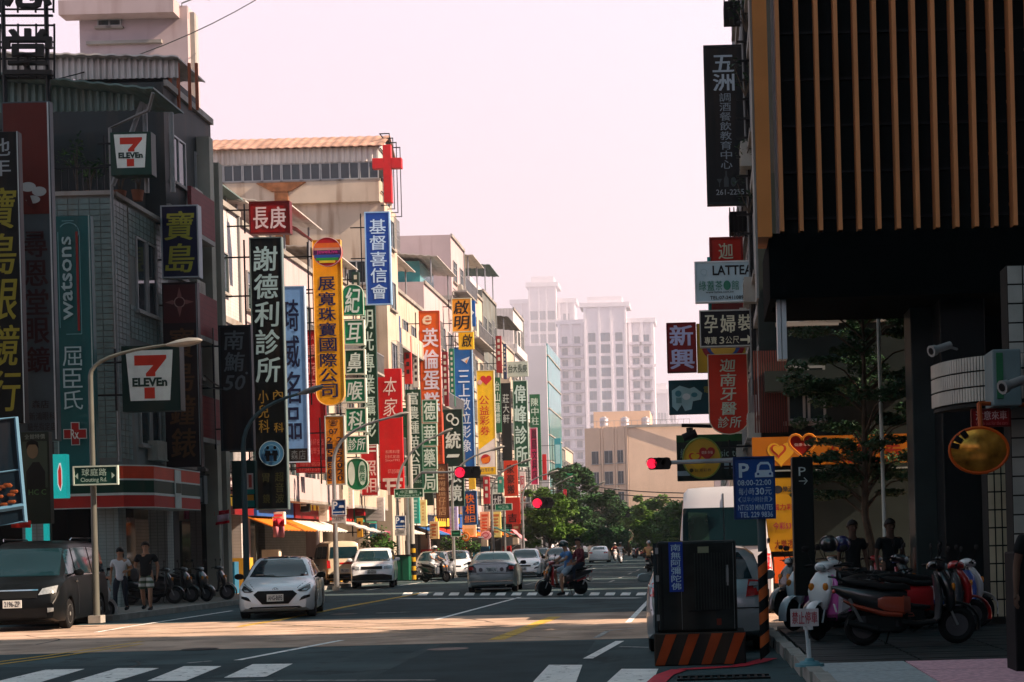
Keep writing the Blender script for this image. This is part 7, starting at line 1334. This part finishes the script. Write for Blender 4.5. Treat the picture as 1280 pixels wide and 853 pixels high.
sign('small red warning sign with white characters above the orange mirror', 1215, 512, 1262, 533, 20.8, '8A1A1C', [('h', 'D8B0B0', '注意來車', 1219, 514, 1259, 525, .02), ('s', 'C06060', 'Watch out for the cars', 1219, 527, 1259, 531.5, .0)], border='5A0E10', th=.04, bw=.012, name='warning_sign')
em = thing('traffic_mirror', 'round orange backed traffic mirror under the red warning sign', 'mirror', W(1224, 563, 20.4)); c = W(1224, 563, 20.4); rw, rh = 36 * 20.4 / F, 28 * 20.4 / F
b = MB(); rs = []
for k, f in enumerate((.02, .25, .5, .75, .93, 1.0)): rs.append([(c.x + rw * f * math.cos(a), c.y - .12 + .14 * f * f, c.z + rh * f * math.sin(a)) for a in [2 * math.pi * j / 28 for j in range(28)]])
b.rings(rs); b.build('mirror_face', mat('amber_mirror', (.75, .27, .04), .22, .6, .7, 4), em, smooth=True)
b = MB(); b.tube([(c.x + rw * 1.02 * math.cos(a), c.y + .02, c.z + rh * 1.02 * math.sin(a)) for a in [2 * math.pi * j / 28 for j in range(29)]], .022, 6); b.build('rim', sm('C8561C'), em, smooth=True)
for k in range(3): b = MB(); a = 2.2 + k * .35; b.cbox((c.x + rw * .88 * math.cos(a), c.y - .04, c.z + rh * .88 * math.sin(a)), (.10, .05, .07), 0, Matrix.Rotation(-a, 3, 'Y')); b.build('black_stripe', M_black, em)
b = MB(); b.tube([(c.x + .05, c.y + .1, c.z + .2), (W(1229, 505, 20.4).x, c.y + .3, W(1229, 502, 20.4).z)], .035, 8); b.tube([(W(1229, 505, 20.4).x, c.y + .3, W(1229, 502, 20.4).z), (6, 22, W(1229, 502, 20.4).z)], .03, 8); b.build('pole', sm('A04A20'), em)
b = MB(); p = W(1276, 750, 15.5); b.box(p.x - .06, p.x + .5, 15.5, 16.0, .1, W(1276, 690, 15.5).z); b.build('black_bollard', M_black, None, label='black square post cut by the right edge', cat='post', bevel=.02)
# striped cabinet with blue prayer panel
DB = 19.3; eq = thing('roadside_cabinet', 'black roadside cabinet on an orange and black striped base with blue prayer strip', 'cabinet', (W(871, 822, DB).x, DB, 0)); M_cab = mat('cabinet_black', (.014, .016, .016), .5, 0, .5, 3, dirt=.12)
a, c = W(822, 735, DB), W(921, 735, DB); zt0, zt1 = W(871, 790, DB).z, W(871, 676, DB).z
b = MB(); b.box(a.x, c.x, DB, DB + .62, zt0, zt1); b.build('body', M_cab, eq, bevel=.035); b = MB(); b.box(a.x - .05, a.x - .008, DB + .06, DB + .6, zt0, zt1 - .02); b.build('side_flange', sm('2A3438'), eq)
b = MB(); b.box(a.x + .05, a.x + .075, DB - .012, DB, zt0 + .05, zt1 - .06); b.box(a.x + .38, c.x - .22, DB - .01, DB, zt0 + .26, zt0 + .275); b.build('trim', M_dark, eq)
b = MB(); b.box(c.x - .13, c.x - .10, DB - .035, DB, zt0 + .62, zt0 + .80); b.box(c.x - .14, c.x - .09, DB - .012, DB + .001, zt0 + .58, zt0 + .84); b.build('handle', M_steel, eq)
b = MB(); b.box(a.x + .30, a.x + .304, DB - .004, DB + .001, zt0 + .03, zt1 - .04); b.box(c.x - .04, c.x - .036, DB - .004, DB + .001, zt0 + .03, zt1 - .04); b.build('door_seam', M_steel, eq)
b = MB(); b.box(a.x + .52, a.x + .66, DB - .004, DB + .001, zt0 + 1.0, zt0 + 1.08); b.build('sticker', sm('8A8A70'), eq); b = MB(); b.box(a.x + .74, a.x + .80, DB - .004, DB + .001, zt0 + .08, zt0 + .16); b.build('sticker', sm('6A2A20'), eq)
b = MB(); [b.box(a.x - .02, a.x + .02, DB - .012, DB, z, z + .08) for z in (zt0 + .15, zt0 + .65, zt0 + 1.0)]; b.build('hinge', M_steel, eq)
lv = MB(); lv.box(0, .014, -.025, .0, 0, (zt1 - zt0) * .62); lm = lv.mesh('louver', [mat('louver_dark', (.03, .032, .03), .5)])
for i in range(13): inst('louver', lm, eq, (a.x + .47 + i * .036, DB, zt0 + .28))
s_ = DB / F; b = MB(); b.box(W(836, 700, DB).x, W(853.5, 700, DB).x, DB - .016, DB - .002, W(845, 740, DB).z, W(845, 678, DB).z); pp = b.build('prayer_panel', sm('1C3C9C'), eq)
t = MB(); vtext(t, '南無阿彌陀佛', 839, 680, 851, 738, lambda u, v: (W(u, 709, DB).x, DB - .02, W(845, v, DB).z), .02, shear=.0); t.build('lettering', sm('B9D2E8'), pp)
z0 = 0.0; z1 = zt0 - .004; a, c = W(818, 806, DB), W(932, 806, DB); b = MB(); b.box(a.x, c.x, DB - .14, DB + .8, z0, z1); b.build('base', mat('base_black', (.02, .02, .02), .7, dirt=.3), eq, bevel=.02)
wdt = c.x - a.x; hgt = z1
for i in range(4):
    x = a.x + .01 + i * wdt * .25; b = MB(); y = DB - .146; b.add([(x, y, .01), (x + .10, y, .01), (x + .27, y, hgt - .01), (x + .16, y, hgt - .01)] if False else [(x, y, .012), (x + .12, y, .012), (x + .28, y, hgt - .012), (x + .14, y, hgt - .012)], [(0, 1, 2, 3)]); b.build('stripe', sm('A8441E', rough=.7, var=.25), eq)
# parking price sign on striped pole
DP = 19.0; eps = sign('blue parking price sign with car symbol on the striped pole', 918, 572, 968, 648, DP, '1F4C94', [('s', 'C8DCEC', 'P', 924, 579, 937, 597, .05), ('P', 'C8DCEC', [(946, 590), (947, 582), (951, 578), (961, 578), (964, 582), (965, 590), (967, 592), (967, 597), (944, 597), (944, 592)]), ('P', '1F4C94', [(949, 588), (950, 583), (952, 581), (960, 581), (962, 583), (963, 588)]), ('D', '1F4C94', 948, 593, 1.5, 1.5), ('D', '1F4C94', 963, 593, 1.5, 1.5),
    ('s', 'B9D0E4', '08:00-22:00', 922, 600, 964, 607, .02), ('h', 'B9D0E4', '每小時', 923, 610, 943, 619, .01), ('s', 'B9D0E4', '30', 944, 610, 955, 619, .04), ('s', 'B9D0E4', '元', 956, 610, 964, 619, .01), ('h', '9AB8D4', '(以半小時計費)', 922, 621, 965, 628, .0), ('s', 'B9D0E4', 'NT15/30 MINUTES', 922, 631, 965, 638, .02), ('s', 'B9D0E4', 'TEL 229 9836', 924, 640, 965, 647, .02)], border='16386E', th=.03, bw=.012, name='parking_sign')
g = G(953, 818, .1); X_ = W(950.5, 700, DP).x + .03; b = MB(); b.tube([(X_, DP + .08, W(950, 690, DP).z), (X_, DP + .08, W(950, 575, DP).z)], .055, 12); b.build('pole', sm('4A5A5E'), eps, smooth=True)
ztop = W(950, 690, DP).z; n = 9
for k in range(n): z0 = .1 + (ztop - .1) * k / n; z1 = .1 + (ztop - .1) * (k + 1) / n - .002; b = MB(); b.rings([[(X_ + .062 * math.cos(t), DP + .08 + .062 * math.sin(t), z + .05 * math.cos(t)) for t in [2 * math.pi * j / 14 for j in range(14)]] for z in (z0, z1)]); b.build('band', sm('B0562A' if k % 2 else '101214'), eps, smooth=True)
# black pylon with P and arrow
DQ = 22.2; sign('tall black pylon with white letter P and arrow', 992, 571, 1018, 745, DQ, '101817', [('s', 'C4CCCA', 'P', 1000, 584, 1009, 595, .0), ('R', 'C4CCCA', 1000, 601, 1009, 602), ('P', 'C4CCCA', [(1006, 597.5), (1007, 597), (1011, 601.5), (1007, 606), (1006, 605.5), (1009.6, 601.5)])], th=.35, name='pylon_sign')
# no parking stand
g = G(1012, 834, .14); DN = g.y; en = thing('no_parking_stand', 'white no-parking board with red characters on a portable stand', 'sign', (g.x, DN, .14)); s_ = DN / F
b = MB(); z_ = .15
for (r0, r1, h0, h1) in ((.165, .16, 0, .03), (.12, .10, .03, .055), (.06, .045, .055, .09)): b.rings([[(g.x + r * math.cos(t), DN + r * math.sin(t), z_ + h) for t in [2 * math.pi * j / 20 for j in range(20)]] for r, h in ((r0, h0), (r1, h1))])
b.build('base', sm('5C8C98'), en, smooth=True); p = W(1005.5, 772, DN); b = MB(); b.tube([(g.x, DN, z_ + .08), (p.x + .005, DN, p.z)], [.02, .016], 8); b.tube([(g.x, DN, z_ + .08), (g.x - .01, DN, z_ + .3)], .026, 8); b.build('pole', sm('C8CCD0'), en, smooth=True)
b = MB(); M2 = Matrix.Rotation(R(0), 3, 'Y'); b.cbox((p.x, DN - .03, p.z), (35 * s_, .02, 22 * s_)); bo = b.build('board', sm('C9BFC2'), en, bevel=.004)
t = MB(); htext(t, '禁止停車', p.x - 16 * s_, 7.5 * s_, p.x + 16 * s_, -7.5 * s_, lambda u, v: (u, DN - .046, p.z + v), .02); t.build('lettering', sm('B03A4A'), bo)
# ---------------------------------------------------------------- signs hung from the right row
XR = 1.25
sign('tall black hanging sign with white characters below the roof frame', 882, 57, 935, 255, 37.5, '0B1214', [('v', 'A9BAC6', '五洲', 893, 68, 919, 115, .035), ('v', '7E8C96', '調酒餐飲教育中心', 900, 116, 914, 212, .015), ('s', '8A959C', '261-2255', 893, 237, 928, 244, .02), ('P', '3A4448', [(903, 234), (903, 224), (905, 220), (905, 214), (907, 214), (907, 220), (909, 224), (909, 234)]), ('D', '3A4448', 915, 228, 3.5, 6), ('P', '3A4448', [(894, 224), (901, 224), (898, 229), (898, 234), (897, 234), (897, 229)])], bracket=XR, border='1A2428')
for lb, x0, y0, x1, y1, D in (('dark box frame hanging at the top of the tall dark block', 905, 1, 934, 24, 38.5), ('dark bracket frame under the tall black sign', 912, 264, 938, 290, 38.5)):
    e = thing('bracket_box', lb, 'steel frame', W(x0, y1, D)); p, q = W(x0, y1, D), W(x1, y0, D); b = MB(); b.box(p.x, q.x, D, D + .6, p.z, q.z); b.build('box', M_black, e); b = MB()
    for k in range(5): b.box(p.x + k * (q.x - p.x) / 5, p.x + k * (q.x - p.x) / 5 + .03, D - .03, D - .0, p.z - .15, q.z + .1)
    b.build('bars', M_dark, e)
for i in range(14):
    D = 37 + (i % 4) * .9; w_ = W(927 + rnd.uniform(-6, 8), 20 + i * 20 + rnd.uniform(-5, 5), D)
    if i % 2: acunit(bpy.data.objects['building'] if False else None, 0, 0, 0, 0) if False else None
pipes = thing('pipe_bundle', 'bundle of pipes and cables down the edge of the tall dark block', 'pipes', (1.1, 36.5, 3))
for k in range(5):
    b = MB(); x = W(931 + k * 2.6, 150, 35.9).x; b.tube([(x, 35.9 - .0, 5), (x + .02, 35.9, 9), (x - .02, 35.9, 14), (x, 35.9, 18)], .02 + .008 * (k % 3), 5); b.build('pipe', (M_pipe, M_dark, M_dark, M_slab, M_dark)[k], pipes)
for k in range(12):
    b = MB(); w_ = W(934, 30 + k * 24, 35.85); b.box(w_.x - .25, w_.x + .1, 35.80, 35.84, w_.z, w_.z + .05); b.build('clamp', M_dark, pipes)
for k, (px, py) in enumerate(((931, 42), (929, 205), (934, 262), (930, 120))): w_ = W(px, py, 36.6); plant(['scraggly plant on the high ledge under the dark box frame', 'plant tuft beside the middle of the tall black sign', 'plant tuft under the tall black sign', 'small plant behind the upper part of the tall black sign'][k], w_.x, 35.6, w_.z - .5, .9, .45, M_leafd, 90, pot=False, sz=.06)
sign('upper red dentist sign mostly covered by the white tea house sign', 888, 297, 929, 392, 40.5, 'A82418', [('v', 'B9B8A0', '迦南牙', 899, 303, 917, 370, .02), ('R', '5A1A16', 889, 377, 928, 391)], bracket=XR, border='7A1A14')
sign('white tea house sign with black Latin letters and green characters', 869, 327, 944, 377, 36.8, 'A9C2CC', [('s', '16181C', 'LATTEA', 891, 332, 941, 344, .04), ('h', '2E7A62', '綠蓋茶‧館', 873, 351, 924, 363, .01), ('s', '222830', 'www.lattea.com.tw', 882, 363.5, 917, 366.5, .02), ('s', '16181C', 'TEL:07-2411089', 887, 370, 929, 374.5, .03), ('O', '5A8A90', 935, 353, 5, 5, .8), ('P', '5A8A90', [(929, 350), (932, 348), (934, 358), (938, 364), (936, 366), (931, 359)]), ('O', '8AAAB4', 880, 340, 4, 4, .6)], bracket=XR, border='D2DCE0', th=.2, bw=.02)
b = MB(); p = W(886, 325, 37.2); b.tube([(p.x, 37.2, W(886, 395, 37.2).z), (p.x, 37.2, W(884, 322, 37.2).z)], .05, 6); b.build('sign_post', sm('2E8A86'), None, label='thin teal tube behind the white tea house sign', cat='pole')
sign('black sign with three large cream characters and an arrow', 875, 388, 944, 433, 36.8, '15161C', [('s', 'CFCDB4', '孕', 881, 394, 897, 416, .04), ('s', 'CFCDB4', '婦', 901, 394, 919, 416, .04), ('s', 'CFCDB4', '裝', 923, 394, 941, 414, .04), ('h', 'CFCDB4', '專賣', 880, 421, 896, 430, .03), ('s', 'CFCDB4', '3', 899, 421, 905, 430, .02), ('h', 'CFCDB4', '公尺', 906, 421, 924, 430, .0), ('R', 'CFCDB4', 925, 424, 936, 427), ('P', 'CFCDB4', [(934, 419.5), (941, 425.5), (934, 431)])], bracket=XR, border='A9ADA8', th=.2, bw=.02)
sign('maroon sign with two bold lilac white characters', 834, 404, 870, 465, 40, '7E1A1E', [('s', 'B9BEE2', '新', 838, 407, 866, 432, .05), ('s', 'B9BEE2', '興', 838, 437, 867, 461, .05)], border='5E1014', th=.2, bw=.02)
sign('yellow sign with round emblem half hidden behind the black arrow sign', 871, 404, 932, 465, 40.05, 'B99222', [('D', '8A2028', 904, 432, 27, 22), ('D', '2A4A8A', 904, 430, 22, 18), ('D', 'C8A040', 904, 434, 16, 12)], bracket=XR)
sign('teal poster sign with pale game console picture', 836, 475, 887, 518, 41.5, '14424C', [('P', '8FB8C0', [(840, 488), (850, 482), (862, 486), (868, 484), (878, 492), (876, 500), (866, 502), (864, 512), (856, 514), (852, 506), (846, 514), (840, 508)]), ('D', '3A7A88', 848, 492, 4, 4), ('D', 'C8D8DC', 858, 496, 5, 4), ('D', '3A7A88', 868, 494, 4, 3), ('R', '5A8A90', 845, 497, 852, 504), ('s', '8A8A40', '電', 880, 484, 886, 492, .03)], bracket=XR, th=.15)
b = MB(); p = W(912, 470, 39.5)
sign('orange red dentist sign with rounded foot and white brush characters', 886, 443, 935, 543, 38, 'B8301C', [('v', 'B9C4B0', '迦南牙醫', 901, 448, 920, 520, .025, .1), ('h', 'B9C4B0', '診所', 896, 521, 926, 535, .02, .1)], shape='roundbottom', border='C8C0A8', bracket=XR, bw=.025)
sign('round yellow lottery sign with two hearts', 854, 548, 901, 598, 36.8, 'A8862A', [('P', 'B8941E', heart(873, 575, 15)), ('P', 'A8342A', heart(869, 572, 8)), ('P', 'B8941E', heart(869, 571.5, 5.5)), ('P', '8E2420', heart(884, 567, 10)), ('s', 'C8B0A0', '健康‧幸福', 877, 564, 891, 568, .0), ('h', '3A3420', '台灣彩券', 868, 586, 889, 590, .0), ('D', '3A3420', 864, 588, 2.5, 2.5)], shape='disc', border='6A7A30', th=.25, bw=.04, bracket=XR)
ef = sign('green and black tea shop fascia with faint white lettering', 846, 543, 948, 600, 50, '0E1C18', [('R', '1E4A22', 846, 543, 948, 552), ('s', '7A9088', 'classic tea', 884, 562, 929, 571, .0), ('h', '6A8078', '經典', 850, 560, 870, 572, .02), ('R', '7A8E96', 905, 578, 925, 586), ('R', '7A8E96', 846, 588, 862, 594)], bracket=XR + .3, th=.6)
b = MB(); c = W(862, 535, 45); b.tube([W(852, 532, 45), W(890, 533, 45)], .06, 6); b.tube([c, c + Vector((0, 0, -.3))], .1, 8); b.tube([c + Vector((-.2, 0, -.3)), c + Vector((.2, 0, -.15))], .12, 8); b.build('spotlight', M_black, None, label='black spotlight bracket above the tea shop fascia', cat='lamp')
# lottery shop facing us behind the pillars
esh = thing('shop', 'lottery shop with long orange fascia behind the parked scooters', 'shop', (3, 33, .1)); DS = 32.5
p, q = W(957, 700, DS), W(1180, 700, DS); b = MB(); b.box(p.x, q.x, DS + .4, DS + .8, .1, 9.5); b.build('wall', mat('shop_wall_dark', (.018, .026, .025), .8, 0, .3, 1), esh)
def shopbox(nm, x0, y0, x1, y1, col, y, th=.25, emit=0): p, q = W(x0, y1, DS), W(x1, y0, DS); b = MB(); b.box(p.x, q.x, DS + y, DS + y + th, p.z, q.z); return b.build(nm, sm(col, emit=emit) if isinstance(col, str) else col, esh)
def shoptext(parent, items, y):
    for k, it in enumerate(items):
        t = MB(); cv = lambda a, b_: (W(a, (it[-1]), DS).x, DS + y - .004 * (k + 1), W(it[-2], b_, DS).z)
        if it[0] == 'h': htext(t, it[2], *it[3:7], cv, .03)
        elif it[0] == 's': put(t, it[2], *it[3:7], cv, .03)
        elif it[0] == 'P': t.add([cv(*p) for p in it[2]][::-1], [tuple(range(len(it[2])))])
        elif it[0] == 'D': a, b_, rx, ry = it[2:6]; t.add([cv(a + rx * math.cos(u), b_ - ry * math.sin(u)) for u in [2 * math.pi * i / 20 for i in range(20)]], [tuple(range(20))])
        t.build('lettering' if it[0] in 'hs' else 'emblem', sm(it[1]), parent)
fs = shopbox('fascia', 941, 542, 1138, 583, 'AE661A', .0); shopbox('white_strip', 941, 583.3, 1138, 590, '9AA6A4', .02)
shoptext(fs, [('P', 'D8A030', heart(976, 566, 17), 990, 565), ('P', 'B8442A', heart(973, 563, 10), 990, 565), ('P', 'D8A030', heart(973, 562, 7), 990, 565), ('h', '8A2418', '公益彩券', 1035, 553, 1128, 578, 1080, 565)], 0)
vp = shopbox('side_panel', 959, 597, 995, 690, 'A67C1A', .05, .2); shopbox('vending_box', 968, 696, 992, 729, 'C8521A', -.2, .5)
shoptext(vp, [('D', '2A2A30', 973, 612, 6, 5, 977, 640), ('h', '2A2A30', '樂透', 979, 608, 993, 615, 977, 640), ('s', '8A1E2A', '威力彩', 966, 630, 992, 638, 977, 640), ('s', '8A1E4A', '今彩539', 966, 653, 993, 662, 977, 640), ('h', '6A1E20', '大樂透', 967, 675, 991, 686, 977, 640)], .05)
shopbox('ledge', 960, 731, 1180, 739, '76868A', -.3, .6)
eh = thing('heart_sign', 'dark red heart shaped sign above the black pylon', 'sign', W(1003, 570, 31)); b = MB(); hp = [(W(u, 556, 31).x, W(1003, v, 31).z) for u, v in heart(1003, 556, 17)]; b.prism(hp, 1, 31, 31.15); b.build('panel', sm('8A1E18'), eh); b = MB(); b.tube([(x, 31.0, z) for x, z in hp + [hp[0]]], .03, 5); b.build('frame', sm('C87A2A'), eh); t = MB(); put(t, '健康‧幸福', 993, 554, 1014, 558, lambda u, v: (W(u, 556, 31).x, 30.99, W(1003, v, 31).z), .0); t.build('lettering', sm('C8A8A0'), eh)
# upper windows of the shop house seen through the tree
for px, w_ in ((1018, 1.2), (1048, 1.2), (1030, 1.2)): pass
for i, (px, py, ww, hh) in enumerate(((1000, 525, .5, 1.2), (1020, 525, .5, 1.2), (1045, 395, 1.2, 1.0), (1075, 395, 1.2, 1.0), (1010, 400, 1.2, 1.0))):
    w_ = W(px, py, DS); window(esh, w_.x, DS + .4, w_.z, ww, hh, 0, 'one')
b = MB(); p, q = W(956, 490, DS), W(1140, 460, DS); b.box(p.x, q.x, DS - .1, DS + .39, p.z, q.z); b.build('canopy', mat('shop_wall_dark', 0), esh); b = MB(); p, q = W(944, 530, DS), W(986, 490, DS)
for i in range(14): b.box(p.x + i * (q.x - p.x) / 14, p.x + i * (q.x - p.x) / 14 + .03, DS + .2, DS + .24, W(960, 540, DS).z, W(960, 437, DS).z)
b.build('shutter_slats', mat('brown_slat', (.10, .03, .025), .6), esh)
# ---------------------------------------------------------------- trees
def tree(label, x, y, h, r, m, seed, trunk=.18, n=9000, leaf=.16, z0=0, clear=.3, group=None, sparse=False, zs=.75, ymul=1.0):
    rr = random.Random(seed); e = thing('tree', label, 'tree', (x, y, z0), group); b = MB(); tops = []; base = z0 + h * clear
    b.tube([(x, y, z0), (x + .05, y, z0 + h * .2), (x - .05, y, base), (x, y, z0 + h * .7), (x, y, z0 + h * .92)], [trunk, trunk * .85, trunk * .75, trunk * .4, trunk * .1], 8)
    k = 26 if not sparse else 70
    for i in range(k):
        f = rr.random(); a = rr.uniform(0, 2 * math.pi); zz = base + (z0 + h - base) * (.08 + .88 * f); rad = r * math.sqrt(max(.05, 1 - (2 * f - .85) ** 2 * .8)) * rr.uniform(.35, .95); t = Vector((x + rad * math.cos(a), y + rad * math.sin(a) * ymul, zz)); s = Vector((x, y, zz - rad * .5 if zz - rad * .5 > base - .3 else base))
        b.tube([s, s.lerp(t, .5) + Vector((0, 0, .15)), t], [trunk * .3, trunk * .18, trunk * .05], 5); c = r * rr.uniform(.22, .42) * (.75 if sparse else 1); tops.append((t, (c, c, c * (.6 if not sparse else .25)), int(n / k * rr.uniform(.6, 1.4))))
        if rr.random() < .7: t2 = t + Vector((rr.uniform(-.4, .4) * r, rr.uniform(-.4, .4) * r, rr.uniform(-.1, .25) * r)); tops.append((t2, (c * .6, c * .6, c * .4), int(n / k * .5)))
    b.build('trunk', M_bark, e, smooth=True); lm = leaf_mesh('crown', m, tops, leaf, seed); o = lm.build('crown', m, e); return e
M_lf1 = mat('street_leaf', (.085, .165, .025), .55, 0, .45, .9); M_lf2 = mat('street_leaf_deep', (.035, .09, .028), .55, 0, .45, .9)
def T(px, D, **k): w_ = W(px, 690, D); return dict(x=w_.x, y=D, **k)
tree('bright street tree left of the far lamp posts', h=6.2, r=2.9, m=M_lf1, seed=3, n=12000, leaf=.20, clear=.22, **T(688, 128)); tree('tall dark street tree rising behind the bright one', h=8.9, r=3.6, m=M_lf2, seed=5, n=14000, leaf=.24, clear=.2, **T(722, 150)); tree('dark street tree between the lamp posts and the far junction', h=7.6, r=3.6, m=M_lf2, seed=9, n=10000, leaf=.26, clear=.15, **T(748, 178))
tree('round bright tree in front of the apricot office', h=7.0, r=4.6, m=M_lf1, seed=12, n=12000, leaf=.28, clear=.15, **T(822, 200)); tree('smaller tree left of the round bright tree', h=5.8, r=3.6, m=M_lf2, seed=15, n=9000, leaf=.28, clear=.12, **T(786, 205)); tree('low tree at the far right beside the van', h=6.6, r=4.2, m=M_lf1, seed=18, n=9000, leaf=.28, clear=.12, **T(862, 190)); tree('low dark tree behind the far riders', h=4.6, r=3.4, m=M_lf2, seed=21, n=7000, leaf=.28, clear=.1, **T(765, 215))
tree('feathery dark tree growing in front of the lottery shop', h=6.6, r=1.45, m=mat('feathery_leaf', (.03, .08, .035), .6, 0, .4, 2), seed=33, n=26000, leaf=.05, trunk=.09, clear=.28, sparse=True, z0=.1, **T(1086, 27.8))
b = MB(); p = W(1104, 640, 27.2); b.tube([(p.x + .02, 27.2, .1), (p.x, 27.2, W(1098, 345, 27.2).z)], .035, 8); b.build('white_pole', sm('C8CCC4'), None, label='thin white pole standing in the feathery tree', cat='pole')
# ---------------------------------------------------------------- distance: hedge of far street clutter and haze
hz = MB(); hz.box(-640, 90, -100, 3100, -1.3, 620); hm = bpy.data.materials.new('haze'); hm.use_nodes = True; N = hm.node_tree.nodes; N.remove(N['Principled BSDF']); pvn = N.new('ShaderNodeVolumePrincipled'); pvn.inputs['Density'].default_value = .00042; pvn.inputs['Color'].default_value = (.93, .88, .95, 1); pvn.inputs['Anisotropy'].default_value = .2
hm.node_tree.links.new(pvn.outputs[0], N['Material Output'].inputs['Volume']); hz.build('haze', hm, None, kind='stuff')
